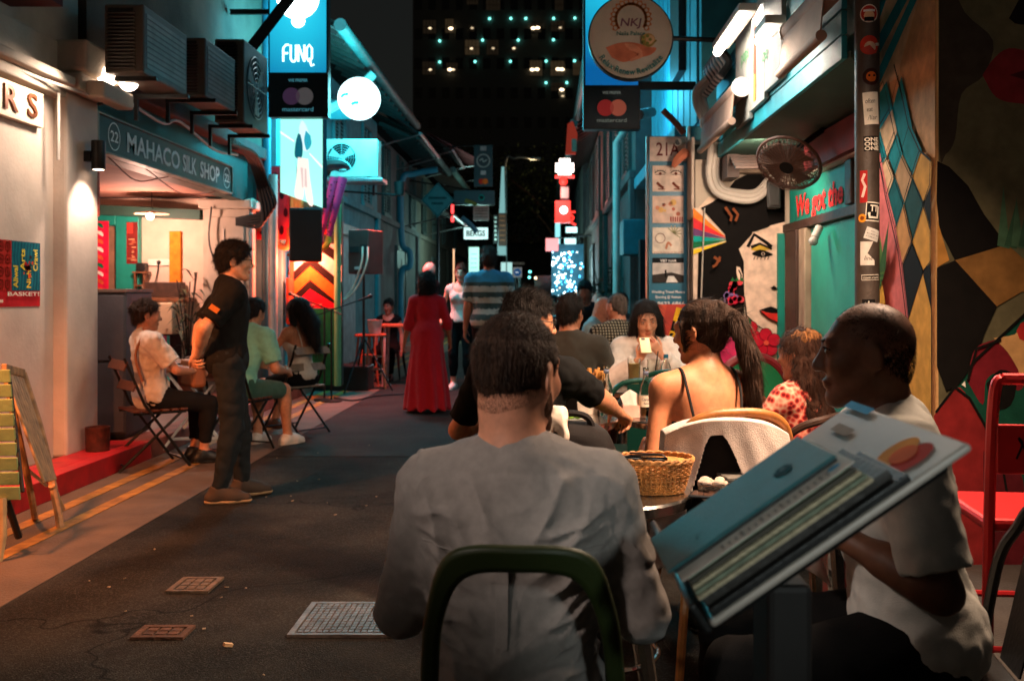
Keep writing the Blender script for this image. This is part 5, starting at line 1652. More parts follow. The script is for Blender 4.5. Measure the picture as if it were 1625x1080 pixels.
def f(a, w, h): a.z += .002; a.disc(w * 0.18, h * 0.5, h * 0.22, (20, 120, 110)); a.disc(w * 0.18, h * 0.5, h * 0.12, (16, 24, 24))
flatsign('hanging_sign', 'long black box sign with a dim teal emblem over the lane', 720, 785, 302, 325, 25, M['black'], 0.15, f, (-1.6, 0, 0.6))
def f(a, w, h):
 cy = h * 0.62
 a.ring(0, cy, w * 0.30, w * 0.37, (150, 150, 140)); a.stroke(bez2([(-w * .2, cy), (-w * .05, cy + w * .1), (0, cy - w * .05), (w * .2, cy + w * .05)], 5), w * 0.06, (160, 160, 150))
 a.rect(-w * .16, h * .86, w * .16, h * .97, (150, 150, 145)); a.rect(-w * .14, h * .28, w * .14, h * .38, (170, 170, 165))
 a.disc(-w * .1, h * .12, w * .15, (190, 50, 30)); a.disc(w * .1, h * .12, w * .15, (220, 110, 40))
flatsign('hanging_sign', 'tall black sign with a pale ring and a red orange dot at its foot', 752, 782, 230, 296, 26, M['black'], 0.1, f, (-1.4, 0, 1.0))
def f(a, w, h): a.z += .002; [scribble(a, -w * .4, w * .4, h * z, h * .1, (90, 80, 74)) for z in (.2, .4, .6, .75)]
flatsign('hanging_sign', 'small dirty white sign with four lines of print over the lane', 751, 776, 326, 350, 27, mat('sign_offwhite', lin((170, 160, 148)), 0.6, var=.1), 0.06, f)
def f(a, w, h): a.text('BERGS', 0, h * 0.26, h * 0.48, (16, 50, 50), w=w * .8, bold=0.03)
flatsign('lit_sign', 'small glowing white sign reading BERGS', 736, 774, 361, 379, 28, glow('bergs_glow', (200, 245, 240), 1.4), 0.12, f, (-1.2, 0, 0.4))
def f(a, w, h): a.z += .002; [a.rect(-w * .25, h * z, w * .25, h * (z + .07), (200, 200, 195), up=False) for z in (.1, .25, .4, .55, .7, .85)]
flatsign('hanging_sign', 'narrow black upright sign with stacked pale letters', 783, 790, 340, 386, 29, M['black'], 0.1, f)
def f(a, w, h): a.z += .002; [scribble(a, -w * .35, w * .35, h * z, h * .05, (180, 110, 80)) for z in (.15, .3, .45, .6, .75, .88)]
flatsign('hanging_sign', 'brown upright sign with orange print beside the narrow black one', 791, 804, 338, 390, 30, mat('sign_brown', lin((80, 42, 30)), 0.6), 0.1, f)
def f(a, w, h): a.z += .002; [scribble(a, -w * .3, w * .3, h * z, h * .05, (120, 170, 160)) for z in (.3, .45, .6, .75)]
flatsign('lit_sign', 'upright glowing pale green menu panel under the BERGS sign', 744, 760, 392, 440, 29.5, glow('menu_glow', (170, 240, 215), 1.2), 0.1, f)
lamp('menu_light', at(752, 400, 28.5), 120, (0.5, 1, 0.9), 0.3)
s = thing('feather_flag', 'tall pale tapering flag glowing over the lane', 'flag', tuple(at(797, 405, 31)))
MB().prism([(-0.16, 0), (0.12, 0), (0.06, 2.72), (-0.02, 2.72)], (0, 0, 0), (1, 0, 0), (0, 0, 1), 0.03).build('cloth', glow('flag_glow', (140, 200, 200), 0.7), s)
MB().tube([(0.13, 0.02, 2.72), (0.13, 0.02, -2.4)], 0.02, 6).build('pole', M['metal'], s)
put(MB().beam(at(718, 325, 25), at(718, 352, 25), 0.06, 0.06), 'neon_tube', glow('red_neon', (255, 60, 60), 4), 'short red neon tube beneath the long black box sign', 'neon')
put(MB().beam(at(720, 395, 26), at(720, 450, 26), 0.035, 0.035), 'neon_tube', glow('warm_neon', (255, 190, 140), 1.5), 'thin upright warm neon strip by a doorway in the lane', 'neon')
put(MB().tube(bez([at(733, 345, 24), at(745, 355, 24), at(757, 368, 24)], 5), 0.06, 8), 'curved_pipe', mat('blue_pipe', (0, 0, 0)), 'short curved blue pipe beside the BERGS sign', 'pipe')
put(MB().bb(*sorted((at(795, 0, 33).x, at(812, 0, 33).x)), 33, 33.5, 1.6, 2.4), 'white_column', glow('white_panel_glow', (190, 240, 235), .9), 'bright white lit panel by the feather flag', 'panel')
put(MB().tube(bez([at(738, 318, 24), at(750, 322, 24), at(756, 326, 24)], 4), 0.05, 8), 'green_pennant', mat('pennant', lin((90, 120, 50)), .6), 'small green rolled pennant over the long black box sign', 'pennant')
s = thing('stage_lamp', 'small can lamp throwing red light on the bar corner', 'lamp', (-2.15, 14.9, 2.9))
MB().lathe([(0.0001, -0.1), (0.07, -0.1), (0.085, 0.1), (0.08, 0.1), (0.07, 0.0), (0.0001, 0.0)], (0, 0, 0), 16).build('can', M['black_metal'], s, smooth=True)
MB().tube([(0, 0, -0.1), (-1.35, 0, 0.0)], 0.018, 6).build('arm', M['black_metal'], s)
lamp('red_stage_light', (-2.2, 14.2, 2.85), 700, (1, 0.10, 0.07), 0.08, 'SPOT', aim=(-2.5, 13.8, 0), angle=105, blend=0.7)
lamp('red_bar_light', (-3.15, 12.95, 1.75), 95, (1, 0.16, 0.08), 0.08)
# right row
shophouse('dark shophouse with blue light on its front past the number 21A board', 13.6, 20.0, 1.22, M['grey_wall'], 4.9, 0.5, 3, side=1)
shophouse('unlit shophouse standing beside the red lanterns', 20.0, 28.0, 1.15, M['dplaster'], 4.8, 0.5, 3, side=1)
shophouse('long dim shophouse behind the glittering bulbs', 28.0, 60.0, 1.05, M['grey_wall'], 5.0, 0.5, 4, side=1)
t = thing('nail_salon_house', 'teal lit shophouse front behind the tall 21A price board', 'building', (1.4, 11, 0))
o5 = (1.4, 11, 0)
cyan = mat('cyan_boards', lin((60, 150, 170)), 0.6, var=0.12, dirt=0.2)
P_(MB().bb(1.38, 6, 9.35, 13.58, 0, 2.75), 'wall', M['grey_wall'], t, o5)
P_(MB().bb(1.45, 6, 9.35, 13.58, 2.9, 7), 'upper_wall', cyan, t, o5)
P_(MB().bb(1.2, 6, 9.36, 13.57, 2.751, 2.899), 'string_course', cyan, t, o5, bevel=0.01)
for k in range(9):
 P_(MB().bb(1.425, 1.449, 9.5 + k * 0.45, 9.88 + k * 0.45, 2.95, 5.2), 'board', cyan, t, o5, bevel=0.008)
P_(MB().bb(1.0, 1.38, 12.9, 13.5, 1.85, 2.3), 'meter_box', mat('teal_box', lin((30, 120, 130)), .5), t, o5, bevel=0.01)
P_(MB().bb(1.15, 1.379, 12.2, 12.4, 0, 2.0), 'column', M['dark'], t, o5)
P_(MB().bb(1.35, 1.43, 10.2, 10.9, 3.6, 7), 'dark_pilaster', M['dwood'], t, o5)
put(MB().tube([(1.02, 14.4, 0.1), (1.02, 14.4, 3.5), (1.15, 14.45, 3.7)], 0.055, 10), 'downpipe', M['pvc'], 'pale straight downpipe past the blue lit sign', 'pipe', smooth=True)
lamp('salon_wash', (1.05, 11.5, 3.6), 45, (0.08, 0.65, 1.0), 0.2)
leafy('hanging_plant', 'dark trailing pot plant against the wall past the price board', (1.0, 15.5, 0.03), 2.0, 90, 0.5, leafm, seed=9, lw=0.04, ll=0.2)
leafy('street_plant', 'bushy dark plant by the wall under the glittering bulbs', (0.95, 18.5, 0.03), 1.7, 90, 0.7, leafm, seed=10, lw=0.04, ll=0.2)
put(MB().beam((1.2, 11.6, 2.35), (1.28, 11.6, 1.95), 0.16, 0.03).beam((1.3, 11.6, 2.3), (1.33, 11.6, 2.0), 0.06, 0.03), 'red_cloth', paint((190, 40, 36)), 'red and yellow cloth bundle hanging beside the 21A board', 'cloth')
d = 9.0
x0, x1 = onY(1030, 0, d)[0], onY(1090, 0, d)[0]
s = thing('price_board', 'tall narrow blue board headed 21A with framed nail pictures', 'sign', ((x0 + x1) / 2, d, 0))
w = x1 - x0
def zz(py): return CH + (VY - py) * d / F
mb = MB().bb(-w / 2, w / 2, 0, 0.03, zz(492), zz(216)); mb.build('board', mat('board_blue', lin((24, 110, 140)), 0.35, var=0.06), s, bevel=0.004)
MB().tube([(w / 2 + 0.02, 0.03, 0), (w / 2 + 0.02, 0.03, zz(200))], 0.02, 10).tube([(-w / 2 - 0.015, 0.03, 0), (-w / 2 - 0.015, 0.03, zz(216))], 0.012, 8).build('post', M['metal'], s, smooth=True)
a = Art()
hw = w / 2
a.rect(-hw + 0.005, zz(256), hw - 0.005, zz(217), (214, 196, 186))
a.text('21A', -0.0, zz(247), zz(226) - zz(247), (110, 50, 50), w=w * .62, bold=0.012)
a.rect(-hw + .03, zz(304), hw - .03, zz(263), (228, 205, 190)); a.rect(-hw + .03, zz(354), hw - .03, zz(311), (224, 196, 180)); a.rect(-hw + .03, zz(402), hw - .03, zz(361), (232, 220, 205)); a.rect(-hw + .03, zz(448), hw - .03, zz(409), (205, 200, 196))
br, dk, sk = (120, 60, 44), (40, 34, 34), (206, 140, 110)
a.z += .001
for k, (cx, py) in enumerate(((-.07, 275), (.07, 275), (-.07, 295), (.07, 295))):
 z = zz(py)
 if k < 2:
  a.stroke(bez2([(cx - .05, z), (cx - .02, z + .02), (cx + .02, z + .02), (cx + .05, z)], 4), .008, dk, up=False); a.disc(cx, z - .005, .014, br, n=10, up=False); a.stroke([(cx - .045, z - .012), (cx + .045, z - .012)], .004, dk, up=False)
  for j in range(5): a.stroke([(cx - .04 + j * .02, z + .012), (cx - .05 + j * .025, z + .03)], .003, dk, up=False)
 else:
  a.stroke(bez2([(cx - .03, z + .03), (cx, z), (cx + .03, z - .02)], 4), .022, br, up=False); a.stroke([(cx - .02, z - .03), (cx + .04, z - .03)], .01, br, up=False)
for k in range(9):
 a.disc(-.1 + rnd.random() * .2, zz(332) + rnd.uniform(-.06, .06), rnd.uniform(.012, .03), rnd.choice([(220, 150, 120), (190, 110, 90), (235, 190, 120), (240, 215, 205)]), n=9, up=False)
for k in range(6): a.rect(.02 + k * .02, zz(352), .03 + k * .02, zz(344), (160, 30, 40), up=False)
a.ring(-.07, zz(378), .04, .046, br, 20, up=False); a.stroke(bez2([(-.02, zz(395)), (.0, zz(385)), (.03, zz(390))], 4), .02, sk, up=False)
for k in range(7): a.stroke([(.05, zz(370)), (.05 + .07 * math.cos(k * .5 - .6), zz(370) + .07 * math.sin(k * .5 - .6))], .008, (150, 150, 110), up=False)
a.text('your coconut oil for sale', 0, zz(401), .013, (150, 60, 50), w=w * .75, up=False)
a.rect(-hw + .03, zz(417), hw - .03, zz(409), (30, 34, 38)); a.text('VIET NAM', 0, zz(415.5), .022, (240, 240, 240), w=.14, bold=.02)
a.poly([(-hw + .03, zz(448)), (hw - .03, zz(448)), (hw - .03, zz(437)), (.03, zz(432)), (-hw + .03, zz(436))], (60, 56, 54)); a.rect(-.03, zz(440), -.015, zz(428), (20, 20, 20)); a.poly([(-.02, zz(448)), (.0, zz(438)), (.05, zz(438)), (.09, zz(448))], (235, 235, 232))
a.text('Wedding Travel Photos', 0, zz(465), .024, (235, 245, 248), w=w * .88, bold=.012)
a.text('Shooting @ Vietnam', 0, zz(473), .024, (235, 245, 248), w=w * .68, bold=.012)
a.disc(-.13, zz(481), .02, (200, 40, 44)); a.text('9623 6866', .025, zz(484.5), .034, (245, 248, 250), w=w * .72, bold=.02)
a.build('print', (0, -.001, 0), (1, 0, 0), (0, 0, 1), s)
s2 = thing('security_camera', 'white bullet camera on a bracket over the 21A board', 'camera', tuple(at(1074, 228, 8.9)))
MB().tube([(0, -.08, 0), (.06, .1, .03)], .035, 12).build('body', M['pvc'], s2, smooth=True)
MB().lathe([(.0001, 0), (.026, 0), (.026, .004)], (0, -.084, 0), 12, 'Y').build('lens', M['black'], s2)
MB().tube([(.06, .1, .03), (.3, .2, .04)], .02, 8).build('arm', M['pvc'], s2)
put(MB().tube(bez([at(1052, 175, 8.9), at(1072, 195, 8.9), at(1085, 212, 8.9)], 4), .03, 6), 'statue_arm', mat('doll_wood', lin((120, 66, 50)), .6), 'brown carved arm reaching out over the white camera', 'carving', smooth=True)
put(MB().tube(bez([at(1068, 265, 8.9), at(1078, 250, 8.9), at(1092, 240, 8.9)], 4), [.02, .03, .04, .045, .045, .045, .05, .05, .03], 6), 'carved_hand', mat('doll_tan', lin((190, 110, 80)), .6), 'tan carved hand in front of the number board', 'carving', smooth=True)
s = thing('round_sign', 'round cream nail salon sign with an ornate crest and two hands', 'sign', (onY(1000.5, 0, 8)[0], 8.0, onY(0, 61, 8)[1]))
r = 0.338
MB().lathe([(.0001, -.04), (r - .01, -.04), (r, -.03), (r, .04), (.0001, .04)], (0, 0, 0), 48, 'Y').build('disc', mat('black_rim', lin((30, 28, 26)), .4), s, smooth=True)
a = Art()
cream = mat('sign_cream', lin((178, 160, 142)), .5, var=.06)
a.disc(0, 0, r - .012, cream, n=56)
org = (182, 104, 60)
a.ring(0, .14, .108, .128, org, 40, a0=R(-35), a1=R(215))
for k in range(17):
 an = R(-30 + 240 * k / 16)
 cx, cz = .142 * math.cos(an), .14 + .142 * math.sin(an)
 a.ring(cx, cz, .014, .022, org, 10, up=False); a.disc(cx + .018 * math.cos(an), cz + .018 * math.sin(an), .010, (200, 120, 80), n=8, up=False)
 a.disc(.118 * math.cos(an + .1), .14 + .118 * math.sin(an + .1), .011, (170, 84, 50), n=8, up=False)
a.text('NKJ', 0, .085, .062, (122, 84, 92), w=.17, bold=.018, shear=.15)
a.text('Nails Palace', 0, .012, .032, (40, 96, 90), w=.225, bold=.012)
skin1, skin2 = (188, 104, 76), (204, 128, 98)
a.poly(bez2([(-.2, -.085), (-.1, -.05), (.02, -.045), (.14, -.08), (.2, -.09), (.16, -.14), (.05, -.17), (-.06, -.20), (-.15, -.165)], 4), skin1)
for k in range(4):
 a.stroke(bez2([(-.05 + k * .012, -.06 - k * .012), (.03 + k * .01, -.075 - k * .016), (.08, -.12 - k * .012), (.055 - k * .02, -.165 - k * .008)], 4), [.02] * 20 + [.016] * 5, skin2)
 a.stroke(bez2([(-.02 + k * .012, -.075 - k * .014), (.05, -.1 - k * .014), (.065 - k * .01, -.15)], 4), .003, (120, 60, 48))
a.disc(.135, -.03, .055, (170, 130, 70)); a.disc(.15, -.025, .035, (196, 150, 110)); a.stroke(bez2([(.08, -.04), (.14, -.075), (.2, -.03)], 4), .014, (130, 110, 60))
for k in range(5): a.disc(.12 + .03 * math.cos(k * 1.25), -.025 + .03 * math.sin(k * 1.25), .014, (120, 120, 60), n=7, up=False)
a.arc_text('Relax Renew Revitalize', 0, 0, .302, .046, (30, 104, 104), bold=.02, wide=.86)
a.build('print', (0, -.0405, 0), (1, 0, 0), (0, 0, 1), s)
MB().tube([(r - .01, .0, 0), (1.0, .1, 0)], .02, 8).build('bracket', M['black_metal'], s)
lightbox('blue lit sign with two overlapping red card circles behind the round cream sign', 'bar_sign', onY(925, 0, 9)[0], onY(1015, 0, 9)[0], 9.0, onY(0, 207, 9)[1], onY(0, 138, 9)[1], 4.6, ((150, 44, 44), (176, 92, 74), (120, 130, 124)), logo=False)
put(MB().tube([at(1015, 182, 9.1), at(1035, 178, 9.3)], .045, 10), 'spot_lamp', M['metal'], 'small silver spot lamp beside the blue lit sign', 'lamp', smooth=True)
# mural house, nearest on the right
t = thing('mural_house', 'shophouse with a painted woman mural, teal shop front and blue fascia', 'building', (2, 7, 0))
o5 = (2, 7, 0)
P_(MB().bb(1.30, 2.2, 8.72, 9.33, 0, 2.5), 'pier', M['plaster2'], t, o5)
P_(MB().bb(2.12, 6, 5.75, 8.715, 0, 2.5), 'shop_wall', M['dteal'], t, o5)
P_(MB().bb(1.9, 6, 4.9, 5.745, 0, 6), 'corner_wall', mat('ochre_wall', lin((196, 150, 96)), .8, var=.08, bump=.3, bscale=50, dirt=.15), t, o5, bevel=.012)
P_(MB().bb(1.85, 6, 5.75, 9.33, 2.9, 7), 'upper_wall', M['plaster2'], t, o5)
P_(MB().bb(1.82, 1.849, 8.3, 9.3, 3.0, 7), 'window_board', mat('dusty_teal', lin((46, 84, 84)), .6, dirt=.3), t, o5)
P_(MB().bb(1.78, 1.849, 7.5, 8.0, 2.9, 7), 'peach_pilaster', mat('peach', lin((196, 150, 116)), .8, var=.1), t, o5, bevel=.02)
P_(MB().bb(1.80, 1.849, 6.6, 7.2, 2.9, 7), 'pilaster', M['plaster2'], t, o5, bevel=.02)
P_(MB().prism([(1.5, 4.95), (1.9, 5.74), (6, 5.76), (6, 8.65), (1.5, 8.65)], (0, 0, 2.515), (1, 0, 0), (0, 1, 0), .03), 'soffit', M['dgreen'], t, o5)
fas = mat('turquoise_board', lin((30, 150, 165)), .5, var=.2, scale=4, dirt=.35)
for k in range(6): P_(MB().bb(1.47, 1.499, 5.0, 8.65, 2.50 + k * .125, 2.617 + k * .125), 'board', fas, t, o5, bevel=.004)
P_(MB().bb(1.5, 1.84, 5.0, 8.65, 3.25, 3.28), 'fascia_top', fas, t, o5)
P_(MB().bb(1.5, 1.6, 8.30, 8.64, 2.30, 2.49), 'corbel', M['dwood'], t, o5)
for k in range(5): P_(MB().bb(1.52, 2.1, 8.05 + k * .06, 8.09 + k * .06, 2.34 + k * .03, 2.36 + k * .03), 'louvre', M['dwood'], t, o5)
P_(MB().bb(1.95, 2.115, 5.76, 7.6, 2.26, 2.48), 'red_soffit_beam', mat('maroon_beam', lin((120, 30, 36)), .7, var=.15), t, o5)
P_(MB().bb(2.0, 2.115, 6.3, 8.6, 2.245, 2.258), 'white_ledge', mat('white_ledge', lin((235, 220, 205)), .5, var=.04), t, o5)
P_(MB().bb(2.06, 2.115, 6.85, 8.5, 1.93, 2.24), 'transom_panel', M['teal'], t, o5, bevel=.006)
P_(MB().bb(2.03, 2.118, 6.0, 8.62, 1.86, 1.928), 'lintel', M['dwood'], t, o5, bevel=.006)
P_(MB().bb(2.03, 2.118, 6.7, 6.84, 1.94, 2.24), 'transom_post', M['dwood'], t, o5, bevel=.006)
P_(MB().bb(2.0, 2.118, 8.05, 8.42, 0.03, 1.855), 'door_post', M['dwood'], t, o5, bevel=.01)
P_(MB().bb(2.02, 2.118, 7.86, 7.99, 0.03, 1.855).bb(2.02, 2.118, 7.995, 8.04, 0.03, 1.855), 'frame', mat('beige_frame', lin((150, 130, 110)), .5), t, o5, bevel=.01)
P_(MB().bb(2.07, 2.118, 5.8, 7.85, 0.05, 1.855), 'door', mat('bright_teal_door', lin((12, 150, 130)), .5, var=.08, dirt=.1), t, o5, bevel=.006)
P_(MB().bb(2.0, 2.2, 8.66, 8.718, 0.03, 1.86), 'jamb', M['teal'], t, o5)
s = thing('neon_script', 'red brush lettering reading We got the on the teal panel', 'lettering', (2.055, 7.6, 2.0))
a = Art()
a.text('We got the', 0, -.03, .165, (240, 60, 60), w=1.3, bold=.03, shear=.12, rot=0)
a.build('lettering', (0, 0, 0), (0, -1, 0), (0, 0, 1), s)
speaker('small black loudspeaker on the wall by the We got the panel', (1.93, 8.55, 2.06), R(180), .12, .12, .24, M['black'])
put(MB().tube([(2.0, 7.35, 1.82), (1.95, 7.3, 1.74)], .03, 10).ball((1.94, 7.29, 1.72), .035, 10, 8), 'security_camera', M['pvc'], 'small white dome camera under the lintel of the teal door', 'camera', smooth=True)
def PZ(px, py): return onY(px, py, 8.717)
def pol(pts, k=0):
 q = [PZ(*p) for p in pts]
 return bez2(q + [q[0]], k)[:-1] if k else q
a = Art(.0015)
W_, BK, SKN, PNK = (226, 200, 178), (15, 12, 11), (236, 206, 184), (226, 56, 110)
a.poly(pol([(1100, 640), (1100, 330), (1108, 330), (1125, 312), (1150, 318), (1245, 318), (1245, 640)]), W_)
for c, p in (((236, 130, 50), [(1100, 330), (1154, 378), (1100, 345)]), ((214, 52, 60), [(1100, 345), (1154, 378), (1100, 362)]), ((104, 66, 110), [(1100, 362), (1154, 379), (1100, 374)]), ((20, 160, 150), [(1100, 374), (1154, 380), (1100, 384)]), ((30, 110, 70), [(1100, 384), (1154, 381), (1100, 394)]), ((244, 200, 50), [(1100, 396), (1154, 383), (1100, 404)])):
 a.poly(pol(p), c)
a.poly(pol([(1245, 292), (1225, 276), (1195, 272), (1166, 286), (1150, 308), (1128, 322), (1112, 330), (1150, 372), (1152, 384), (1108, 400), (1106, 480), (1118, 498), (1150, 512), (1180, 508), (1182, 420), (1172, 395), (1196, 368), (1245, 352)]), BK)
a.poly(pol([(1245, 352), (1222, 358), (1205, 372), (1194, 368), (1190, 385), (1180, 400), (1180, 440), (1181, 480), (1186, 505), (1205, 520), (1230, 540), (1245, 545)]), SKN)
a.poly(pol([(1245, 545), (1230, 540), (1205, 518), (1184, 500), (1180, 520), (1178, 560), (1195, 590), (1245, 600)]), SKN)
a.poly(pol([(1100, 640), (1100, 505), (1110, 484), (1122, 500), (1150, 515), (1176, 512), (1178, 560), (1165, 600), (1160, 640)]), PNK)
a.stroke([PZ(*p) for p in [(1186, 392), (1196, 372), (1214, 384), (1224, 392)]], .03, BK)
a.poly(pol([(1190, 390), (1205, 385), (1225, 394), (1223, 397), (1205, 391), (1192, 395)]), BK)
a.poly(pol([(1190, 396), (1205, 389), (1222, 396), (1205, 399)]), (205, 170, 60))
a.poly(pol([(1192, 402), (1206, 396), (1223, 402), (1224, 405), (1208, 408), (1196, 405)], 3), BK)
a.disc(*PZ(1210, 403), .016, (214, 190, 170), n=10); a.disc(*PZ(1210, 403), .011, BK, n=10)
for x in (1197, 1202, 1208, 1214, 1219): a.stroke([PZ(x, 407), PZ(x - 2, 412)], .006, BK, up=False)
a.poly(pol([(1168, 422), (1174, 424), (1178, 436), (1178, 450), (1172, 446), (1168, 434)], 3), SKN); a.stroke([PZ(*p) for p in [(1168, 422), (1174, 424), (1178, 436), (1177, 448)]], .008, BK); a.stroke([PZ(*p) for p in [(1171, 428), (1175, 436), (1174, 448)]], .012, BK)
a.poly(pol([(1221, 457), (1227, 453), (1233, 458), (1228, 460)]), BK)
a.poly(pol([(1236, 456), (1241, 452), (1245, 456), (1245, 478), (1238, 476)]), BK)
a.poly(pol([(1203, 492), (1222, 486), (1232, 490), (1245, 484), (1245, 498), (1225, 496)], 2), BK)
a.poly(pol([(1206, 493), (1225, 497), (1245, 496), (1245, 506), (1232, 511), (1216, 504)], 3), (212, 50, 44)); a.stroke([PZ(*p) for p in [(1204, 493), (1218, 505), (1233, 512), (1245, 509)]], .012, BK)
a.stroke([PZ(*p) for p in [(1180, 470), (1183, 500), (1196, 514), (1210, 522)]], [.006, .012, .02, .006], BK)
g = random.Random(4)
for k in range(16): a.disc(*PZ(1164 + g.uniform(-9, 12), 464 + g.uniform(-16, 16)), .026, g.choice([(214, 40, 62), (226, 70, 80), (200, 30, 60)]), n=10, up=False)
a.z += .001
for k in range(10): a.disc(*PZ(1156 + g.uniform(-7, 10), 470 + g.uniform(-12, 12)), .022, (124, 98, 150), n=10, up=False)
a.z += .001
for k in range(8): a.disc(*PZ(1160 + g.uniform(-4, 6), 476 + g.uniform(-5, 6)), .02, (226, 40, 70), n=9, up=False)
for k in range(3): a.poly(pol([(1158 + k * 7, 446), (1161 + k * 7, 440), (1165 + k * 7, 446)]), (40, 110, 60), up=False)
def flower(cx, cy, r, n=5, c=(190, 26, 48), a0=0.3):
 for k in range(n):
  an = a0 + k * 2 * PI / n
  X, Z = PZ(cx + r * .62 * math.cos(an), cy + r * .62 * math.sin(an))
  a.disc(X, Z, r * .50 * 8.717 / F, (60, 10, 22), n=16, up=True); a.disc(X, Z, r * .46 * 8.717 / F, c, n=16)
 a.disc(*PZ(cx, cy), r * .2 * 8.717 / F, (236, 90, 70), n=10)
flower(1184, 528, 19, 5, (196, 30, 48)); flower(1213, 543, 21, 5, (200, 28, 52), .9)
for p in ([(1166, 546), (1176, 540), (1174, 550)], [(1180, 548), (1184, 558), (1176, 556)], [(1186, 505), (1190, 512), (1184, 516)]): a.poly(pol(p), (20, 100, 60))
for x in range(6):
 c = PZ(1178 + x * 13, 586 + x * 5); a.ring(c[0], c[1], .05, .056, BK, 16, a0=.2, a1=3.4)
for p in ([(1148, 330), (1158, 345), (1156, 352)], [(1160, 332), (1168, 342), (1164, 352)], [(1140, 408), (1134, 420), (1128, 424)], [(1140, 415), (1130, 408)]): a.stroke([PZ(*q) for q in p], .022, (130, 70, 40))
P2 = a.build('painted_woman', (0 - 2, 8.717 - 7, 0), (1, 0, 0), (0, 0, 1), t)
a = Art()
for k in range(5):
 z = 1.55 + k * .1
P_(MB().bb(1.27, 1.299, 8.75, 9.3, 2.0, 2.7), 'pier_cap', M['plaster'], t, o5, bevel=.01)
for i in range(3):
 q = i * 7
 pts = [at(1180 + q, 105, 8.2), at(1135 + q, 118, 8.4), at(1106 + q, 140, 8.55), at(1104 + q, 165, 8.6), at(1122 + q, 205, 8.6), at(1128 + q, 235, 8.6), at(1124 + q, 275, 8.62), at(1134 + q, 304 - q * .4, 8.62), at(1160 + q, 316 - q * .8, 8.6), at(1195 + q * .3, 318 - q, 8.6), at(1218, 300 - q, 8.6), at(1226 + q * .5, 270, 8.6)]
 put(MB().tube(bez(pts, 5), .026, 8), 'conduit', M['pvc'], ['lowest of the three cream pipes looping over the mural', 'middle one of the three cream pipes looping over the mural', 'uppermost of the three cream pipes looping over the mural'][i], 'pipe', smooth=True)
for i, x in enumerate((1135, 1143)): put(MB().tube([at(x, 240, 8.66), at(x - 2, 305, 8.66)], .02, 8), 'thin_conduit', M['pvc'], ['short straight cream conduit inside the pipe loop over the mural', 'second short straight cream conduit inside the pipe loop'][i], 'pipe')
put(MB().tube([at(1118, 330, 8.69), at(1108, 600, 8.69)], .006, 5), 'string', M['pvc'], 'thin pale string hanging down over the mural', 'string')
put(MB().bb(1.52, 2.0, 8.60, 8.71, 2.37, 2.48), 'panel_box', mat('greige_panel', lin((150, 128, 108)), .7, dirt=.2), 'flat beige panel above the mural under the fascia', 'panel', bevel=.01)
s = thing('fascia_panel', 'weathered grey panel with an ice lolly picture and green lettering', 'sign', (1.46, 6.85, 2.95))
for k, (y0, y1, z0, z1) in enumerate(((-.75, -.28, -.30, .32), (-.27, .22, -.34, .36), (.23, .72, -.38, .30))):
 MB().bb(-.03, .0, y0, y1, z0, z1).build('sheet', mat('grey_sheet', lin((150, 148, 140)), .6, var=.15, dirt=.35), s, bevel=.003)
a = Art()
a.poly([(-.05, -.3), (.02, -.3), (.03, -.1), (.03, .1), (-.0, .3), (-.03, .3), (-.06, .1), (-.06, -.1)], (170, 60, 44)); a.rect(-.05, -.3, .015, -.12, (190, 140, 60)); a.stroke([(-.02, .3), (.0, .38)], .02, (60, 40, 34))
a.text('ice', .3, -.1, .09, (60, 130, 80), w=.2, bold=.01); a.text('pops', -.33, .05, .09, (60, 130, 80), w=.26, bold=.01)
a.build('print', (-.031, 0, 0), (0, -1, 0), (0, 0, 1), s)
canvas = mat('beige_canvas', lin((158, 126, 106)), .8, var=.1, bump=.2, bscale=120)
def blind(label, y0, y1, z):
 s = thing('rolled_blind', label, 'blind', (1.38, (y0 + y1) / 2, z))
 L = y1 - y0
 MB().tube([(0, -L / 2, 0), (0, L / 2, 0)], .062, 16).build('roll', canvas, s, smooth=True)
 MB().add([(-.05, -L / 2 + .01, -.02), (-.05, L / 2 - .01, -.02), (-.07, L / 2 - .01, -.22), (-.07, -L / 2 + .01, -.22), (-.045, -L / 2 + .01, -.02), (-.045, L / 2 - .01, -.02), (-.062, L / 2 - .01, -.22), (-.062, -L / 2 + .01, -.22)], [(0, 1, 2, 3), (7, 6, 5, 4), (0, 3, 7, 4), (1, 5, 6, 2)]).build('cloth', canvas, s)
 MB().tube([(-.065, -L / 2, -.235), (-.065, L / 2, -.235)], .028, 12).build('bottom_bar', canvas, s, smooth=True)
 for y in (-L / 2 - .011, L / 2 + .011): MB().tube([(-.0, y - .01, 0), (-.0, y + .01, 0)], .07, 14).build('end_cap', M['pvc'], s)
blind('beige rolled blind nearer the mural over the shop front', 7.1, 8.55, 2.79)
blind('beige rolled blind passing behind the stickered pole', 4.8, 5.64, 2.80)
s = thing('striped_valance', 'folded black and white scalloped canopy at the end of the fascia', 'canopy', (1.40, 8.1, 3.0))
mb = MB()
for k in range(14):
 mb.m = k % 2
 y = -.42 + k * .06
 mb.tube(bez([(.02, y, .32), (-.05, y, .2), (.0, y, .1), (-.06, y, .0)], 4), [.032] * 13, 6)
mb.build('stripe', [M['black'], paint((210, 200, 190))], s, smooth=True)
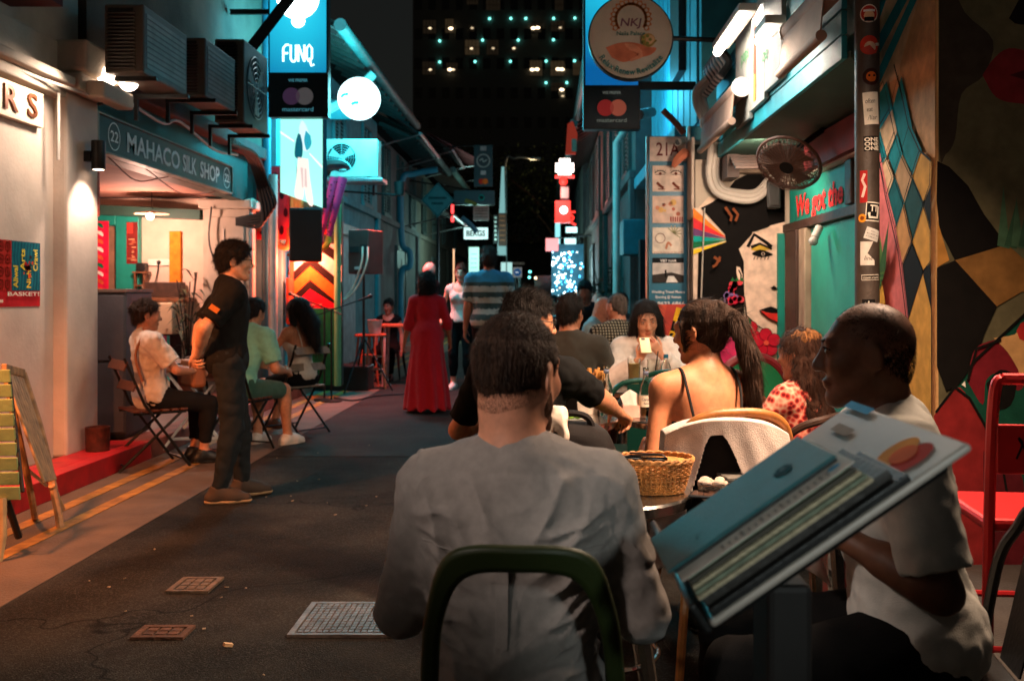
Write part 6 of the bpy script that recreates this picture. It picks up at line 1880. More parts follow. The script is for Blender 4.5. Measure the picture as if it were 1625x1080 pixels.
def batten(label, y0, y1, x, z, power, aim, col=(1, .80, .62), size=.3):
 s = thing('batten_lamp', label, 'lamp', (x, (y0 + y1) / 2, z))
 L = y1 - y0
 MB().bb(-.06, .06, -L / 2, L / 2, 0, .05).build('housing', M['pvc'], s, bevel=.008)
 MB().tube([(-.03, -L / 2 + .03, -.03), (-.03, L / 2 - .03, -.03)], .03, 10).build('tube', glow('tube_glow', (255, 240, 225), 22), s, smooth=True)
 lamp('batten_light', (x - .16, (y0 + y1) / 2, z - .14), power, col, size, 'AREA', aim=aim, sy=L)
batten('glaring fluorescent tube lamp over the grey fascia panel', 6.35, 7.35, 1.28, 3.12, 26, (1.6, 6.8, 2.4), (1, .92, .82))
batten('second fluorescent tube lamp between the two rolled blinds', 5.68, 6.0, 1.30, 2.86, 22, (1.0, 5.6, .8))
s = thing('tube_lamp', 'fluorescent tube lamp under the blinds above the near tables', 'lamp', (1.28, 3.2, 2.72))
MB().bb(-.06, .06, -.5, .5, 0, .05).build('housing', M['pvc'], s, bevel=.008)
MB().tube([(0, -.47, -.03), (0, .47, -.03)], .025, 10).build('tube', glow('tube_glow', (0, 0, 0), 0), s, smooth=True)
lamp('table_light', (1.22, 3.2, 2.60), 95, (1, .68, .46), .15, 'AREA', aim=(.5, 3.9, .7), sy=1.0, spread=130)
lamp('shop_front_light', (1.6, 7.5, 2.42), 38, (1, .72, .52), .1, 'AREA', aim=(1.75, 8.7, 1.5), sy=.8)
s = thing('added_fill_lamp', 'unseen long tube lamp added to brighten the back of the grey shirt', 'lamp', (-2.6, -.3, 3.3))  # added lamp out of view, put in to lift the front man's back
MB().bb(-.1, .1, -.8, .8, 0, .06).build('housing', M['pvc'], s, bevel=.008)
MB().tube([(.0, -.75, -.04), (.0, .75, -.04)], .025, 10).build('tube', glow('tube_glow', (0, 0, 0), 0), s, smooth=True)
lamp('added_fill_light', (-2.5, -.2, 3.2), 340, (1, .82, .72), .10, 'SPOT', aim=(-.12, 2.0, 1.16), angle=13, blend=.8)  # narrow added fill aimed at the front man's shoulders
s = thing('added_menu_lamp', 'unseen small shaded lamp added to brighten the menu stand', 'lamp', (.72, -1.75, 2.28))  # added lamp behind the camera, put in to light the menus
MB().lathe([(.0001, 0), (.07, 0), (.05, .12), (.0001, .12)], (0, 0, 0), 14).build('shade', M['black_metal'], s)
lamp('added_menu_light', (.72, -1.7, 2.2), 150, (.9, 1, .96), .1, 'SPOT', aim=(.36, 1.45, 1.03), angle=12.5, blend=.8)  # narrow added spot on the menu pile
s = thing('bulkhead_lamp', 'amber bulkhead lamp on the white wall near the folded chairs', 'lamp', (-3.56, 4.3, 2.6))
MB().bb(-.06, .04, -.1, .1, -.12, .12).build('case', M['black_metal'], s, bevel=.02)
MB().ball((.06, 0, 0), .07, 12, 8).build('lens', glow('sodium_glow', (255, 150, 60), 12), s, smooth=True)
lamp('bulkhead_light', (-3.3, 4.6, 2.5), 560, (1, .30, .09), .1, 'SPOT', aim=(-2.1, 5.9, 0), angle=104, blend=.9)
s = thing('wall_fan', 'brown industrial fan with a wire guard tilted under the fascia', 'fan', (1.68, 6.95, 2.24))
fm = mat('fan_brown', lin((104, 66, 50)), .55, 0, var=.1)
ax = V((-.45, -.55, -.70)).normalized(); e1 = ax.cross(V((0, 0, 1))).normalized(); e2 = ax.cross(e1)
mb = MB()
for off, rr in ((.05, [.03 + .0125 * k for k in range(15)]), (-.04, (.08, .12, .16, .2))):
 for q in rr:
  mb.tube([ax * off + e1 * q * math.cos(2 * PI * i / 30) + e2 * q * math.sin(2 * PI * i / 30) for i in range(30)], .003, 4, True)
for k in range(40):
 an = k * PI / 20
 dd = e1 * math.cos(an) + e2 * math.sin(an)
 mb.tube([ax * .05 + dd * .03, ax * .05 + dd * .19, dd * .22, ax * -.04 + dd * .2, ax * -.04 + dd * .06], .003, 4)
mb.tube([e1 * .222 * math.cos(2 * PI * i / 36) + e2 * .222 * math.sin(2 * PI * i / 36) for i in range(36)], .012, 6, True)
o = mb.build('guard', fm, s); o['kind'] = 'stuff'
MB().tube([ax * .055, ax * -.14], .05, 14).build('motor', M['black_metal'], s, smooth=True)
for k in range(4):
 an = k * PI / 2
 d1, d2 = e1 * math.cos(an) + e2 * math.sin(an), e1 * math.cos(an + .9) + e2 * math.sin(an + .9)
 MB().add([d1 * .04, d1 * .19, d2 * .18 + ax * .04, d2 * .05 + ax * .02], [(0, 1, 2, 3)]).build('blade', mat('fan_blade', lin((60, 44, 38)), .4), s)
MB().tube([ax * -.14, ax * -.14 + V((.25, .05, .18))], .02, 8).build('arm', M['black_metal'], s)
# stickered pole
s = thing('street_pole', 'dark round pole covered in stickers in front of the teal door', 'pole', (1.517, 4.75, 0))
pr = .0565
MB().tube([(0, 0, 0.03), (0, 0, 6.5)], pr, 28).build('post', mat('pole_brown', lin((74, 62, 54)), .55, .2, var=.2, scale=9, bump=.15, dirt=.3), s, smooth=True)
def sticker(fn, py, w, h, rot, ang, px=None, n=0):
 """flat print wrapped on the pole at pixel height py; ang = degrees towards +x from facing the lane's near end"""
 a = Art(.0006)
 fn(a, w, h)
 z0 = CH + (VY - py) * 4.7 / F
 me = bpy.data.meshes.new('sticker')
 ca, sa = math.cos(R(rot)), math.sin(R(rot))
 me.from_pydata([(x * ca - y * sa, x * sa + y * ca, z) for x, y, z in a.v], [], a.f)
 for m in a.mats: me.materials.append(m)
 me.polygons.foreach_set('material_index', a.mi)
 bm = bmesh.new(); bm.from_mesh(me)
 for k in range(-9, 10):
  bmesh.ops.bisect_plane(bm, geom=bm.verts[:] + bm.edges[:] + bm.faces[:], plane_co=(k * .007, 0, 0), plane_no=(1, 0, 0), dist=1e-6)
 for v in bm.verts:
  th = R(ang) + v.co.x / pr
  rr = pr + .0008 + v.co.z
  v.co = (rr * math.sin(th), -rr * math.cos(th), z0 + v.co.y)
 bm.to_mesh(me); bm.free()
 o = link_mesh('sticker', me, s)
 reg(s, o)
def gridrect(a, w, h, m, n=8):
 a.z += a.step
 for k in range(n): a.rect(-w / 2 + w * k / n, -h / 2, -w / 2 + w * (k + 1) / n, h / 2, m, up=False)
wh, bk = (225, 215, 200), (24, 22, 22)
sticker(lambda a, w, h: (a.disc(0, 0, w / 2, wh, n=20), a.disc(0, 0, w * .44, (190, 60, 50), n=20), a.disc(0, -.01, w * .28, (235, 190, 150), n=14), a.rect(-w * .3, w * .1, w * .3, w * .22, (250, 245, 235)), a.rect(-w * .25, -w * .42, w * .25, -w * .2, bk)), 22, .085, .085, 0, -8)
sticker(lambda a, w, h: (a.disc(0, 0, w / 2, (200, 60, 44), n=20), a.disc(.0, -.01, w * .3, (225, 190, 160), n=14), a.poly([(-w * .5, -w * .1), (0, .0), (w * .3, -w * .45), (-w * .1, -w * .5)], (190, 70, 60)), a.rect(w * .3, -w * .1, w * .55, w * .05, wh)), 72, .09, .09, 10, -6)
sticker(lambda a, w, h: (a.disc(0, 0, w / 2, (60, 34, 30), n=20), a.disc(0, 0, w * .3, (226, 110, 40), n=14), a.disc(-.01, .005, w * .07, bk, n=8), a.disc(.012, .005, w * .07, bk, n=8)), 122, .08, .08, 0, 2)
sticker(lambda a, w, h: (gridrect(a, w, h, wh), a.text('often', -.005, h * .16, .022, bk, w=w * .6, shear=.2), a.text('eat', -.01, -h * .1, .022, bk, w=w * .35, shear=.2), a.text('/liar', .0, -h * .36, .022, bk, w=w * .6, shear=.2)), 172, .075, .15, 4, 4)
sticker(lambda a, w, h: (gridrect(a, w, h, bk), [a.text('ONE', -.0, h * z, h * .24, wh, w=w * .9, bold=.03) for z in (.16, -.14, -.44)]), 228, .075, .07, 2, 5)
sticker(lambda a, w, h: (gridrect(a, w, h, (170, 40, 40), 3), a.stroke([(-.005, -.05), (.008, .0), (-.006, .03), (.006, .06)], .012, (225, 190, 180))), 296, .035, .15, 0, -34)
sticker(lambda a, w, h: (gridrect(a, w, h, wh), gridrect(a, w * .9, h * .88, bk), a.text('TT', 0, h * .02, h * .32, wh, w=w * .5, bold=.03), a.stroke([(-w * .3, -.005), (-w * .25, -h * .3), (w * .25, -h * .3), (w * .3, h * .3)], .012, wh)), 336, .075, .09, -4, 14)
sticker(lambda a, w, h: (a.disc(0, 0, w / 2, (214, 140, 40), n=16), a.disc(0, 0, w * .25, (120, 60, 20), n=10)), 346, .04, .04, 0, -40)
sticker(lambda a, w, h: (gridrect(a, w, h, (200, 196, 190)), [a.rect(-w * .4, h * (z - .04), w * .4, h * (z + .04), (120, 112, 104), up=False) for z in (-.25, 0, .25)]), 372, .07, .055, -18, 8)
sticker(lambda a, w, h: (a.poly([(-w / 2, -h / 2), (w / 2, -h / 2), (w / 2, -h * .3), (0, 0), (w * .4, h / 2), (-w / 2, h / 2)], (205, 195, 185)), a.text('line', .005, -h * .28, .02, bk, w=w * .6, shear=.3)), 402, .065, .11, 0, -16)
sticker(lambda a, w, h: (gridrect(a, w, h, wh), gridrect(a, w * .95, h * .8, (60, 54, 48)), a.text('tizen.com', 0, -h * .22, h * .4, wh, w=w * .85)), 440, .085, .026, 2, 0)
sticker(lambda a, w, h: (gridrect(a, w, h, bk), [a.stroke([(0, 0), (.022 * math.cos(k * PI / 4), .022 * math.sin(k * PI / 4))], .004, wh, up=False) for k in range(8)]), 485, .06, .06, 0, -10)
# harlequin and creatures painted on the corner wall
Xw = 1.9
def WX(px, py):
 Y, Z = onX(px, py, Xw)
 return (4.9 + .84 - Y, Z)          # u runs towards the camera
def Z6(x, y): return (1340 + x / 2.0, y / 2.0)
def wp(pts, k=0):
 q = [WX(*Z6(*p)) for p in pts]
 return bez2(q + [q[0]], k)[:-1] if k else q
a = Art(.0012)
U0, U1 = .02, .835
PK, TL, CR, GD, BK2, PE = (214, 108, 104), (16, 122, 130), (220, 178, 136), (200, 146, 66), (17, 14, 12), (214, 160, 112)
a.rect(U0, .1, U1, 4.5, PE)
a.poly([(U0, .1), (.62, .1), *[WX(*Z6(*p)) for p in [(215, 1080), (190, 800), (150, 640), (128, 500), (112, 420)]], (U0, 2.0)], PK)
a.poly(wp([(110, 280), (110, -40), (250, -40), (180, 205), (178, 245), (150, 260), (118, 300)]), CR)
for p in ([(115, 60), (115, -40), (150, -40)], [(115, 170), (115, 110), (195, -40), (225, -40)], [(115, 270), (115, 215), (240, -60), (262, -60)]): a.poly(wp(p), (30, 140, 150))
a.poly(wp([(115, -40), (128, -40), (115, 20)]), (210, 60, 120))
D = [(TL, [(115, 300), (140, 258), (160, 345), (118, 412)]), (TL, [(160, 345), (188, 240), (222, 400), (195, 490), (175, 420)]), (CR, [(120, 415), (158, 348), (175, 418), (143, 496)]), (TL, [(112, 440), (122, 418), (143, 497), (128, 520)]),
     (TL, [(195, 490), (222, 402), (256, 476), (228, 560)]), (TL, [(158, 470), (176, 420), (195, 490), (172, 556), (150, 500)]), (CR, [(130, 520), (144, 498), (168, 560), (150, 616)]), ((180, 140, 100), [(172, 556), (195, 490), (228, 560), (203, 646)]),
     ((18, 92, 96), [(150, 616), (172, 558), (203, 646), (178, 725)]), ((30, 70, 70), [(203, 646), (230, 560), (268, 646), (232, 766)]), (GD, [(230, 560), (257, 478), (292, 510), (290, 585), (268, 646)]), ((196, 140, 84), [(178, 725), (203, 648), (230, 766), (200, 840)]),
     (GD, [(232, 768), (268, 650), (292, 730), (292, 830), (268, 860)]), (BK2, [(200, 840), (232, 768), (268, 862), (220, 1012)]), (BK2, [(268, 646), (292, 590), (292, 730)]), (GD, [(220, 1015), (268, 865), (296, 980), (296, 1420), (212, 1420)]), (BK2, [(268, 862), (292, 835), (296, 980)])]
for c, p in D:
 a.poly(wp(p), c)
for c, p in D:
 q = wp(p); a.stroke(q + [q[0]], .008, BK2, up=False)
a.stroke([WX(*Z6(*p)) for p in [(176, 205), (200, 300), (222, 400), (258, 478), (292, 505)]], .012, BK2)
a.stroke([WX(*Z6(*p)) for p in [(112, 420), (128, 510), (150, 630), (190, 800), (216, 1010), (222, 1200)]], .012, BK2)
a.poly(wp([(106, 1000), (104, 880), (120, 860), (140, 900), (150, 980), (146, 1010)], 3), (214, 150, 50))
for k in range(9):
 bx, by = 118 + k * 3, 930 - k * 8
 a.poly(wp([(bx - 10, by), (bx + (k % 3 - 1) * 26, by - 110 - (k * 37) % 60), (bx + 14, by - 6)]), (86, 116, 50) if k % 2 else (50, 84, 40))
a.build('painted_harlequin', (Xw - 2, 4.9 + .84 - 7, 0), (0, -1, 0), (0, 0, 1), t)
def FZ(x, y):
 X, Z = onY(1340 + x / 2.0, y / 2.0, 4.9)
 return (X, Z)
def fp(pts, k=0):
 q = [FZ(*p) for p in pts]
 return bez2(q + [q[0]], k)[:-1] if k else q
a = Art(.0012)
a.rect(1.91, .1, 5.9, 5.9, (96, 90, 66))
a.poly(fp([(300, -80), (330, -80), (380, 40), (470, 130), (440, 240), (370, 300), (350, 440), (320, 490), (300, 470)], 4), (60, 52, 42))
a.poly(fp([(520, 60), (560, -10), (580, 0), (700, 10), (700, 60), (560, 80)], 3), (22, 20, 20))
a.poly(fp([(436, 240), (470, 190), (520, 155), (600, 170), (720, 200), (720, 330), (560, 330), (480, 310)], 4), (124, 36, 38)); a.poly(fp([(520, 240), (600, 220), (720, 240), (720, 260), (600, 260)], 3), (70, 24, 26))
a.poly(fp([(292, 512), (330, 530), (390, 590), (440, 680), (512, 776), (348, 826), (300, 730), (290, 640)]), BK2)
a.poly(fp([(292, 700), (330, 826), (292, 848)]), (176, 124, 60))
a.poly(fp([(348, 826), (512, 776), (580, 835), (720, 900), (720, 960), (560, 925), (480, 972)]), (130, 92, 48))
a.poly(fp([(290, 850), (348, 826), (480, 972), (440, 1060), (400, 1200), (320, 1240), (290, 1160)]), BK2)
a.poly(fp([(512, 776), (580, 700), (720, 700), (720, 900), (580, 835)]), (92, 96, 72))
for k in range(8): a.poly(fp([(480 + k * 22, 780), (500 + k * 20 + (k % 2) * 20, 590 + (k * 53) % 70), (520 + k * 22, 790)]), (52, 84, 62) if k % 2 else (70, 102, 76))
def Z7(x, y): return ((1200 + x / 1.8 - 1340) * 2, (480 + y / 1.8) * 2)
def f7(pts, k=0): return fp([Z7(*p) for p in pts], k)
a.poly(f7([(505, 310), (620, 160), (760, 30), (900, 0), (900, 700), (640, 700), (640, 560)]), (20, 70, 54))
a.poly(f7([(595, 220), (620, 130), (690, 105), (740, 130), (770, 200), (740, 250), (690, 200), (650, 220), (640, 290)], 4), (112, 26, 34))
a.poly(f7([(650, 230), (690, 190), (735, 215), (720, 290), (670, 300)], 3), BK2)
a.poly(f7([(670, 100), (730, 90), (765, 60), (900, 40), (900, 240), (770, 245), (740, 190), (710, 140)], 3), (196, 150, 96))
a.poly(f7([(735, 80), (765, 50), (900, 40), (900, 110), (760, 110)], 3), (176, 44, 40))
a.poly(f7([(500, 320), (560, 240), (600, 270), (640, 340), (690, 440), (710, 560), (690, 800), (560, 800), (520, 600)], 3), (130, 34, 34))
a.poly(f7([(640, 420), (720, 440), (760, 560), (740, 900), (650, 900)], 3), (86, 22, 28))
a.poly(f7([(578, 232), (588, 222), (590, 240)]), (230, 225, 210))
for q in ([(505, 310), (620, 160), (760, 30)], [(560, 240), (600, 270), (640, 340), (690, 440), (710, 560)], [(595, 220), (620, 130), (690, 105)]):
 a.stroke([FZ(*Z7(*p)) for p in q], .012, BK2)
a.build('painted_creatures', (0 - 2, 4.898 - 7, 0), (1, 0, 0), (0, 0, 1), t)
a = Art(.0012)
# far end of the lane
def lantern(label, px, py, d, r, m, tall=1.0):
 s = thing('lantern', label, 'lantern', tuple(at(px, py, d)))
 MB().lathe([(.0001, -r * tall), (r * .55, -r * tall * .95), (r * .95, -r * tall * .4), (r, 0), (r * .95, r * tall * .4), (r * .55, r * tall * .95), (.0001, r * tall)], (0, 0, 0), 16).build('shade', m, s, smooth=True)
 MB().tube([(0, 0, r * tall), (0, 0, r * tall + .3)], .01, 5).build('cord', M['cable'], s)
 MB().lathe([(r * .5, -r * tall * 1.12), (r * .56, -r * tall * .95)], (0, 0, 0), 12).build('rim', M['dwood'], s)
redg = glow('red_lantern_glow', (255, 50, 40), 2.2)
s = thing('star_lantern', 'blazing white stepped lantern with a red rim over the lane', 'lantern', tuple(at(896, 264, 22)))
MB().bb(-.2, .2, -.1, .1, -.12, .06).bb(-.12, .12, -.09, .09, .061, .16).bb(-.14, .14, -.1, .1, -.2, -.121).build('shade', glow('white_lantern_glow', (255, 235, 225), 5), s, bevel=.01)
MB().bb(-.21, .21, -.11, .11, -.25, -.201).build('rim', redg, s)
lantern('round red lantern hung below the blazing white one', 894, 288, 22, .09, redg)
s = thing('red_light_box', 'red box lantern with a bright white bulb in it', 'lantern', tuple(at(893, 336, 22)))
MB().bb(-.17, .17, -.05, .1, -.24, .24).build('box', redg, s, bevel=.01)
MB().ball((.02, -.09, .03), .085, 12, 8).build('bulb', glow('pink_white_glow', (255, 225, 215), 8), s, smooth=True)
s = thing('box_lantern', 'small glass box lantern between the two red ones', 'lantern', tuple(at(896, 306, 22)))
MB().bb(-.085, .085, -.08, .08, -.12, .12).build('pane', mat('milk_glass', lin((130, 150, 150)), .2, var=.05, emit=.3), s)
mb = MB()
for x in (-.09, .09):
 for y in (-.085, .085): mb.beam((x, y, -.13), (x, y, .13), .015, .015)
mb.bb(-.1, .1, -.09, .09, .121, .14).bb(-.1, .1, -.09, .09, -.14, -.121).build('frame', M['black_metal'], s)
put(MB().tube(bez([at(903, 340, 24), at(910, 345, 24), at(906, 352, 24), at(914, 357, 24)], 5), .03, 6).tube(bez([at(905, 337, 24), at(913, 336, 24)], 3), .03, 6), 'neon_tube', redg, 'looping red neon tube next to the red box lantern', 'neon')
flatsign('lit_sign', 'small white lit sign above the glittering bulbs', 898, 916, 360, 369, 26, glow('small_white', (190, 245, 245), 2), .1)
flatsign('lit_sign', 'square white lit panel beneath the small white sign', 896, 914, 378, 394, 27, glow('small_white', (0, 0, 0), 2), .1)
flatsign('lit_sign', 'small pink lit box sign hung out over the lane', 866, 886, 378, 398, 25, glow('pink_box', (255, 150, 150), 1.6), .15, None, (1.2, 0, .4))
flatsign('lit_sign', 'upright white light strip beside the glittering bulbs', 881, 889, 352, 420, 30, glow('strip_cyan', (150, 235, 240), 1.2), .1)
s = thing('fairy_lights', 'dense cluster of white and blue fairy lights on a house front', 'lights', tuple(at(903, 430, 26)))
g = random.Random(8)
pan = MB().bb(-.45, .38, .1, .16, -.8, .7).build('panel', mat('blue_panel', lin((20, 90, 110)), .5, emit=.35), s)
for nm, c, n, e in (('bulb', (220, 250, 255), 60, 9), ('blue_bulb', (70, 190, 255), 40, 6), ('warm_bulb', (255, 200, 150), 14, 6)):
 mb = MB()
 for k in range(n):
  x, z = g.gauss(0, .2), g.uniform(-.75, .5)
  if n == 60: x -= .12
  mb.ball((max(-.42, min(.36, x)), g.uniform(0, .09), z), g.uniform(.012, .03), 6, 4)
 o = mb.build(nm, glow('fairy_' + nm, c, e), s); o['kind'] = 'stuff'
lamp('fairy_wash', at(900, 430, 24), 110, (.5, .9, 1), .3)
lamp('lantern_wash', at(885, 300, 21.5), 60, (1, .25, .2), .2)
s = thing('dragon_sign', 'red and orange upright decoration on the house past the blue sign', 'sign', tuple(at(907, 245, 20)))
MB().prism([(-.12, 0), (.08, 0), (.12, .4), (.02, .66), (-.08, .6), (-.1, .3)], (0, 0, 0), (1, 0, 0), (0, 0, 1), .08).build('shape', paint((220, 60, 40), emit=.25), s)
MB().bb(.0, .1, -.05, -.041, .05, .3).build('inset', paint((200, 150, 130)), s)
s = thing('end_house', 'dark low house front closing the far end of the lane', 'building', (-1, 66, 0))
MB().bb(-14, 14, 0, 4, 0, 4.6).build('wall', M['dplaster'], s)
for k in range(6): MB().bb(-6 + k * 2.1, -4.8 + k * 2.1, -.05, -.002, .6, 2.6).build('window', M['glassdark'], s)
MB().bb(-14, 14, -.6, 4.2, 4.6, 4.75).build('roof', M['rooftile'], s)
s = thing('parked_car', 'dark parked car seen far down at the lane end', 'car', (-.9, 58, 0), R(90))
mb = MB().prism([(-2.1, .3), (2.1, .3), (2.15, .75), (1.3, .9), (.8, 1.4), (-1.0, 1.42), (-1.7, .95), (-2.15, .85)], (0, 0, 0), (1, 0, 0), (0, 0, 1), 1.7)
mb.build('body', mat('car_paint', lin((90, 70, 76)), .25, .3, var=.05, bump=0), s, bevel=.06)
for x in (-1.3, 1.3):
 for y in (-.8, .8): MB().tube([(x, y - .1, .32), (x, y + .1, .32)], .32, 16).build('wheel', M['black'], s)
for y in (-.856, .856): MB().prism([(-1.4, .95), (.95, .95), (.7, 1.32), (-.95, 1.34)], (0, y, 0), (1, 0, 0), (0, 0, 1), .01).build('window', M['glassdark'], s)
s = thing('traffic_sign', 'small blue square arrow sign at the far lane end', 'sign', (onY(821, 0, 50)[0], 50, 0))
z = onY(0, 432, 50)[1]
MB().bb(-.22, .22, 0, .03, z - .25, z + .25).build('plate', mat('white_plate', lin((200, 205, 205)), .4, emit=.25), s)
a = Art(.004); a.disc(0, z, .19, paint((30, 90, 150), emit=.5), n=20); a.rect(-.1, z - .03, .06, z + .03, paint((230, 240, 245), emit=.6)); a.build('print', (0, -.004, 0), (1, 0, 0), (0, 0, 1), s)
MB().tube([(0, .04, 0), (0, .04, z + .6)], .03, 8).build('pole', M['metal'], s)
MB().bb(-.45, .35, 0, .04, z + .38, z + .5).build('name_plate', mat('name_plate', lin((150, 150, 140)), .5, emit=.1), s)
for i, (px, py, c) in enumerate(((841, 431, (110, 240, 230)), (840, 440, (110, 240, 230)), (850, 441, (255, 220, 170)))):
 put(MB().ball(at(px, py, 56), .07, 8, 6), 'far_lamp', glow('far_lamp_%d' % i, c, 5), ['tiny upper teal light at the lane end', 'tiny lower teal light at the lane end', 'tiny warm light at the lane end beside the teal ones'][i], 'lamp', smooth=True)
def tree(label, x, y, h, r, seed, m):
 g = random.Random(seed)
 s = thing('tree', label, 'tree', (x, y, 0))
 mb = MB().tube(bez([(0, 0, 0), (.2, .1, h * .35), (-.1, 0, h * .6)], 4), [.32, .3, .28, .26, .24, .22, .2, .18, .16], 8)
 tips = []
 for k in range(9):
  an, el = g.uniform(0, 6.28), g.uniform(.3, 1.3)
  b = V((0, 0, h * g.uniform(.38, .58))); e = b + V((math.cos(an) * math.cos(el), math.sin(an) * math.cos(el), math.sin(el))) * r * g.uniform(.7, 1.1)
  mb.tube([b, b.lerp(e, .5) + V((0, 0, .2)), e], [.12, .07, .02], 6); tips += [e, b.lerp(e, .65)]
 mb.build('trunk', M['dwood'], s)
 vs, fs = [], []
 for k in range(5200):
  c = g.choice(tips); q = V((g.gauss(0, 1), g.gauss(0, 1), g.gauss(0, .7))) * r * .26 + c
  d = V((g.uniform(-1, 1), g.uniform(-1, 1), g.uniform(-.8, .4))).normalized(); sd = d.cross(V((g.random(), g.random(), 1))).normalized() * .06
  L = g.uniform(.12, .26); o = len(vs)
  vs += [q, q + d * L * .5 + sd, q + d * L, q + d * L * .5 - sd]; fs.append((o, o + 1, o + 2, o + 3))
 o = MB().add(vs, fs).build('crown', m, s); o['kind'] = 'stuff'
tm = mat('tree_leaf', lin((52, 62, 34)), .7, var=.4, scale=3, bump=0)
tree('dark leafy tree standing over the lane end nearer the lanterns', 0.6, 50, 9.5, 3.6, 1, tm)
tree('dark leafy tree at the lane end nearer the feather flag', -3.2, 62, 11, 4, 2, tm)
tree('tall dark tree beyond the house closing the lane', 4.5, 72, 14, 5, 3, tm)
lamp('street_lamp_light', (-.6, 47, 7.5), 50, (1, .75, .4), .3)
s = thing('street_lamp', 'street lamp on a tall pole lighting the tree at the lane end', 'lamp', (-1.9, 47, 0))
MB().tube(bez([(0, 0, 0), (0, 0, 7), (.5, 0, 7.7), (1.3, 0, 7.7)], 6), .06, 8).build('pole', M['metal'], s, smooth=True)
MB().bb(1.2, 1.7, -.12, .12, 7.62, 7.74).build('head', M['metal'], s, bevel=.02)
s = thing('apartment_tower', 'dark apartment tower with scattered lit windows and small teal lights', 'building', (-8, 140, 0))
ty = 140
MB().bb(onY(655, 0, ty)[0] + 8, onY(925, 0, ty)[0] + 8 + 12, 0, 14, 0, 62).build('wall', mat('tower_wall', lin((120, 120, 114)), .8, var=.1), s)
def tw(x, y): return onY(640 + x / 5.4, y / 5.4, ty)
warm = [glow('tower_win_dim', (90, 74, 56), .10), glow('tower_win_mid', (120, 98, 70), .16), glow('tower_win_warm', (150, 112, 72), .28)]
wl = [(170, 175, 280, 290, 0, [(230, 246, 1)]), (360, 165, 430, 285, 1, [(408, 248, 2)]), (570, 215, 610, 270, 0, [(590, 245, 0)]), (530, 345, 650, 470, 1, [(585, 420, 1)]), (715, 345, 815, 470, 0, [(770, 418, 0)]), (930, 390, 962, 450, 0, [(948, 418, 1)]),
      (165, 530, 275, 640, 0, [(232, 600, 1)]), (370, 540, 465, 620, 0, [(400, 600, 2), (430, 600, 1)]), (1085, 520, 1190, 650, 1, [(1105, 600, 2), (1146, 598, 2)]), (1262, 525, 1378, 650, 1, [(1326, 596, 2), (1360, 598, 2)]), (1455, 530, 1525, 645, 1, []), (1265, 710, 1385, 780, 0, [(1358, 772, 2), (1366, 826, 0)]),
      (1095, 200, 1180, 280, 0, [(1114, 246, 2), (1152, 242, 2)]), (1265, 180, 1380, 270, 0, [(1345, 242, 0)]), (545, -20, 640, 40, 0, []), (710, 0, 830, 90, 0, []), (1300, 0, 1370, 90, 0, [])]
for x0, y0, x1, y1, k, bl in wl:
 a0, b0 = tw(x0, y0); a1, b1 = tw(x1, y1)
 cx, cz, w, h = (a0 + a1) / 2 + 8, (b0 + b1) / 2, a1 - a0, b0 - b1
 wi = MB().bb(cx - w / 2, cx + w / 2, -.06, -.01, cz - h / 2, cz + h / 2).build('window', warm[k], s)
 mb = MB()
 for j in range(1, 4): mb.bb(cx - w / 2 + w * j / 4 - .03, cx - w / 2 + w * j / 4 + .03, -.1, -.061, cz - h / 2, cz + h / 2)
 mb.bb(cx - w / 2, cx + w / 2, -.1, -.061, cz - .03, cz + .03).build('mullion', M['dark'], wi)
 for bx, by, st in bl:
  q = tw(bx, by)
  MB().ball((q[0] + 8, -.2, q[1]), .24 if st == 2 else .16, 8, 6, (1.3, .5, .8)).build('ceiling_light', glow('tower_bulb_%d' % st, (255, 225, 180), (1, 2, 5)[st]), wi)
for bx, by in ((740, 165), (922, 163), (1050, 163), (1288, 163), (1470, 160), (313, 355), (680, 348), (985, 348), (1286, 345), (313, 535), (616, 532), (918, 530), (1224, 528), (1467, 526), (1223, 713), (1401, 712)):
 q = tw(bx, by)
 MB().ball((q[0] + 8, -.2, q[1]), .17, 8, 6).build('corridor_light', glow('corridor_glow', (120, 235, 220), 3.5), s)
g = random.Random(2)
mb = MB()
for r_ in range(14):
 for c_ in range(16):
  x = -9.6 + c_ * 1.9; z = 4 + r_ * 4.1
  mb.bb(x - .5, x + .5, -.03, -.005, z, z + 1.5)
o = mb.build('dark_window', M['glassdark'], s); o['kind'] = 'stuff'
# chairs, tables and table things
def folding_chair(label, loc, rz, slat_m, frame_m, group='folding bistro chairs'):
 s = thing('folding_chair', label, 'chair', loc, rz, group)
 for x in (-.205, .205):
  MB().tube([(x, .22, .01), (x, -.12, .50), (x, -.27, .86)], .0115, 8).build('leg', frame_m, s, smooth=True)
  q = x * .9
  MB().tube([(q, -.30, .01), (q, .17, .44)], .0115, 8).build('leg', frame_m, s, smooth=True)
 MB().tube([(-.185, -.26, .05), (.185, -.26, .05)], .008, 6).tube([(-.205, .19, .06), (.205, .19, .06)], .008, 6).build('stretcher', frame_m, s)
 MB().tube([(-.19, -.20, .432), (-.19, .19, .432)], .009, 6).tube([(.19, -.20, .432), (.19, .19, .432)], .009, 6).build('seat_rail', frame_m, s)
 for k in range(6): MB().box((0, -.175 + k * .07, .452), (.42, .055, .016)).build('slat', slat_m, s, bevel=.004)
 for z in (.64, .80):
  y = -.12 - (z - .50) / .36 * .15
  MB().box((0, y - .016, z), (.43, .014, .075), (-.38, 0, 0)).build('slat', slat_m, s, bevel=.004)
 return s
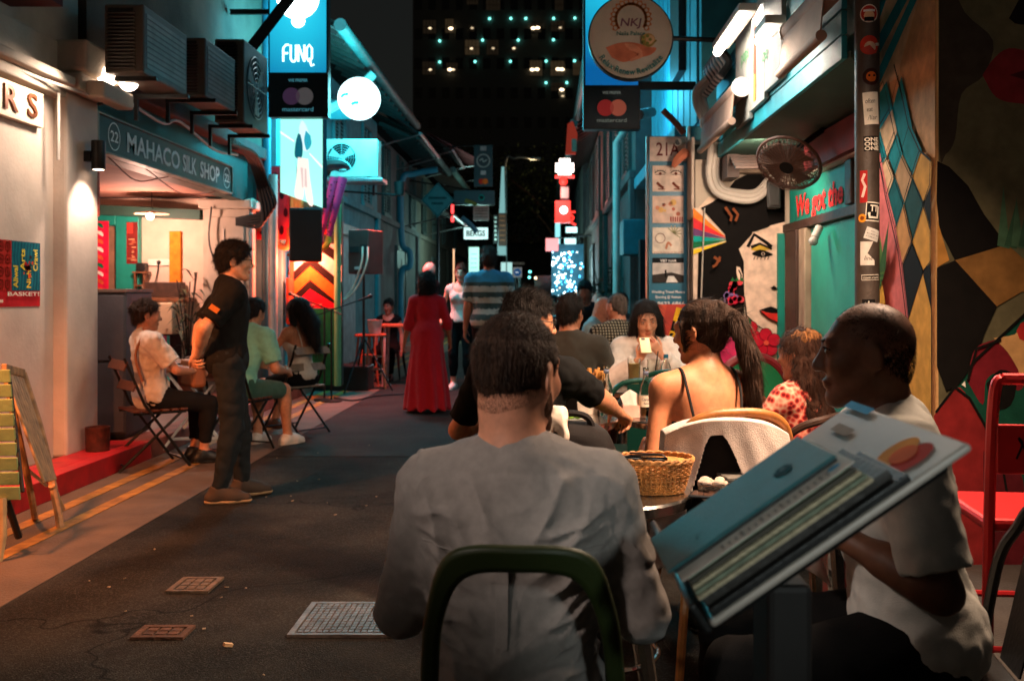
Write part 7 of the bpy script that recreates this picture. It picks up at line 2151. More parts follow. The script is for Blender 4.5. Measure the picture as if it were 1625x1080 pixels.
def metal_chair(label, loc, rz, m, group='sheet metal cafe chairs', h=.86):
 s = thing('metal_chair', label, 'chair', loc, rz, group)
 MB().prism([(-.18, -.18), (.18, -.18), (.20, .19), (-.20, .19)], (0, 0, .45), (1, 0, 0), (0, 1, 0), .022).build('seat', m, s, bevel=.008)
 for sx in (-1, 1):
  for sy in (-1, 1):
   MB().tube([(sx * .17, sy * .16, .44), (sx * .225, sy * .23, .0)], [.026, .013], 8).build('leg', m, s, smooth=True)
 MB().tube(bez([(-.185, -.175, .45), (-.20, -.22, .66), (-.17, -.255, h - .07), (-.09, -.27, h), (.09, -.27, h), (.17, -.255, h - .07), (.20, -.22, .66), (.185, -.175, .45)], 6), .014, 8).build('back_frame', m, s, smooth=True)
 MB().add([(-.07, -.185, .46), (.07, -.185, .46), (.085, -.268, h - .01), (-.085, -.268, h - .01), (-.07, -.190, .46), (.07, -.190, .46), (.085, -.273, h - .01), (-.085, -.273, h - .01)], [(0, 1, 2, 3), (7, 6, 5, 4), (0, 4, 5, 1), (1, 5, 6, 2), (2, 6, 7, 3), (3, 7, 4, 0)]).build('splat', m, s)
 return s
def cafe_table(label, loc, r, h=.74, group='round metal cafe tables', m=None):
 s = thing('cafe_table', label, 'table', loc, 0, group)
 m = m or M['steel']
 MB().lathe([(.0001, h - .012), (r - .012, h - .012), (r - .004, h - .03), (r, h - .03), (r + .003, h - .004), (r - .003, h + .003), (r - .014, h), (.0001, h)], (0, 0, 0), 48).build('tabletop', m, s, smooth=True)
 for k in range(4):
  a = PI / 4 + k * PI / 2
  c, q = math.cos(a), math.sin(a)
  MB().tube([(c * r * .55, q * r * .55, h - .03), (c * r * .62, q * r * .62, h * .5), (c * r * .9, q * r * .9, 0)], [.034, .026, .018], 8).build('leg', m, s, smooth=True)
 MB().tube(arc((0, 0, h * .35), r * .66, 0, 2 * PI, 24, (1, 0, 0), (0, 1, 0)), .008, 6).build('ring', m, s)
 return s
lime = mat('lime_plastic', lin((120, 150, 30)), .45, var=.06, bump=.04)
olive = mat('olive_plastic', lin((40, 52, 18)), .5, var=.08, bump=.05)
gtolix = mat('dark_green_enamel', lin((22, 74, 62)), .35, .3, var=.08, bump=.03)
def plastic_chair(label, loc, rz, m, w=.40, h=.86, group='moulded plastic chairs'):
 """moulded chair whose back is one broad open loop"""
 s = thing('plastic_chair', label, 'chair', loc, rz, group)
 hw = w / 2
 out = bez2([(-hw - .015, .44), (-hw - .005, .62), (-hw + .012, .76), (-hw + .06, h - .018), (0, h), (hw - .06, h - .018), (hw - .012, .76), (hw + .005, .62), (hw + .015, .44)], 6)
 inn = bez2([(-hw + .022, .44), (-hw + .03, .62), (-hw + .046, .745), (-hw + .09, h - .064), (0, h - .05), (hw - .09, h - .064), (hw - .046, .745), (hw - .03, .62), (hw - .022, .44)], 6)
 N = len(out)
 vs, fs = [], []
 def yy(x, z): return -.19 - .10 * (z - .44) / .42 - .03 * (1 - (x / hw) ** 2)
 for (p, q) in zip(out, inn):
  for (x, z) in (p, q):
   for t_ in (.016, -.016): vs.append((x, yy(x, z) + t_, z))
 for i in range(N - 1):
  a, b = i * 4, i * 4 + 4
  fs += [(a, b, b + 2, a + 2), (a + 1, a + 3, b + 3, b + 1), (a, a + 1, b + 1, b), (a + 2, b + 2, b + 3, a + 3)]
 MB().add(vs, fs).build('backrest', m, s, smooth=True, bevel=.012, seg=3)
 MB().prism([(-hw, -.2), (hw, -.2), (hw + .02, .2), (hw - .04, .235), (-hw + .04, .235), (-hw - .02, .2)], (0, 0, .44), (1, 0, 0), (0, 1, 0), .028).build('seat', m, s, bevel=.01)
 for sx in (-1, 1):
  for sy, r in ((-1, 1), (1, 1)):
   MB().tube([(sx * (hw - .005), sy * .19, .44), (sx * (hw + .03), sy * .25 - (.03 if sy < 0 else 0), 0)], [.028, .018], 10).build('leg', m, s, smooth=True)
 return s
def stool(label, loc, rz, m, h=.76, group='tall wooden bar stools', r=.16):
 s = thing('bar_stool', label, 'stool', loc, rz, group)
 MB().lathe([(.0001, h - .035), (r, h - .035), (r + .008, h - .02), (r, h), (.0001, h)], (0, 0, 0), 20).build('seat', m, s, smooth=True)
 for k in range(4):
  a = PI / 4 + k * PI / 2
  MB().tube([(math.cos(a) * r * .75, math.sin(a) * r * .75, h - .035), (math.cos(a) * r * 1.25, math.sin(a) * r * 1.25, 0)], .016, 8).build('leg', m, s, smooth=True)
 for z, f in ((.28, 1.08), (.46, .98)):
  for k in range(4):
   a, b = PI / 4 + k * PI / 2, PI / 4 + (k + 1) * PI / 2
   MB().tube([(math.cos(a) * r * f, math.sin(a) * r * f, z), (math.cos(b) * r * f, math.sin(b) * r * f, z)], .010, 6).build('rung', m, s)
 return s
cafe_table('round metal table holding the wicker basket before the grey shirted man', (.15, 3.05, 0), .29)
cafe_table('round metal table with phone and cards beyond the menu stand', (.76, 3.12, 0), .29)
cafe_table('round metal table with fries and plate before the man in the black tee', (.05, 4.78, 0), .30, .745)
cafe_table('round metal table with the beer bottle before the ponytailed woman', (.69, 4.80, 0), .30, .745)
cafe_table('round metal table before the woman looking at her phone', (.64, 6.25, 0), .30, .745)
cafe_table('metal table among the crowded diners behind the plaid shirt', (.55, 9.6, 0), .30, .745)
cafe_table('metal table at the far end of the row of diners', (.45, 12.2, 0), .30, .745)
plastic_chair('olive green plastic chair under the man in the grey shirt', (-.03, 2.10, 0), R(-3), olive, .37, .89)
plastic_chair('lime green plastic chair with a black backpack on its back', (.06, 4.06, 0), R(-8), lime, .42, .84)
metal_chair('dark green metal chair with its back to the beer bottles', (.50, 5.72, 0), R(6), gtolix, h=.86)
metal_chair('dark green metal chair closest to the water bottle', (.74, 5.80, 0), R(-10), gtolix, h=.90)
metal_chair('black slotted metal chair under the man in the white tee', (.90, 2.38, 0), R(82), M['black_metal'], h=.82)
metal_chair('red brown metal chair of the woman with the phone', (.64, 6.95, 0), R(180), mat('oxide_enamel', lin((110, 50, 44)), .4, .2), h=.82)
metal_chair('dark metal chair under the man in the plaid shirt', (.66, 8.55, 0), R(10), M['black_metal'], h=.82)
metal_chair('dark metal chair under the man in the dark grey tee', (.14, 6.5, 0), R(-5), M['black_metal'], h=.80)
s = thing('bentwood_chair', 'bentwood chair with a brown rim under the white jacket', 'chair', (.56, 3.42, 0), R(12))
cw = mat('cane_brown', lin((176, 112, 54)), .4, var=.25, scale=20, bump=.1)
MB().lathe([(.0001, .44), (.19, .44), (.2, .455), (.19, .47), (.0001, .465)], (0, 0, 0), 28).build('seat', cw, s, smooth=True)
MB().tube(bez([(-.17, -.12, .46), (-.20, -.18, .72), (-.16, -.225, .915), (0, -.245, .958), (.16, -.225, .915), (.20, -.18, .72), (.17, -.12, .46)], 7), .017, 10).build('back_frame', cw, s, smooth=True)
MB().tube(bez([(-.11, -.14, .46), (-.12, -.2, .7), (0, -.23, .82), (.12, -.2, .7), (.11, -.14, .46)], 6), .012, 8).build('back_loop', cw, s, smooth=True)
for sx in (-1, 1):
 for sy in (-1, 1): MB().tube([(sx * .13, sy * .13, .445), (sx * .19, sy * .2, 0)], .015, 8).build('leg', cw, s, smooth=True)
vs, fs = [], []
nu, nv = 120, 96
def jk(u, v, front):
 flare = .195 + .06 * v + .05 * v * v
 X = .57 + u * flare + .012 * v
 zt = .947 - .05 * abs(u) ** 2.5
 Z = zt - v * (.40 + .07 * u * u)
 Y = 3.115 - .03 * v + .045 * u * u + (.0 if front else .11 + .03 * v) - .012 * math.sin(v * PI)
 Y += .011 * math.sin(u * 9 + v * 3) * v + .008 * math.sin(u * 17 - v * 6) * v
 return (X, Y, Z)
def inhole(u, v):
 if v < .12: return False
 half = .06 + .48 * ((v - .12) / .88) ** .6
 return abs(u + .22 - .1 * v) < half
for side in (True, False):
 b0 = len(vs)
 for j in range(nv + 1):
  for i in range(nu + 1): vs.append(jk(-1 + 2 * i / nu, j / nv, side))
 for j in range(nv):
  for i in range(nu):
   if side and inhole(-1 + 2 * (i + .5) / nu, (j + .5) / nv): continue
   q = (b0 + j * (nu + 1) + i, b0 + j * (nu + 1) + i + 1, b0 + (j + 1) * (nu + 1) + i + 1, b0 + (j + 1) * (nu + 1) + i)
   fs.append(q if not side else q[::-1])
 if side: n1 = b0
for i in range(nu): fs.append((i, i + 1, (nu + 1) * (nv + 1) + i + 1, (nu + 1) * (nv + 1) + i))
o = MB().add(vs, fs).build('jacket', cloth('white_jacket', (226, 208, 198), bscale=300), smooth=True)
md = o.modifiers.new('thick', 'SOLIDIFY'); md.thickness = .006
md = o.modifiers.new('soft', 'SUBSURF'); md.levels = 1; md.render_levels = 1
tx = bpy.data.textures.new('jacket_folds', 'CLOUDS'); tx.noise_scale = .16
md = o.modifiers.new('folds', 'DISPLACE'); md.texture = tx; md.strength = .010; md.mid_level = .5
tag(o, 'white jacket draped over the brown rimmed chair with a dark opening', 'jacket')
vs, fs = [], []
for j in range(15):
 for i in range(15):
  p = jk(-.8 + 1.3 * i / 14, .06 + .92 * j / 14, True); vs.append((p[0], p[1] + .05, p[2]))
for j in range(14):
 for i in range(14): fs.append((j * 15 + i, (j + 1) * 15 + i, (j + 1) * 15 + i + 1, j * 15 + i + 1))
li = MB().add(vs, fs).build('hollow_shade', cloth('hollow_shade_cloth', (34, 30, 28)), o, smooth=True)  # dark sheet in place of the shade inside the opening
s = thing('wicker_basket', 'oval wicker basket with dark glasses lying in it', 'basket', (.325, 3.03, .742))
wk = mat('wicker', lin((206, 140, 72)), .55, var=.3, scale=40, bump=.3, bscale=150)
def bk_r(z): return (.088 + .03 * (z / .095) ** .8)
mb = MB()
for k in range(44):
 a = 2 * PI * k / 44
 mb.tube([(bk_r(z) * math.cos(a) * 1.0, bk_r(z) * math.sin(a) * .82, z) for z in (.0, .03, .06, .095)], .0028, 5)
o = mb.build('stake', wk, s); o['kind'] = 'stuff'
mb = MB()
for j in range(15):
 z = .004 + j * .0062
 if 3 < j < 9 and j % 2: continue
 pts = []
 for i in range(88):
  a = 2 * PI * i / 88
  r = bk_r(z) + (.0032 if (i // 2 + j) % 2 else -.0032)
  pts.append((r * math.cos(a), r * math.sin(a) * .82, z))
 mb.tube(pts, .0026, 4, True)
o = mb.build('weave', wk, s); o['kind'] = 'stuff'
mb = MB()
for q in range(2):
 mb.tube([(bk_r(.097) * (1 + .014 * math.cos(i * .9 + q * PI)) * math.cos(2 * PI * i / 90), bk_r(.097) * (1 + .014 * math.cos(i * .9 + q * PI)) * math.sin(2 * PI * i / 90) * .82, .098 + .005 * math.sin(i * .9 + q * PI)) for i in range(90)], .0048, 6, True)
mb.build('rim', wk, s, smooth=True)
MB().lathe([(.0001, .0), (.088, .0), (.088, .006), (.0001, .006)], (0, 0, 0), 24, 'Z', .82).build('base', wk, s)
MB().lathe([(.0001, .0), (.083, .0), (.10, .06), (.108, .088)], (0, 0, .004), 24, 'Z', .80).build('inner', wk, s)
s = thing('sunglasses', 'folded black sunglasses lying in the wicker basket', 'glasses', (.295, 3.0, .838), R(-12))
for sx in (-1, 1): MB().tube([(sx * .035 + .028 * math.cos(2 * PI * i / 20), 0, .018 * math.sin(2 * PI * i / 20)) for i in range(20)], .004, 6, True).build('rim', M['black'], s, smooth=True).rotation_euler = (R(70), 0, 0)
MB().bb(-.07, .07, -.006, .004, -.012, .012).build('lens', M['glassdark'], s, bevel=.004)
MB().tube([(-.066, 0, .008), (-.05, .05, .006), (.05, .055, .008)], .003, 6).tube([(.066, 0, .008), (.05, .045, .012), (-.05, .05, .014)], .003, 6).build('arm', M['black'], s)
s = thing('phone', 'black phone lying face up on the table by the wicker basket', 'phone', (.775, 3.0, .745), R(-18))
s.location = tuple(at(1138, 766, 2.92)); s.location.z = .7455
MB().bb(-.078, .078, -.038, .038, 0, .009).build('body', M['black'], s, bevel=.006)
MB().bb(-.07, .07, -.034, .034, .0091, .0096).build('screen', mat('phone_glass', lin((90, 66, 56)), .08, var=.05, bump=0, spec=.9), s)
s = thing('wallet', 'grey folded wallet stack on the table edge by the phone', 'wallet', tuple(at(1180, 752, 3.1)), R(10)); s.location.z = .745
for k in range(3): MB().bb(-.07, .07, -.05, .05, k * .012, k * .012 + .010).build('leaf', mat('wallet_grey', lin((110, 104, 96)), .6), s, bevel=.003)
s = thing('ashtray', 'cut glass ashtray with pale tissue on the table by the basket', 'ashtray', tuple(at(1100, 778, 2.98))); s.location = (.50, 2.98, .745)
MB().lathe([(.0001, .0), (.045, .0), (.05, .03), (.042, .032), (.036, .01), (.0001, .008)], (0, 0, 0), 10).build('bowl', glass('ashtray_glass', (.9, .85, .8), .1), s)
g = random.Random(6); mb = MB()
for k in range(9): mb.ball((g.uniform(-.03, .03), g.uniform(-.03, .03), .02 + g.uniform(0, .02)), g.uniform(.011, .018), 7, 5, (1.2, 1, .8))
mb.build('tissue', cloth('tissue', (226, 200, 180)), s, smooth=True)
put(MB().box((.62, 2.93, .746), (.15, .10, .002), (0, 0, .2)), 'leaflet', paint((200, 190, 180)), 'pale leaflet lying flat on the table between phone and ashtray', 'leaflet')
amber = glass('beer_liquid', (.95, .62, .22), .02)
def beer(label, loc, fill, rz):
 s = thing('beer_bottle', label, 'bottle', loc, rz, 'clear beer bottles on the tables')
 prof = [(.0001, .002), (.027, .002), (.030, .008), (.030, .125), (.0285, .14), (.020, .165), (.0145, .185), (.0130, .225), (.0145, .228), (.0145, .236), (.0125, .24), (.0105, .24), (.0105, .19), (.016, .165), (.026, .137), (.027, .12), (.027, .012), (.0001, .01)]
 MB().lathe(prof, (0, 0, 0), 24).build('bottle_glass', glass('bottle_glass', (.92, .95, .92)), s, smooth=True)
 MB().lathe([(.0001, .013), (.0265, .013), (.0265, fill), (.0001, fill)], (0, 0, 0), 20).build('beer', amber, s, smooth=True)
 MB().lathe([(.0305, .055), (.0305, .108)], (0, 0, 0), 28).build('paper_label', paint((232, 214, 190)), s, smooth=True)
 MB().lathe([(.0134, .205), (.0134, .223)], (0, 0, 0), 18).build('neck_label', paint((150, 160, 190)), s, smooth=True)
 for txt, z, h, w in (('Corona', .084, .014, .046), ('Extra', .068, .009, .026)):
  vs, fs = text_mesh(txt, 1.0, .02, 1.0, .1)
  xs = [p[0] for p in vs]; kx = w / (max(xs) - min(xs)); xm = (max(xs) + min(xs)) / 2; k = h / .7
  rr = .0308
  MB().add([(rr * math.sin((p[0] - xm) * kx / rr), -rr * math.cos((p[0] - xm) * kx / rr), z + p[1] * k) for p in vs], fs).build('lettering', paint((40, 40, 70)), s)
 return s
beer('clear beer bottle with little beer left near the reaching hand', (.297, 4.90, .7455), .05, R(2))
beer('clear beer bottle with amber beer beside the pale napkin box', (.479, 4.80, .7455), .06, R(2))
s = thing('napkin_box', 'pinkish napkin box with white napkins standing between the beer bottles', 'napkins', (.425, 4.83, .7455))
MB().bb(-.055, .055, -.04, .04, 0, .06).build('box', paint((222, 176, 160)), s, bevel=.003)
MB().add([(-.05, -.01, .06), (.0, -.02, .06), (.05, -.01, .06), (-.065, .0, .10), (-.02, -.01, .135), (.05, .0, .095), (-.03, .03, .12)], [(0, 1, 4, 3), (1, 2, 5, 4), (3, 4, 6), (4, 5, 6)]).build('napkin', paint((240, 228, 218)), s)
s = thing('fries_holder', 'white paper holder of fries in a black wire frame', 'fries', (.215, 4.98, .7455))
MB().add([(-.05, -.03, .0), (.06, -.03, .0), (.085, -.05, .17), (-.07, -.05, .17), (-.05, .03, .0), (.06, .03, .0), (.085, .04, .17), (-.07, .04, .17)], [(0, 1, 2, 3), (5, 4, 7, 6), (4, 0, 3, 7), (1, 5, 6, 2), (0, 4, 5, 1)]).build('paper', paint((214, 200, 186)), s)
MB().tube([(-.06, -.052, .0), (-.06, -.054, .135), (.045, -.054, .135), (.045, -.052, .0)], .004, 6).build('frame', M['black_metal'], s)
g = random.Random(5)
for k in range(16):
 x, y = g.uniform(-.06, .07), g.uniform(-.03, .03)
 MB().beam((x * .8, y, .11), (x * 1.15 + g.uniform(-.02, .02), y + g.uniform(-.01, .01), .17 + g.uniform(.01, .06)), .011, .011).build('chip', mat('fried_potato', lin((226, 160, 84)), .5, var=.15), s)
s = thing('plate', 'white plate with a little green salad by the reaching arm', 'plate', (.12, 4.68, .7455))
MB().lathe([(.0001, .003), (.06, .003), (.10, .016), (.102, .018), (.06, .006), (.0001, .005)], (0, 0, 0), 28).build('dish', paint((226, 220, 210)), s, smooth=True)
mb = MB()
for k in range(24): mb.ball((g.uniform(-.04, .05), g.uniform(-.04, .04), .014 + g.uniform(0, .015)), g.uniform(.006, .012), 5, 4, (1.6, 1, .6))
mb.build('salad', paint((96, 130, 50)), s)
put(MB().box((.17, 4.55, .7475), (.07, .04, .002), (0, 0, .3)), 'blue_card', paint((40, 140, 190)), 'small bright blue card on the table rim by the plate', 'card')
s = thing('juice_glass', 'tall glass of pale yellow juice before the woman with the phone', 'glass', (.540, 6.12, .7455))
MB().lathe([(.0001, .0), (.032, .0), (.040, .2), (.037, .2), (.030, .008), (.0001, .008)], (0, 0, 0), 22).build('tumbler', glass('bottle_glass'), s, smooth=True)
MB().lathe([(.0001, .01), (.0295, .01), (.0355, .17), (.0001, .17)], (0, 0, 0), 20).build('juice', mat('juice', lin((226, 190, 120)), .3, var=.05, bump=0), s, smooth=True)
s = thing('water_glass', 'empty clear tumbler beside the small water bottle', 'glass', (.665, 6.2, .7455))
MB().lathe([(.0001, .0), (.032, .0), (.040, .19), (.037, .19), (.030, .008), (.0001, .008)], (0, 0, 0), 22).build('tumbler', glass('bottle_glass'), s, smooth=True)
MB().tube([(0, 0, .02), (.03, 0, .24)], .004, 6).build('straw', M['black'], s)
s = thing('water_bottle', 'small clear water bottle with a teal cap and label', 'bottle', (.738, 6.16, .7455))
MB().lathe([(.0001, .0), (.03, .0), (.031, .12), (.03, .15), (.013, .185), (.013, .2)], (0, 0, 0), 20).build('bottle_body', glass('bottle_glass'), s, smooth=True)
MB().lathe([(.015, .2), (.015, .222), (.0001, .222)], (0, 0, 0), 16).build('cap', paint((40, 110, 140)), s, smooth=True)
MB().lathe([(.0315, .06), (.0315, .105)], (0, 0, 0), 20).build('wrapper', paint((60, 150, 160)), s, smooth=True)
s = thing('backpack', 'black backpack hanging on the back of the lime green chair', 'backpack', (.10, 3.68, .5))
bpm = cloth('backpack_nylon', (34, 30, 30), .6)
def bp(S):
 S.cone((-.09, 0, .08), (-.09, 0, .24), .075, .07, .05); S.cone((.09, 0, .08), (.09, 0, .24), .075, .07, .05); S.cone((-.06, .0, .3), (.06, .0, .3), .07, .07, .06); S.ell((0, -.05, .13), (.11, .06, .1), .03)
 S.disp(lambda x, y, z: .006 * vnoise(x, y, z, .05))
S = SDF(np.array((-.25, -.2, -.05)), np.array((.25, .2, .45)), .008); bp(S); P, Q = S.mesh(1)
np_mesh('bag', P, Q, bpm, s)
MB().tube(bez([(-.07, -.02, .35), (-.03, -.03, .40), (.05, -.03, .39), (.08, -.02, .33)], 5), .012, 8).build('handle', bpm, s, smooth=True)
MB().tube(bez([(-.1, -.10, .2), (0, -.125, .23), (.1, -.10, .2)], 5), .004, 6).build('zip', M['metal'], s)
S = SDF(np.array((-.12, -.08, -.16)), np.array((.12, .12, .1)), .006)
S.cone((-.04, .0, .02), (.03, .0, .03), .03, .026, .02); S.cone((-.03, -.015, .0), (-.02, -.02, -.1), .035, .02, .03); S.cone((.02, -.01, .02), (.05, -.02, -.06), .03, .02, .03)
S.disp(lambda x, y, z: .012 * np.abs(vnoise(x, y, z, .035)))
P, Q = S.mesh(0)
o = np_mesh('white_cloth', P, Q, paint((232, 214, 198)))
o.location = tuple(at(876, 668, 3.62))
tag(o, 'crumpled white cloth on the lime chair beside the grey shirted man', 'cloth')
# tilted menu stand, nearest of all
s = thing('menu_stand', 'tilted grey menu stand with a red and orange card logo on its top', 'menu stand', (.38, 1.58, 0))
e1 = V((.33, 0, .227)).normalized(); e2 = V((0, 1, 0)); e3 = e1.cross(e2)     # e3 = normal, up
e3 = -e3 if e3.z < 0 else e3
N0 = V((.222, 1.32, .9077)) - V((.38, 1.58, 0))
def tb(a0, a1, b0, b1, c0, c1, skew=0.0):
 """box in tray coordinates: a along the slope, b away from the lens, c out of the tray"""
 ea = (e1 * math.cos(skew) + e2 * math.sin(skew)); eb = (e2 * math.cos(skew) - e1 * math.sin(skew))
 vs = [N0 + ea * a + eb * b + e3 * c for a in (a0, a1) for b in (b0, b1) for c in (c0, c1)]
 return MB().add(vs, [(0, 1, 3, 2), (4, 6, 7, 5), (0, 4, 5, 1), (2, 3, 7, 6), (0, 2, 6, 4), (1, 5, 7, 3)])
stm = mat('stand_grey', lin((176, 166, 156)), .45, var=.05, bump=.03)
tb(-.01, .405, 0, .50, -.012, 0).build('tray', stm, s, bevel=.006)
tb(-.022, -.0105, 0, .50, -.014, .03).build('ledge', M['black'], s, bevel=.004)
tb(.02, .38, .06, .44, -.04, -.0125).build('under_frame', M['black'], s, bevel=.008)
MB().bb(-.035, .035, -.02, .10, 0.02, .88).build('post', mat('post_dark', lin((24, 20, 18)), .7, var=.08, bump=0), s, bevel=.01)
MB().bb(-.20, .20, -.22, .22, 0, .02).build('base', M['black'], s, bevel=.006)
a = Art(.0008)
a.disc(-.0, .60, .045, (190, 60, 50), n=24); a.disc(.0, .56, .03, (225, 120, 60), n=20)
a.build('post_print', (0, -.0205, 0), (1, 0, 0), (0, 0, 1), s)
a = Art(.0006)     # print on the tray top; axes: x along e1, y along e2
a.disc(.345, .075, .036, (204, 52, 36), n=30); a.disc(.345, .125, .036, (240, 150, 60), n=30); a.disc(.345, .10, .022, (236, 100, 40), .03, n=24)
a.text('mastercard', .300, .10, .014, (120, 110, 104), w=.09, rot=PI / 2)
a.rect(.33, .33, .35, .42, (140, 130, 122)); a.rect(.19, .10, .205, .14, (130, 120, 112))
a.rect(.385, .36, .402, .49, (50, 150, 200))
a.build('print', N0 + e3 * .0002, e1, e2, s)
def pz(px, py, d): return at(px, py, d)
M_teal = mat('teal_leatherette', lin((6, 88, 94)), .5, var=.08, scale=30, bump=.25, bscale=300)
s2 = thing('menu_pile', 'pile of menus on the tilted stand, teal one topmost', 'menus', (.38, 1.58, 0))
def lay(name, a0, a1, b0, b1, c0, c1, m, skew=0.0, bev=.002):
 return tb(a0 + .004, a1 + .03, b0, b1, c0, c1, skew).build(name, m, s2, bevel=bev)
lay('black_menu', -.005, .285, .0, .20, .001, .012, M['black'], .0)
lay('black_menu', -.005, .270, .012, .21, .013, .026, mat('charcoal_cover', lin((44, 40, 36)), .5), .01)
crm = mat('page_edges', lin((190, 176, 146)), .8, var=.25, scale=60, bump=.3, bscale=300, stretch=(1, 1, 8))
grn = mat('page_green_grey', lin((120, 130, 110)), .8, var=.2, scale=60)
for k in range(6):
 lay('page_block', -.008 + k * .001, .245 - k * .003, .006 + k * .004, .20, .027 + k * .0065, .0325 + k * .0065, (crm, grn, crm, mat('dark_pages', lin((70, 66, 56)), .7), grn, crm)[k], .0 + k * .004, .001)
pg = lay('white_page', -.012, .236, -.012, .20, .0662, .0672, paint((222, 214, 204)), .02, 0)
a = Art(.0004)
for k in range(17): a.rect(.03 + k * .0105, -.004, .033 + k * .0105, -.004 + (.012 if k % 3 else .02), (150, 146, 140), up=False)
a.disc(.212, .010, .010, (60, 170, 220), .006, n=12)
a.build('page_print', N0 + e1 * .03 + e3 * .0676, e1 * math.cos(.02) + e2 * math.sin(.02), e2 * math.cos(.02) - e1 * math.sin(.02), s2)
lay('dark_page', -.014, .226, .030, .20, .0675, .0735, M['black'], .02)  # black layer in place of the shaded gap under the cover
cv = lay('teal_cover', -.022, .226, .022, .215, .074, .0785, M_teal, .02, .002)
a = Art(.0004)
for k in range(7): a.disc(.165 + .010 * math.cos(k * .9), .10 + .014 * math.sin(k * .9), .006, (10, 66, 76), n=8, up=False)
a.rect(.15, .095, .18, .102, (10, 66, 76), up=False); a.stroke([(.01, .06), (.012, .075), (.02, .08)], .002, (8, 50, 60), up=False)
a.build('emboss', N0 + e1 * .03 + e3 * .0788, e1 * math.cos(.02) + e2 * math.sin(.02), e2 * math.cos(.02) - e1 * math.sin(.02), s2)
# red bar chair at the edge
s = thing('bar_chair', 'tall red metal bar chair with a lettered red back band', 'chair', (1.39, 2.86, 0), R(-6))
rm = mat('red_enamel', lin((190, 30, 34)), .4, .2, var=.12, bump=.05, dirt=.2)
for sx in (-1, 1):
 MB().tube(bez([(sx * .21, -.24, 0), (sx * .19, -.2, .7), (sx * .185, -.225, 1.06), (sx * .16, -.23, 1.115)], 6), .015, 8).build('leg', rm, s, smooth=True)
 MB().tube([(sx * .18, .17, .72), (sx * .215, .24, 0)], .015, 8).build('leg', rm, s, smooth=True)
MB().tube([(-.165, -.23, 1.11), (.165, -.23, 1.11)], .015, 8).build('top_rail', rm, s, smooth=True)
MB().bb(-.18, .18, -.228, -.214, .86, .99).build('back_band', rm, s, bevel=.004)
MB().bb(-.2, .2, -.2, .2, .70, .735).build('seat', rm, s, bevel=.012)
for z in (.25, .42): MB().tube([(-.205, .215, z), (.205, .215, z)], .010, 6).tube([(-.2, -.22, z), (-.2, .22, z)], .010, 6).tube([(.2, -.22, z), (.2, .22, z)], .010, 6).build('foot_rail', rm, s)
a = Art(.0008)
for k in range(6): a.stroke(bez2([(-.13 + k * .05, .90), (-.115 + k * .05, .94), (-.125 + k * .05, .955), (-.1 + k * .05, .91)], 4), .006, (30, 16, 16), up=False)
a.build('lettering', (0, -.2285, 0), (1, 0, 0), (0, 0, 1), s)
# chair and table set on the left
brown = mat('brown_slats', lin((96, 54, 36)), .5, var=.2, scale=20, bump=.15)
folding_chair('folding chair with brown slats under the woman in the white blouse', (-3.05, 7.84, 0), R(-52), brown, M['black_metal'])
folding_chair('folding chair with dark slats under the person in the mint tee', (-2.62, 8.6, 0), R(-20), brown, M['black_metal'])
folding_chair('folding chair with pale worn slats under the long haired woman with phone', (-2.44, 9.80, 0), R(54), mat('pale_slats', lin((130, 110, 92)), .5, var=.2, scale=20), M['black_metal'])
s = thing('bistro_table', 'dark topped bistro table with white crossed legs beside the seated women', 'table', (-3.0, 8.75, 0), R(10))
MB().bb(-.36, .36, -.3, .3, .735, .76).build('tabletop', M['black'], s, bevel=.008)
for y in (-.24, .24):
 for a_, b_ in (((-.28, 0), (.26, .73)), ((.28, 0), (-.26, .73))): MB().beam((a_[0], y, a_[1]), (b_[0], y + .001, b_[1]), .035, .02).build('leg', paint((230, 222, 212)), s)
MB().beam((-.2, -.24, .12), (.2, -.24, .12), .03, .02).build('crossbar', paint((230, 222, 212)), s)
put(MB().bb(-3.1, -2.88, 8.62, 8.8, .762, .80), 'black_pouch', M['black'], 'small black pouch lying on the dark bistro table', 'pouch', bevel=.01)
grn_s = mat('mint_slats', lin((150, 172, 116)), .5, var=.12, scale=12, bump=.12, dirt=.15)
s = thing('folded_chair', 'folded chair with mint green slats propped at the kerb', 'folded chair', (0, 0, 0))
C0 = at(-40, 882, 5.05)
s.location = (C0.x, C0.y, 0)
def gp(px, py, d): return at(px, py, d) - V((C0.x, C0.y, 0))
for k in range(9):
 y0, y1 = 586 + k * 23.2, 586 + k * 23.2 + 20.5
 dd = 5.32 - k * .028
 xr = 17 + k * 1.9
 A, B = gp(xr, (y0 + y1) / 2, dd), gp(-150, (y0 + y1) / 2 + 4, dd - .02)
 MB().beam(A, B, .012, .068, up=(0, -.12, 1)).build('slat', grn_s, s, bevel=.004)
MB().tube([gp(14, 590, 5.36), gp(36, 780, 5.11)], .010, 8).build('side_rail', M['black_metal'], s)
MB().tube([gp(-140, 594, 5.34), gp(-126, 785, 5.09)], .010, 8).build('side_rail', M['black_metal'], s)
lw = mat('pale_beech', lin((190, 158, 112)), .5, var=.15, scale=14, bump=.1)
MB().tube([gp(4, 790, 5.08), gp(5, 850, 5.05), gp(-2, 899, 5.02)], [.02, .018, .014], 8).build('leg', lw, s, smooth=True)
MB().tube([gp(10, 792, 5.12), gp(30, 852, 5.22)], .018, 8).build('leg', M['black_metal'], s, smooth=True)
MB().tube([gp(-135, 790, 5.08), gp(-140, 899, 5.02)], .014, 8).build('leg', lw, s, smooth=True)
s = thing('folded_chair', 'folded weathered wooden chair leaning between mint chair and wall', 'folded chair', (0, 0, 0))
C0 = at(60, 850, 5.7)
s.location = (C0.x, C0.y, 0)
wd = M['lwood']
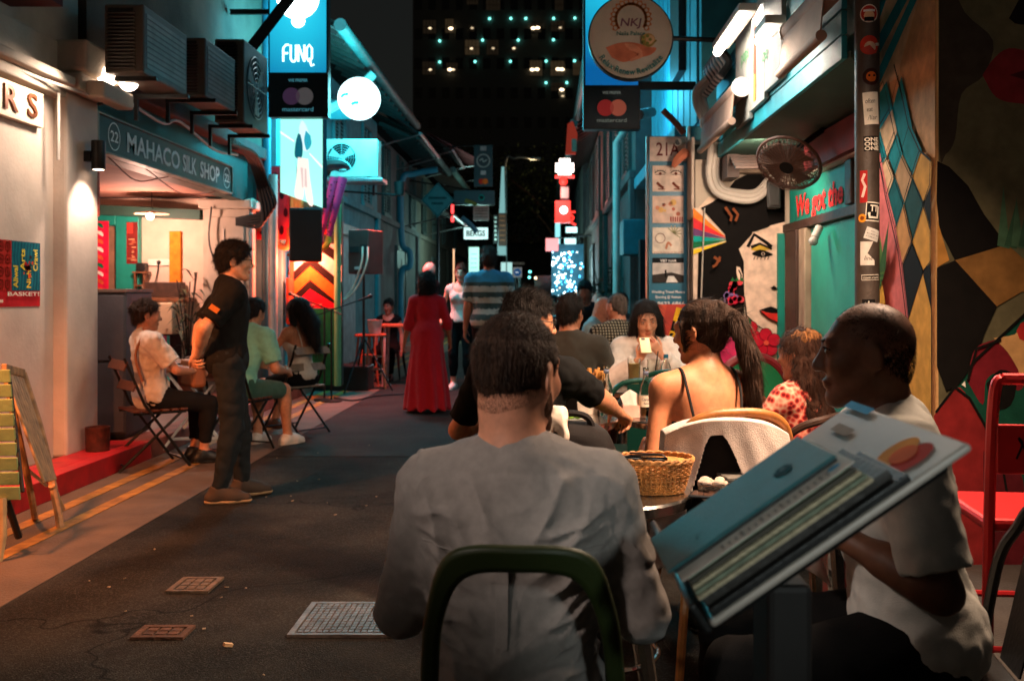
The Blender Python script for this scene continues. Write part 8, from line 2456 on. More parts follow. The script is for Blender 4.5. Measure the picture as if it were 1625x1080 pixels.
TL_, TR_, BL_, BR_ = gp(12, 585, 5.75), gp(34, 588, 6.05), gp(60, 770, 5.45), gp(92, 762, 5.75)
TL_, TR_, BL_, BR_ = gp(6, 584, 5.5), gp(36, 592, 5.95), gp(72, 765, 5.35), gp(91, 760, 5.85)
for k in range(7):
 f0, f1 = k / 7, (k + .86) / 7
 p = [TL_.lerp(TR_, f0), TL_.lerp(TR_, f1), BL_.lerp(BR_, f1), BL_.lerp(BR_, f0)]
 n = (p[1] - p[0]).cross(p[3] - p[0]).normalized() * .014
 MB().add([q for q in p] + [q + n for q in p], [(0, 1, 2, 3), (7, 6, 5, 4), (0, 4, 5, 1), (1, 5, 6, 2), (2, 6, 7, 3), (3, 7, 4, 0)]).build('slat', wd, s, bevel=.003)
MB().beam(TL_, TR_, .03, .05).build('top_rail', wd, s, bevel=.006)
MB().tube(bez([gp(36, 592, 5.97), gp(66, 690, 5.9), gp(88, 790, 5.8), gp(100, 858, 5.72)], 5), .022, 8).build('leg', wd, s, smooth=True)
MB().tube(bez([gp(10, 600, 5.5), gp(40, 740, 5.45), gp(52, 800, 5.6), gp(56, 828, 6.1)], 5), .018, 8).build('leg', wd, s, smooth=True)
MB().tube([gp(44, 745, 5.5), gp(74, 770, 5.75)], .010, 6).build('stretcher', M['metal'], s, smooth=True)
MB().tube([gp(82, 770, 5.8), gp(98, 808, 5.9)], .02, 8).build('leg', wd, s, smooth=True)
rw = mat('stool_wood', lin((170, 104, 70)), .5, var=.2, scale=18, bump=.1)
stool('tall wooden stool with the white bucket on it', (-2.42, 14.35, 0), .2, rw, .78)
stool('tall wooden stool close behind the one with the bucket', (-2.62, 14.75, 0), .5, rw, .76)
s = thing('high_table', 'narrow high bar table behind the stool with the bucket', 'table', (-2.1, 15.0, 0))
MB().bb(-.35, .35, -.25, .25, .86, .90).build('tabletop', rw, s, bevel=.008)
for x in (-.28, .28):
 for y in (-.2, .2): MB().tube([(x, y, 0), (x * .9, y * .9, .86)], .02, 8).build('leg', paint((200, 190, 180)), s)
s = thing('bucket', 'white ice bucket standing on the tall wooden stool', 'bucket', (-2.42, 14.33, .782))
MB().lathe([(.0001, 0), (.085, 0), (.108, .19), (.112, .195), (.104, .195), (.082, .01), (.0001, .012)], (0, 0, 0), 22).build('pail', paint((226, 216, 206)), s, smooth=True)
s = thing('road_box', 'low dark equipment box on the ground by the microphone stands', 'box', (-2.95, 14.2, 0))
MB().bb(-.5, .5, -.25, .25, .0, .35).build('case', M['black'], s, bevel=.02)
put(MB().tube(bez([(-2.7, 12.9, .02), (-2.4, 12.6, .015), (-2.2, 13.2, .015), (-1.7, 13.6, .015), (-1.2, 14.6, .015)], 8), .012, 6), 'floor_cable', M['cable'], 'black cable snaking over the red lit ground by the stools', 'cable')
s = thing('word_board', 'slanted yellow word board with black letters on a red board', 'sign', (.97, 7.6, .92))
MB().bb(-.2, .16, 0, .03, -.4, .34).build('board', mat('red_board', lin((196, 60, 44)), .6, var=.2), s)
a = Art(.001)
ca, sa = math.cos(R(64)), math.sin(R(64))
a.poly([(-.16 - .12 * 0 + 0, -.36), (-.02, -.40), (.16, .28), (.02, .32)], (232, 176, 40))
a.text('SFACE', .035, -.05, .11, (30, 24, 22), w=.50, bold=.02, rot=R(75))
a.poly([(-.22, -.1), (-.16, -.1), (-.05, .34), (-.22, .34)], (214, 90, 70)); a.poly([(-.2, .0), (-.17, .0), (-.12, .26), (-.2, .3)], (60, 130, 140)); a.poly([(.1, -.4), (.155, -.4), (.155, .3), (.13, .3)], (200, 50, 40))
a.build('print', (0, -.001, 0), (1, 0, 0), (0, 0, 1), s)
s = thing('round_back_chair', 'round backed chair with green panel and dark red rim by the mural', 'chair', (1.22, 6.4, 0), R(15))
MB().lathe([(.0001, -.012), (.24, -.012), (.24, .012), (.0001, .012)], (0, -.2, .70), 36, 'Y').build('backrest', mat('green_panel', lin((20, 130, 80)), .5, var=.06), s)
MB().tube([(.255 * math.cos(2 * PI * i / 40), -.2, .70 + .255 * math.sin(2 * PI * i / 40)) for i in range(40)], .028, 8, True).build('rim', mat('dark_red_rim', lin((120, 26, 34)), .5), s, smooth=True)
MB().bb(-.24, .24, -.18, .25, .42, .46).build('seat', mat('dark_red_rim', (0, 0, 0)), s, bevel=.02)
for sx in (-1, 1):
 for sy in (-1, 1): MB().tube([(sx * .2, sy * .2, .42), (sx * .23, sy * .23, 0)], .02, 8).build('leg', M['dwood'], s)
s = thing('cane_chair', 'brown bent chair arm beside the woman in the red floral dress', 'chair', (1.15, 4.6, 0), R(45))
MB().tube(bez([(-.22, .1, .45), (-.24, -.1, .72), (-.16, -.24, .80), (.16, -.24, .80), (.24, -.1, .72), (.22, .1, .45)], 6), .018, 8).build('back_frame', M['dwood'], s, smooth=True)
MB().bb(-.21, .21, -.2, .2, .42, .46).build('seat', M['dwood'], s, bevel=.015)
for sx in (-1, 1):
 for sy in (-1, 1): MB().tube([(sx * .18, sy * .17, .42), (sx * .2, sy * .2, 0)], .016, 8).build('leg', M['dwood'], s)
# people
H_BLACK = hairmat('hair_black', (26, 20, 18)); H_DBROWN = hairmat('hair_dark_brown', (52, 35, 25)); H_BROWN = hairmat('hair_brown', (74, 48, 32)); H_GREY = hairmat('hair_grey', (90, 80, 74)); H_LIGHT = hairmat('hair_light_brown', (150, 98, 54)); H_RED_LIT = hairmat('hair_red_lit', (130, 50, 36))  # the reddish one has the red light put into its colour
T_DENIM = cloth('dark_denim', (34, 38, 41)); T_BLACK = cloth('black_cloth', (16, 15, 15)); T_GREY = cloth('grey_cloth', (70, 66, 62))
SH_BR = mat('suede_brown', lin((62, 48, 38)), .8, var=.12); SH_BK = M['black']; SH_WH = mat('shoe_white', lin((210, 200, 190)), .6); SOLE = mat('sole_tan', lin((170, 140, 104)), .7)
def glasses(p, m=None):
 mb = MB()
 for q in (-1, 1):
  mb.tube([p.h(q * .033 + .024 * math.cos(2 * PI * i / 20), .104, .008 + .021 * math.sin(2 * PI * i / 20)) for i in range(20)], .0022, 6, True)
  mb.tube([p.h(q * .056, .102, .012), p.h(q * .079, .06, .014), p.h(q * .080, -.005, .012)], .0020, 6)
 mb.tube([p.h(-.010, .107, .012), p.h(.010, .107, .012)], .0022, 6)
 o = mb.build('glasses', m or M['black'], p.t, smooth=True)
 return o
p = Person('man seen from behind in a grey blue collarless shirt on the olive chair', (-.06, 2.10, 0), -4, 1.70, 'm', True, .405, lean=3, build=1.02, head=(-26, 4, 0), hands=[(-.21, .30, .64), (.225, .30, .62)], elbows=[(-.3, -.5, -.8), (.32, -.45, -.8)], feet=[(-.16, .42, .085), (.16, .44, .085)], vox=.008, skin=(196, 136, 108), neck=.012, hscale=1.06, sh=.98, neckw=1.12, shz=.438)
p.body()
FOLDS = []
g = random.Random(21)
def fold(x0, z0, x1, z1, w, amp): FOLDS.append((x0, z0, x1, z1, w, amp))
for q in (-1, 1):
 for k in range(6): fold(q * .20, .40 - k * .03, q * (.05 + .012 * k), .34 - k * .055, .012, .011)
 for k in range(4): fold(q * .21, .22 - k * .05, q * .06, .16 - k * .06, .012, .010)
for k in range(6): fold(-.14, .10 - k * .035, .13, .085 - k * .038 + g.uniform(-.02, .02), .011, .009)
fold(-.09, .46, -.02, .33, .012, .008); fold(.10, .46, .03, .32, .012, .009); fold(.16, .42, .12, .25, .013, .011); fold(-.17, .42, -.13, .27, .013, .010)
def shirt_folds(x, y, z):
 q = np.stack([x, y, z], -1) - p.P
 l = q @ p.Rt / p.k
 X, Y, Z = l[:, 0], l[:, 1], l[:, 2]
 X = X + .018 * vnoise(x, y, z, .07); Zw = Z + .018 * vnoise(x + 3, y, z, .06)
 d = np.zeros_like(X)
 for x0, z0, x1, z1, w, amp in FOLDS:
  ux, uz = x1 - x0, z1 - z0
  L2 = ux * ux + uz * uz
  t = np.clip(((X - x0) * ux + (Zw - z0) * uz) / L2, 0, 1)
  ds = np.hypot(X - x0 - t * ux, Zw - z0 - t * uz)
  d -= 1.9 * amp * np.exp(-ds / w / 1.1) * np.sin(PI * np.clip(t * .92 + .04, 0, 1)) ** .5
 back = Y < .02
 d = np.where(back, d, d * .3)
 yk = .30 - .012 * np.cos(X / .2 * PI)
 d -= np.where(back & (np.abs(X) < .19), .0035 * np.exp(-((Z - yk) / .0045) ** 2), 0)
 d += np.where(back & (Z > yk) & (Z < .47) & (np.abs(X) < .2), -.0018, 0)
 pl = (np.abs(X + .012) < .017) & (Z < yk) & (Z > .05) & back
 d -= np.where(pl, .0045, 0)
 arm = np.abs(l[:, 0]) > .205
 d += np.where(arm, .006 * np.sin((Z * 70 + X * 30) + 3 * vnoise(x, y, z, .05)) * np.clip(vnoise(x, y, z + 2, .10) + .35, 0, 1), 0)
 return d
shm = cloth('grey_blue_linen', (152, 145, 140), .85, 700, .5, .06, 60)
nt_ = shm.node_tree
nz_ = nt_.nodes.new('ShaderNodeTexNoise'); nz_.inputs['Scale'].default_value = 7; nz_.inputs['Detail'].default_value = 2; nz_.inputs['Distortion'].default_value = .5
tc_ = [n for n in nt_.nodes if n.type == 'TEX_COORD'][0]
nt_.links.new(tc_.outputs['Object'], nz_.inputs['Vector'])
rr_ = nt_.nodes.new('ShaderNodeValToRGB'); rr_.color_ramp.elements[0].position = .42; rr_.color_ramp.elements[1].position = .52; e_ = rr_.color_ramp.elements.new(.62); e_.color = (.1, .1, .1, 1)
nt_.links.new(nz_.outputs['Fac'], rr_.inputs[0])
b2_ = nt_.nodes.new('ShaderNodeBump'); b2_.inputs['Strength'].default_value = .16; b2_.inputs['Distance'].default_value = .012
nt_.links.new(rr_.outputs[0], b2_.inputs['Height'])
b1_ = [n for n in nt_.nodes if n.type == 'BUMP'][0]
nt_.links.new(b1_.outputs[0], b2_.inputs['Normal'])
nt_.links.new(b2_.outputs[0], nt_.nodes['Principled BSDF'].inputs['Normal'])
so = p.shirt(shm, e=.016, sleeve=1.93, hem=-.10, neck=.066, amp=.0035, ns=.05, folds=shirt_folds, vox=.005, sw=1.04)
from mathutils.bvhtree import BVHTree
bvh = BVHTree.FromPolygons([v.co.copy() for v in so.data.vertices], [tuple(f.vertices) for f in so.data.polygons])
def onback(x, z, off=.0015):
 o_ = V(p.T(x, -.4, z)); d_ = V(p.Rt @ np.array((0, 1.0, 0)))
 h_ = bvh.ray_cast(o_, d_)
 return (h_[0] - d_ * off) if h_[0] else None
pts = [onback(-.19 + .38 * i / 50, .315 - .016 * math.cos((-.19 + .38 * i / 50) / .2 * PI)) for i in range(51)]
MB().tube([q for q in pts if q], .0022, 6).build('yoke_seam', shm, p.t, smooth=True)
for dz in (.006,): MB().tube([q - V((0, 0, dz)) for q in pts if q], .0009, 5).build('stitching', shm, p.t, smooth=True)
vs, fs = [], []
for j in range(26):
 z = .298 - .17 * j / 25
 for x, off in ((-.030, -.002), (-.0285, .007), (-.004, .009), (-.0025, -.002)):
  q = onback(x - .002 * j / 25, z, off * (1 - .5 * j / 25)); vs.append(q if q else vs[-1])
for j in range(25):
 for i in range(3): fs.append((j * 4 + i, j * 4 + i + 1, j * 4 + i + 5, j * 4 + i + 4))
MB().add(vs, fs).build('box_pleat', shm, p.t, smooth=False)
mb = MB()
cc = p.T(0, -.012, .487)
pts = []
for z0, rr in ((-.012, .069), (.026, .064)):
 pts.append([cc + p.Rt @ (np.array((rr * math.cos(a), rr * 1.0 * math.sin(a) + .0, z0 + .012 * math.sin(a) * -1)) * p.k) for a in np.linspace(R(105), R(435), 34)])
vs = [tuple(q) for r_ in pts for q in r_]
mb.add(vs, [(i, i + 1, 34 + i + 1, 34 + i) for i in range(33)])
o = mb.build('collar', shm, p.t, smooth=True); md = o.modifiers.new('thick', 'SOLIDIFY'); md.thickness = .006; md.offset = 0
p.trousers(T_BLACK)
p.shoes(SH_BK)
p.hair(H_DBROWN, 'short', thick=.007, n=20000, ln=.011, vox=.0045, width=.0006, stand=.4, slope=1.0, hairline=.064, rough=.002, lw=.018)
p.hair(H_DBROWN, 'short', thick=.0, n=16000, ln=.0035, vox=.005, width=.00022, stand=.3, slope=1.0, hairline=.034, rough=.001, lw=-.009, cap=False, seed=4)
S = SDF(p.hc - .16, p.hc + .16, .005)
S.cone(p.h(-.046, .0, -.055), p.h(-.016, .068, -.10), .027, .024, .0); S.cone(p.h(.046, .0, -.055), p.h(.016, .068, -.10), .0285, .025, .02); S.cone(p.h(.062, .0, -.02), p.h(.05, .01, -.06), .012, .02, .02)
S.disp(lambda x, y, z: .002 * vnoise(x, y, z, .006))
P, Q = S.mesh(0)
np_mesh('beard', P, Q, hairmat('beard_brown', (86, 54, 36)), p.t)
p = Person('balding man in a white tee sitting in profile behind the menu stand', (.86, 2.36, 0), 84, 1.70, 'm', True, .45, lean=8, build=1.12, head=(-7, 2, 0), headfwd=.012, handdir=[(.2, 1, -.3), None], hands=[(-.13, .20, .80), (.14, .38, .74)], elbows=[(-.35, -.4, -.8), (.7, -.5, -.5)], feet=[(-.15, .44, .085), (.16, .40, .085)], vox=.0072, skin=(112, 72, 52), neck=.004, hscale=1.03)
p.body(); p.eyes(brow=H_BLACK)
p.shirt(cloth('white_tee', (206, 204, 196)), e=.020, sleeve=.85, hem=-.12, neck=.07, amp=.006, ns=.06, sw=1.3, vox=.0055)
p.trousers(T_BLACK); p.shoes(SH_BK)
p.hair(H_BLACK, 'short', thick=.0, n=15000, ln=.007, vox=.005, rough=.001, width=.0006, slope=1.25, hairline=.100, stand=.4, cap=False)
p = Person('man in a black tee and glasses reaching his arm over the table', (-.10, 4.16, 0), -10, 1.74, 'm', True, .46, lean=6, head=(-58, 8, 0), twist=-14, hands=[(-.16, .36, .80), (.36, .50, .79)], elbows=[(-.6, -.4, -.6), (.8, -.2, -.55)], vox=.0075, skin=(206, 140, 104), curl=(.6, .9), palms=[None, (-.2, .2, -1)])
p.body(); p.eyes(brow=H_BLACK); glasses(p)
p.shirt(cloth('black_tee', (24, 24, 24)), sleeve=.80, neck=.066, amp=.005, sw=1.15, vox=.006)
p.trousers(T_BLACK); p.shoes(SH_BK); p.hair(H_BLACK, n=7000, ln=.03, thick=.018, width=.0008)
p = Person('woman with a long dark ponytail and bare shoulders in a black camisole', (.595, 3.66, 0), 14, 1.66, 'f', True, .47, lean=7, head=(38, 6, 0), hands=[(-.16, .24, .74), (.16, .36, .80)], elbows=[(-.25, -.5, -.8), (.6, -.5, -.6)], vox=.0072, skin=(206, 132, 92))
p.body(); p.eyes(brow=H_DBROWN)
cam_m = cloth('black_camisole', (44, 42, 42))
def camis(S):
 p.torso(S, .008)
 S.cutplane(p.T(0, 0, -.06), -(p.Rt @ np.array((0, 0, 1.0))))
 S.cutplane(p.T(0, 0, .335), p.Rt @ nrm((0, -.35, 1.0)))
 S.ell(p.T(-.0, -.13, .37), (.10, .10, .165), .01, p.Rt, 'sub')
p.garment('camisole', cam_m, camis, .002, .05, vox=.005)
for q in (-1, 1):
 pts = [p.T(q * .108, .085, .36), p.T(q * .108, .072, .43), p.T(q * .104, .02, .505), p.T(q * .104, -.05, .508), p.T(q * .106, -.098, .44), p.T(q * .098, -.118, .36), p.T(q * .085, -.120, .30), p.T(q * .06, -.119, .24)]
 MB().tube(bez(pts, 5), .0055, 8).build('strap', cam_m, p.t, smooth=True)
 MB().tube(bez([p.T(q * .150, .0, .29), p.T(q * .125, -.085, .275), p.T(q * .075, -.118, .225), p.T(0, -.119, .195)], 5), .005, 8).build('trim', cam_m, p.t, smooth=True)
p.trousers(T_BLACK); p.shoes(SH_BK)
tail = [p.h(0.0, -.10, .055), p.h(.02, -.155, .01), p.h(.045, -.175, -.09), p.h(.075, -.165, -.22), p.h(.095, -.15, -.36), p.h(.10, -.15, -.45)]
def pony(S):
 r = [.030, .034, .036, .034, .028, .010]
 for a_, b_, ra, rb in zip(tail[:-1], tail[1:], r[:-1], r[1:]): S.cone(a_, b_, ra, rb, .02)
 S.cone(p.h(0, -.09, .06), p.h(0, -.125, .045), .045, .035, .02)
 for q in (-1, 1): S.cone(p.h(q * .074, .035, .03), p.h(q * .076, .03, -.07), .010, .006, .01)
p.hair(H_DBROWN, 'pony', thick=.008, n=10000, ln=.05, extra=pony, width=.0007, stand=.05, slope=1.0, hairline=.066, rough=.005)
p = Person('woman with long black hair in a white blouse looking at her phone', (.66, 6.72, 0), 184, 1.62, 'f', True, .46, lean=5, head=(0, 18, 4), hands=[(-.06, .25, .955), (.075, .28, .925)], elbows=[(-.7, -.1, -.8), (.7, -.1, -.8)], vox=.0065, skin=(222, 160, 128), curl=(.75, .8), palms=[(.4, -.5, .4), (-.5, -.8, .1)], handdir=[(.5, .25, .65), (-.35, .1, .8)], hscale=1.04)
p.body(); p.eyes(brow=H_BLACK)
p.shirt(cloth('white_blouse', (226, 214, 204), .8), e=.026, sleeve=1.86, hem=-.10, neck=.07, amp=.005, ns=.055, sw=1.4, scoop=.04, vox=.0055)
p.trousers(T_BLACK); p.shoes(SH_BK)
def lng(S):
 for q in (-1, 1):
  S.cone(p.h(q * .05, -.01, .075), p.h(q * .078, .02, .0), .034, .028, .03); S.cone(p.h(q * .078, .015, .0), p.h(q * .092, .0, -.15), .028, .034, .03); S.cone(p.h(q * .092, .0, -.15), p.h(q * .10, .01, -.30), .034, .012, .03)
 S.cone(p.h(0, -.07, 0), p.h(0, -.09, -.2), .07, .05, .04)
p.hair(H_BLACK, 'long', thick=.013, n=5000, ln=.07, extra=lng, width=.0008, stand=.1, slope=.85, hairline=.075, rough=.004)
s = thing('phone', 'gold phone held up in both hands of the woman in white', 'phone', tuple(at(1024, 548, 6.42)), R(4))
o = MB().bb(-.036, .036, -.004, .004, -.07, .07).build('body', mat('gold_phone', lin((200, 164, 120)), .3, .6, var=.03, bump=0), s, bevel=.004); o.rotation_euler = (R(-48), 0, R(0))
o2 = MB().bb(-.02, .004, -.0066, -.0042, .048, .06).build('lens', M['black'], s); o2.rotation_euler = (R(-48), 0, 0)
p = Person('man with short black hair and dark grey tee seen from behind', (.155, 6.5, 0), -8, 1.72, 'm', True, .46, lean=6, head=(-18, 6, 0), vox=.009, skin=(190, 128, 98), hands=[(-.2, .35, .78), (.2, .36, .78)])
p.body(); p.shirt(cloth('charcoal_tee', (62, 60, 54)), sleeve=.8, sw=1.15); p.trousers(T_BLACK); p.shoes(SH_BK); p.hair(H_BLACK, n=4000, ln=.025, thick=.014)
plaid = cloth('plaid_base', (104, 100, 90))
def plaidmat():
 m = plaid; nt = m.node_tree; b = nt.nodes['Principled BSDF']
 tc = [n for n in nt.nodes if n.type == 'TEX_COORD'][0]
 outs = []
 for ax_ in ('X', 'Z'):
  w = nt.nodes.new('ShaderNodeTexWave'); w.wave_type = 'BANDS'; w.bands_direction = ax_; w.inputs['Scale'].default_value = 13; w.inputs['Distortion'].default_value = .4
  nt.links.new(tc.outputs['Object'], w.inputs['Vector'])
  r = nt.nodes.new('ShaderNodeValToRGB'); r.color_ramp.elements[0].position = .25; r.color_ramp.elements[0].color = lin((34, 34, 34)) + (1,); r.color_ramp.elements[1].position = .4; r.color_ramp.elements[1].color = (1, 1, 1, 1)
  nt.links.new(w.outputs['Fac'], r.inputs[0]); outs.append(r.outputs[0])
 mx = nt.nodes.new('ShaderNodeMix'); mx.data_type = 'RGBA'; mx.blend_type = 'MULTIPLY'; mx.inputs[0].default_value = 1
 nt.links.new(outs[0], mx.inputs[6]); nt.links.new(outs[1], mx.inputs[7])
 m2 = nt.nodes.new('ShaderNodeMix'); m2.data_type = 'RGBA'; m2.blend_type = 'MULTIPLY'; m2.inputs[0].default_value = 1
 nt.links.new(mx.outputs[2], m2.inputs[6]); m2.inputs[7].default_value = lin((150, 146, 130)) + (1,)
 nt.links.new(m2.outputs[2], b.inputs['Base Color'])
 return m
p = Person('man with grey cropped hair in a dark plaid shirt', (.66, 8.6, 0), 22, 1.74, 'm', True, .47, lean=10, head=(16, 4, 0), vox=.011, skin=(196, 132, 104), hands=[(-.2, .38, .80), (.2, .38, .80)])
p.body(); p.shirt(plaidmat(), sleeve=1.5, e=.018, sw=1.2); p.trousers(T_BLACK); p.shoes(SH_BK); p.hair(H_GREY, n=4000, ln=.012, thick=.004, hairline=.075)
p = Person('bald man in a pale blue shirt leaning over a menu', (.42, 10.3, 0), -110, 1.74, 'm', True, .46, lean=14, head=(-10, 30, 0), vox=.013, skin=(222, 150, 120), hands=[(-.15, .36, .85), (.15, .36, .85)], build=1.1)
p.body(); p.shirt(cloth('pale_blue_shirt', (150, 180, 186)), sleeve=1.4, e=.02, sw=1.2); p.trousers(T_BLACK); p.shoes(SH_BK)
p = Person('young woman with black hair facing the lens between two diners', (.63, 10.4, 0), 170, 1.6, 'f', True, .46, lean=2, head=(6, 6, 0), vox=.013, skin=(206, 150, 120), hands=[(-.15, .3, .8), (.15, .3, .8)])
p.body(); p.eyes(brow=H_BLACK); p.shirt(cloth('dark_blouse', (60, 66, 66)), sleeve=.9); p.trousers(T_BLACK); p.shoes(SH_BK)
def lng2(S):
 for q in (-1, 1): S.cone(p.h(q * .06, -.01, .05), p.h(q * .085, .0, -.18), .035, .03, .03)
p.hair(H_BLACK, 'long', n=2500, ln=.06, extra=lng2, stand=.1, slope=.85, hairline=.072)
p = Person('pink faced bald man beyond the man leaning over a menu', (.72, 13.6, 0), 165, 1.74, 'm', True, .48, lean=4, head=(10, 14, 0), vox=.015, skin=(226, 130, 110), build=1.1)
p.body(); p.shirt(cloth('olive_tee', (80, 76, 60)), sleeve=.8); p.trousers(T_BLACK); p.shoes(SH_BK)
p = Person('man in a black shirt with black hair looking down further back', (.46, 11.6, 0), 175, 1.76, 'm', True, .60, lean=2, head=(0, 16, 0), vox=.015, skin=(150, 100, 80))
p.body(); p.shirt(cloth('black_tee', (0, 0, 0)), sleeve=.9, e=.018); p.trousers(T_BLACK); p.shoes(SH_BK); p.hair(H_BLACK, n=1500)
p = Person('dark haired man near the trailing plant seen from behind', (.95, 12.8, 0), 20, 1.74, 'm', True, .47, head=(20, 0, 0), vox=.015, skin=(170, 110, 84))
p.body(); p.shirt(cloth('grey_tee', (66, 64, 62)), sleeve=.8); p.trousers(T_BLACK); p.shoes(SH_BK); p.hair(H_BLACK, n=1500)
for i, (px, d, c, lb, fc) in enumerate(((880, 15.0, (170, 190, 196), 'blurred person in a pale blue top far along the tables', 160), (907, 14.0, (214, 206, 190), 'blurred person in a cream top far along the tables', 190), (925, 13.2, (90, 84, 80), 'blurred person in a grey top far along the tables', 200), (846, 16.5, (70, 60, 60), 'blurred dark haired person beyond the striped shirt man', 20), (866, 12.0, (50, 50, 54), 'blurred person in a charcoal top past the dark grey tee', 170), (942, 15.5, (120, 60, 54), 'blurred person in a rust red top by the wall', 190), (972, 12.2, (90, 100, 104), 'blurred person in a slate top by the trailing plant', 150), (893, 18.0, (150, 150, 150), 'blurred person in a light grey top under the glittering bulbs', 185))):
 p = Person(lb, ((px - VX) / F * d, d, 0), fc, 1.68, 'f' if i % 2 else 'm', True, .46, lean=4, head=(0, 10, 0), vox=.018, skin=(190, 130, 104))
 p.body(); p.shirt(cloth('far_top_%d' % i, c), sleeve=.8); p.trousers(T_BLACK); p.shoes(SH_BK); p.hair(H_BLACK, n=600)
floral = cloth('red_floral', (196, 50, 44), var=.0)
nt = floral.node_tree
vn = nt.nodes.new('ShaderNodeTexVoronoi'); vn.inputs['Scale'].default_value = 38; vn.feature = 'F1'
tcn = [n for n in nt.nodes if n.type == 'TEX_COORD'][0]
nt.links.new(tcn.outputs['Object'], vn.inputs['Vector'])
rp = nt.nodes.new('ShaderNodeValToRGB'); rp.color_ramp.elements[0].position = .25; rp.color_ramp.elements[0].color = lin((120, 16, 22)) + (1,); rp.color_ramp.elements[1].position = .42; rp.color_ramp.elements[1].color = lin((214, 70, 58)) + (1,)
e_ = rp.color_ramp.elements.new(.8); e_.color = lin((236, 190, 160)) + (1,)
nt.links.new(vn.outputs['Distance'], rp.inputs[0]); nt.links.new(rp.outputs[0], nt.nodes['Principled BSDF'].inputs['Base Color'])
p = Person('woman with curly fair streaked hair in a red floral dress', (1.21, 4.64, 0), 40, 1.54, 'f', True, .37, lean=4, head=(4, 4, 0), vox=.0075, skin=(206, 132, 96), hands=[(-.15, .34, .78), (.15, .34, .78)])
p.body(); p.shirt(floral, sleeve=.45, e=.014, scoop=.05); p.trousers(floral, end=1.4); p.shoes(SH_BK)
def curly(S):
 g = random.Random(3)
 for k in range(14):
  q = g.uniform(-1, 1); a_ = p.h(q * .07, -.04 - .05 * (1 - abs(q)), .03)
  pr_ = a_
  for j in range(1, 7):
   nx = p.h(q * (.075 + .012 * j * .4) + g.uniform(-.02, .02), -.06 - .05 * (1 - abs(q)) + g.uniform(-.02, .02), .03 - j * .052)
   S.cone(pr_, nx, .026, .024, .012); pr_ = nx
p.hair(hairmat('hair_dark_curls', (62, 36, 24)), 'long', n=7000, ln=.04, extra=curly, stand=.35, rough=.010, width=.0009, hairline=.07)
S = SDF(p.hc - .2, p.hc + .22, .006)
S.ell(p.h(0, -.03, .075), (.075, .085, .05), 0, p.Rh); S.disp(lambda x, y, z: .006 * vnoise(x * 3, y * 3, z, .02)); P, Q = S.mesh(0); np_mesh('fair_streak', P, Q, H_LIGHT, p.t)
# left side of the lane
p = Person('young man standing in a black tee and jeans, hands behind his back', (-2.06, 6.55, 0), -68, 1.65, 'm', False, head=(-8, 2, 0), headfwd=.014, lean=2, twist=2, hands=[(-.05, -.20, .93), (.06, -.19, .95)], elbows=[(-1, -.6, 0), (1, -.6, 0)], feet=[(-.11, .10, .085), (.10, -.06, .085)], knees=[(-.05, 1, 0), (.1, 1, 0)], vox=.0072, skin=(206, 150, 120), curl=(.8, .8), handdir=[(.8, -.1, -.3), (-.8, -.1, -.1)])
p.body(); p.eyes(brow=H_BLACK); glasses(p)
p.shirt(cloth('black_tee', (0, 0, 0)), e=.022, sleeve=.83, hem=-.10, neck=.066, amp=.006, ns=.07, sw=1.3, vox=.006)
p.trousers(T_DENIM, end=1.99, e=.016, amp=.010, w=1.06); p.shoes(SH_BR, SOLE)
p.hair(H_BLACK, 'short', thick=.020, n=9000, ln=.024, width=.0008, slope=.80, hairline=.045, rough=.008, vox=.005)
a_ = p.sh[1] + (p.el[1] - p.sh[1]) * .60
u_ax = nrm(p.el[1] - p.sh[1]); nn_ = nrm(np.array((.9, -.42, .1)) - u_ax * (np.array((.9, -.42, .1)) @ u_ax)); tt_ = nrm(np.cross(u_ax, nn_))
cP = a_ + nn_ * .082
mb = MB()
mb.box(V(cP), (.064, .006, .034), M=Matrix([[tt_[i], nn_[i], -u_ax[i]] for i in range(3)]))
mb.build('sleeve_patch', paint((190, 110, 50)), p.t)
p = Person('woman with a short brown bun in a white blouse on the brown chair', (-3.05, 7.84, 0), -52, 1.62, 'f', True, .46, lean=-6, head=(-6, 4, 0), hands=[(-.05, .30, .74), (.12, .32, .73)], elbows=[(-.7, -.3, -.7), (.7, -.3, -.7)], vox=.009, skin=(206, 140, 108))
p.body(); p.eyes(brow=H_DBROWN)
p.shirt(cloth('white_blouse', (0, 0, 0)), e=.022, sleeve=.78, hem=-.14, neck=.085, scoop=.05, amp=.008, sw=1.5, vox=.0065, boat=1.25)
p.trousers(cloth('black_lace', (30, 28, 28)), end=1.8); p.shoes(SH_BK)
def bun(S): S.ell(p.h(0, -.11, .05), (.035, .03, .04), .02); S.cone(p.h(0.02, -.10, .04), p.h(.05, -.16, .05), .012, .004, .01)
p.hair(H_DBROWN, 'short', thick=.014, n=5000, ln=.025, extra=bun, slope=.9, hairline=.066)
s = thing('shoulder_bag', 'tan leather bag on the lap of the woman in the white blouse', 'bag', (-2.80, 8.02, .60), R(-52))
MB().bb(-.15, .15, -.06, .06, 0, .22).build('pouch', mat('tan_leather', lin((150, 88, 52)), .5, var=.15), s, bevel=.03)
MB().tube(bez([p.t.matrix_basis @ V(p.T(.10, .09, .40)) - V(s.location), p.t.matrix_basis @ V(p.T(.13, -.03, .52)) - V(s.location), p.t.matrix_basis @ V(p.T(.12, -.135, .36)) - V(s.location), p.t.matrix_basis @ V(p.T(.17, -.12, .14)) - V(s.location)], 6), .010, 6).build('strap', mat('tan_leather', (0, 0, 0)), s).rotation_euler = (0, 0, R(52))
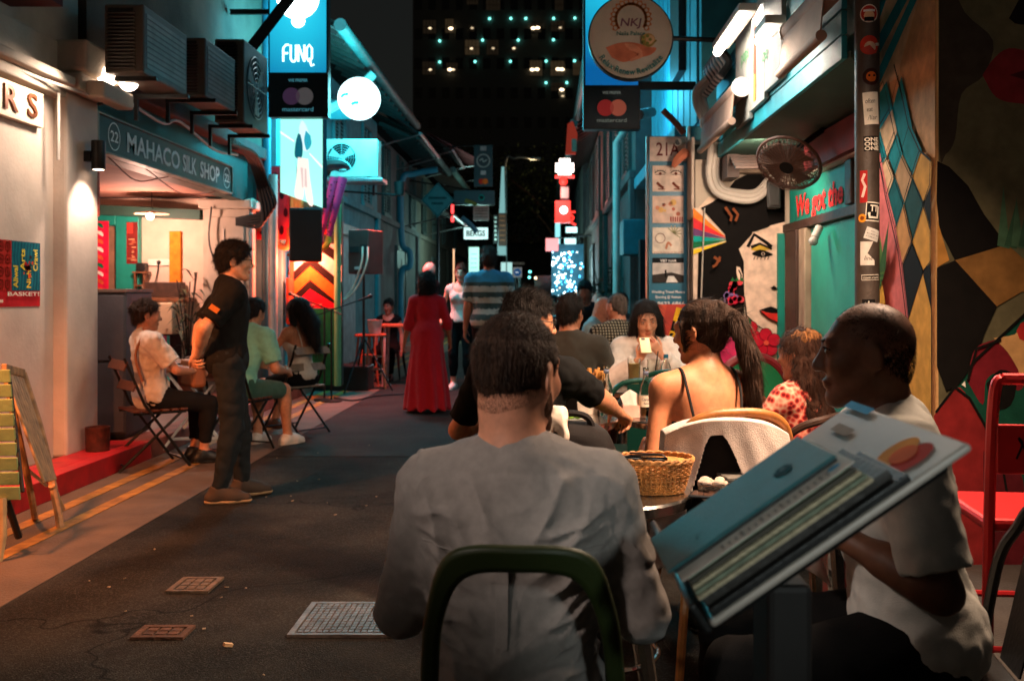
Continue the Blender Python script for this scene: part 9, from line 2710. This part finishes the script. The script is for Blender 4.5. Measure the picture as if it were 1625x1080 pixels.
p = Person('person in a mint tee and shorts sitting behind the standing man', (-2.62, 8.6, 0), -24, 1.70, 'm', True, .46, lean=18, head=(0, 16, 0), hands=[(-.16, .42, .70), (.20, .40, .66)], vox=.010, skin=(196, 136, 104), feet=[(-.12, .40, .085), (.16, .46, .085)])
p.body(); p.shirt(cloth('mint_tee', (130, 196, 176)), sleeve=.8, e=.02, sw=1.3, amp=.007); p.trousers(cloth('green_shorts', (60, 96, 84)), end=.95, e=.02); p.shoes(SH_WH, low=True)
p.hair(H_BLACK, n=2000)
p = Person('woman with long black hair in a white strap top holding a lit phone', (-2.36, 9.75, 0), 58, 1.62, 'f', True, .46, lean=4, head=(4, 22, 0), hands=[(-.10, .34, .86), (.10, .32, .84)], elbows=[(-.6, -.2, -.8), (.6, -.2, -.8)], vox=.010, skin=(184, 116, 84), feet=[(-.08, .50, .085), (.10, .46, .085)])
p.body(); p.garment('top', cloth('white_vest', (206, 190, 176)), lambda S: (p.torso(S, .009), S.cutplane(p.T(0, 0, -.05), -(p.Rt @ np.array((0, 0, 1.0)))), S.cutplane(p.T(0, 0, .34), p.Rt @ nrm((0, -.6, 1.0)))), .002)
for q in (-1, 1): MB().tube(bez([p.T(q * .09, .09, .38), p.T(q * .095, .02, .50), p.T(q * .095, -.06, .50), p.T(q * .09, -.115, .36), p.T(q * .08, -.12, .28)], 5), .005, 6).build('strap', cloth('white_vest', (0, 0, 0)), p.t)
p.trousers(T_BLACK, end=.8, e=.016); p.shoes(mat('sandal', lin((90, 60, 44)), .6), low=True)
def lng3(S):
 S.cone(p.h(0, -.08, .03), p.h(0, -.13, -.18), .085, .085, .03); S.cone(p.h(0, -.13, -.18), p.h(0.0, -.12, -.40), .085, .04, .03)
 for q in (-1, 1): S.cone(p.h(q * .07, -.01, .04), p.h(q * .09, .0, -.16), .03, .03, .02)
p.hair(H_BLACK, 'long', n=4500, ln=.10, extra=lng3, stand=.08, slope=.85)
wp_ = p.t.matrix_basis
s = thing('phone', 'phone with a glowing screen held by the long haired woman', 'phone', (0, 0, 0))
MB().bb(-.035, .035, -.07, .07, -.004, .003).build('body', M['black'], s, bevel=.003)
MB().bb(-.031, .031, -.064, .064, .0031, .004).build('screen', glow('phone_glow', (110, 220, 240), 3), s)
_c = math.cos(R(58)); _s = math.sin(R(58))
hx, hy = 0.0, .45
s.location = (-2.36 + hx * _c - hy * _s, 9.75 + hx * _s + hy * _c, .93); s.rotation_euler = (R(35), 0, R(58))
p = Person('woman in a long red dress walking away up the lane', ((678 - VX) / F * 11.5, 11.5, 0), 6, 1.55, 'f', False, head=(-10, 0, 0), hands=[(-.26, .02, .78), (.26, .05, .80)], vox=.012, skin=(150, 96, 72), build=1.12)
p.body(legs=True)
redm = cloth('red_dress', (176, 26, 40), .8, var=.05)
def dress(S):
 p.torso(S, .013)
 S.ell(p.T(0, .012, .535), np.array((.075, .075, .05)), .008, p.Rt, 'sub')
 p.arms(S, .016, 1.35, 1.15)
 S.cone((0, -.01, .90), (0, -.01, .04), .165, .262, .05, cap=True)
 S.disp(lambda x, y, z: np.where(z < .92, .016 * np.clip((.92 - z) / .7, 0, 1) * np.sin(np.arctan2(y, x) * 11 + 2.5 * vnoise(x, y, z * .4, .25)), 0))
p.garment('dress', redm, dress, .003, .06, vox=.010)
def afro(S): S.ell(p.h(0, -.03, .02), (.10, .11, .12), .03); S.ell(p.h(0, -.05, -.06), (.10, .08, .09), .03)
p.hair(H_BLACK, 'short', n=4000, ln=.04, extra=afro, stand=.6, rough=.012)
s = MB()
p = Person('tall man in a blue, grey and white striped tee walking up the lane', ((776 - VX) / F * 11.9, 11.9, 0), -6, 1.86, 'm', False, head=(8, 2, 0), hands=[(-.30, .05, .86), (.28, .06, .88)], feet=[(-.12, .16, .085), (.12, -.10, .085)], vox=.012, skin=(170, 112, 84), build=1.15)
p.body()
def stripes(c):
 z = c[:, 2]
 k = np.zeros(len(z), int)
 q = (1.56 - z) / .065
 k = np.where(q < 1.2, 1, np.where(q.astype(int) % 2 == 0, 2, 0))
 return k
p.shirt([cloth('stripe_dark', (60, 82, 82)), cloth('stripe_blue', (60, 140, 176)), cloth('stripe_pale', (176, 178, 168))], sleeve=.85, e=.02, hem=-.12, sw=1.3, amp=.006, mi_fn=stripes)
p.trousers(T_BLACK); p.shoes(SH_BK); p.hair(H_DBROWN, n=3500, ln=.04, thick=.022, rough=.01, stand=.5)
p = Person('red lit woman in a white top coming down the lane', ((731 - VX) / F * 14.2, 14.2, 0), 176, 1.74, 'f', False, head=(0, 4, 0), hands=[(-.24, .1, .88), (.26, .14, .95)], vox=.013, skin=(214, 150, 122))
p.body(); p.eyes(brow=H_RED_LIT); p.shirt(cloth('white_vest', (0, 0, 0)), sleeve=0, e=.012, hem=-.02, scoop=.08, neck=.10); p.trousers(T_BLACK, end=1.75); p.shoes(SH_WH, low=True)
def upd(S): S.ell(p.h(0, -.04, .11), (.05, .05, .045), .02)
p.hair(H_RED_LIT, n=2000, extra=upd, slope=.85)
p = Person('bald man lit pink behind the woman in red', ((682 - VX) / F * 14.6, 14.6, 0), 120, 1.80, 'm', False, head=(20, 0, 0), vox=.015, skin=(226, 156, 140))
p.body(); p.shirt(T_BLACK, sleeve=.9); p.trousers(T_BLACK); p.shoes(SH_BK)
p = Person('girl with tied black hair sitting behind the high bar table', ((617 - VX) / F * 15.8, 15.8, 0), 175, 1.6, 'f', True, .44, head=(-10, 8, 0), vox=.015, skin=(176, 112, 90), feet=[(-.1, .3, .085), (.1, .3, .085)])
p.body(); p.eyes(brow=H_BLACK); p.shirt(T_BLACK, sleeve=0, scoop=.06, neck=.09); p.trousers(T_BLACK); p.shoes(SH_BK); p.hair(H_BLACK, n=1500, slope=.85)
metal_chair('dark metal chair under the girl behind the high bar table', ((617 - VX) / F * 15.8, 15.85, 0), R(175), M['black_metal'])
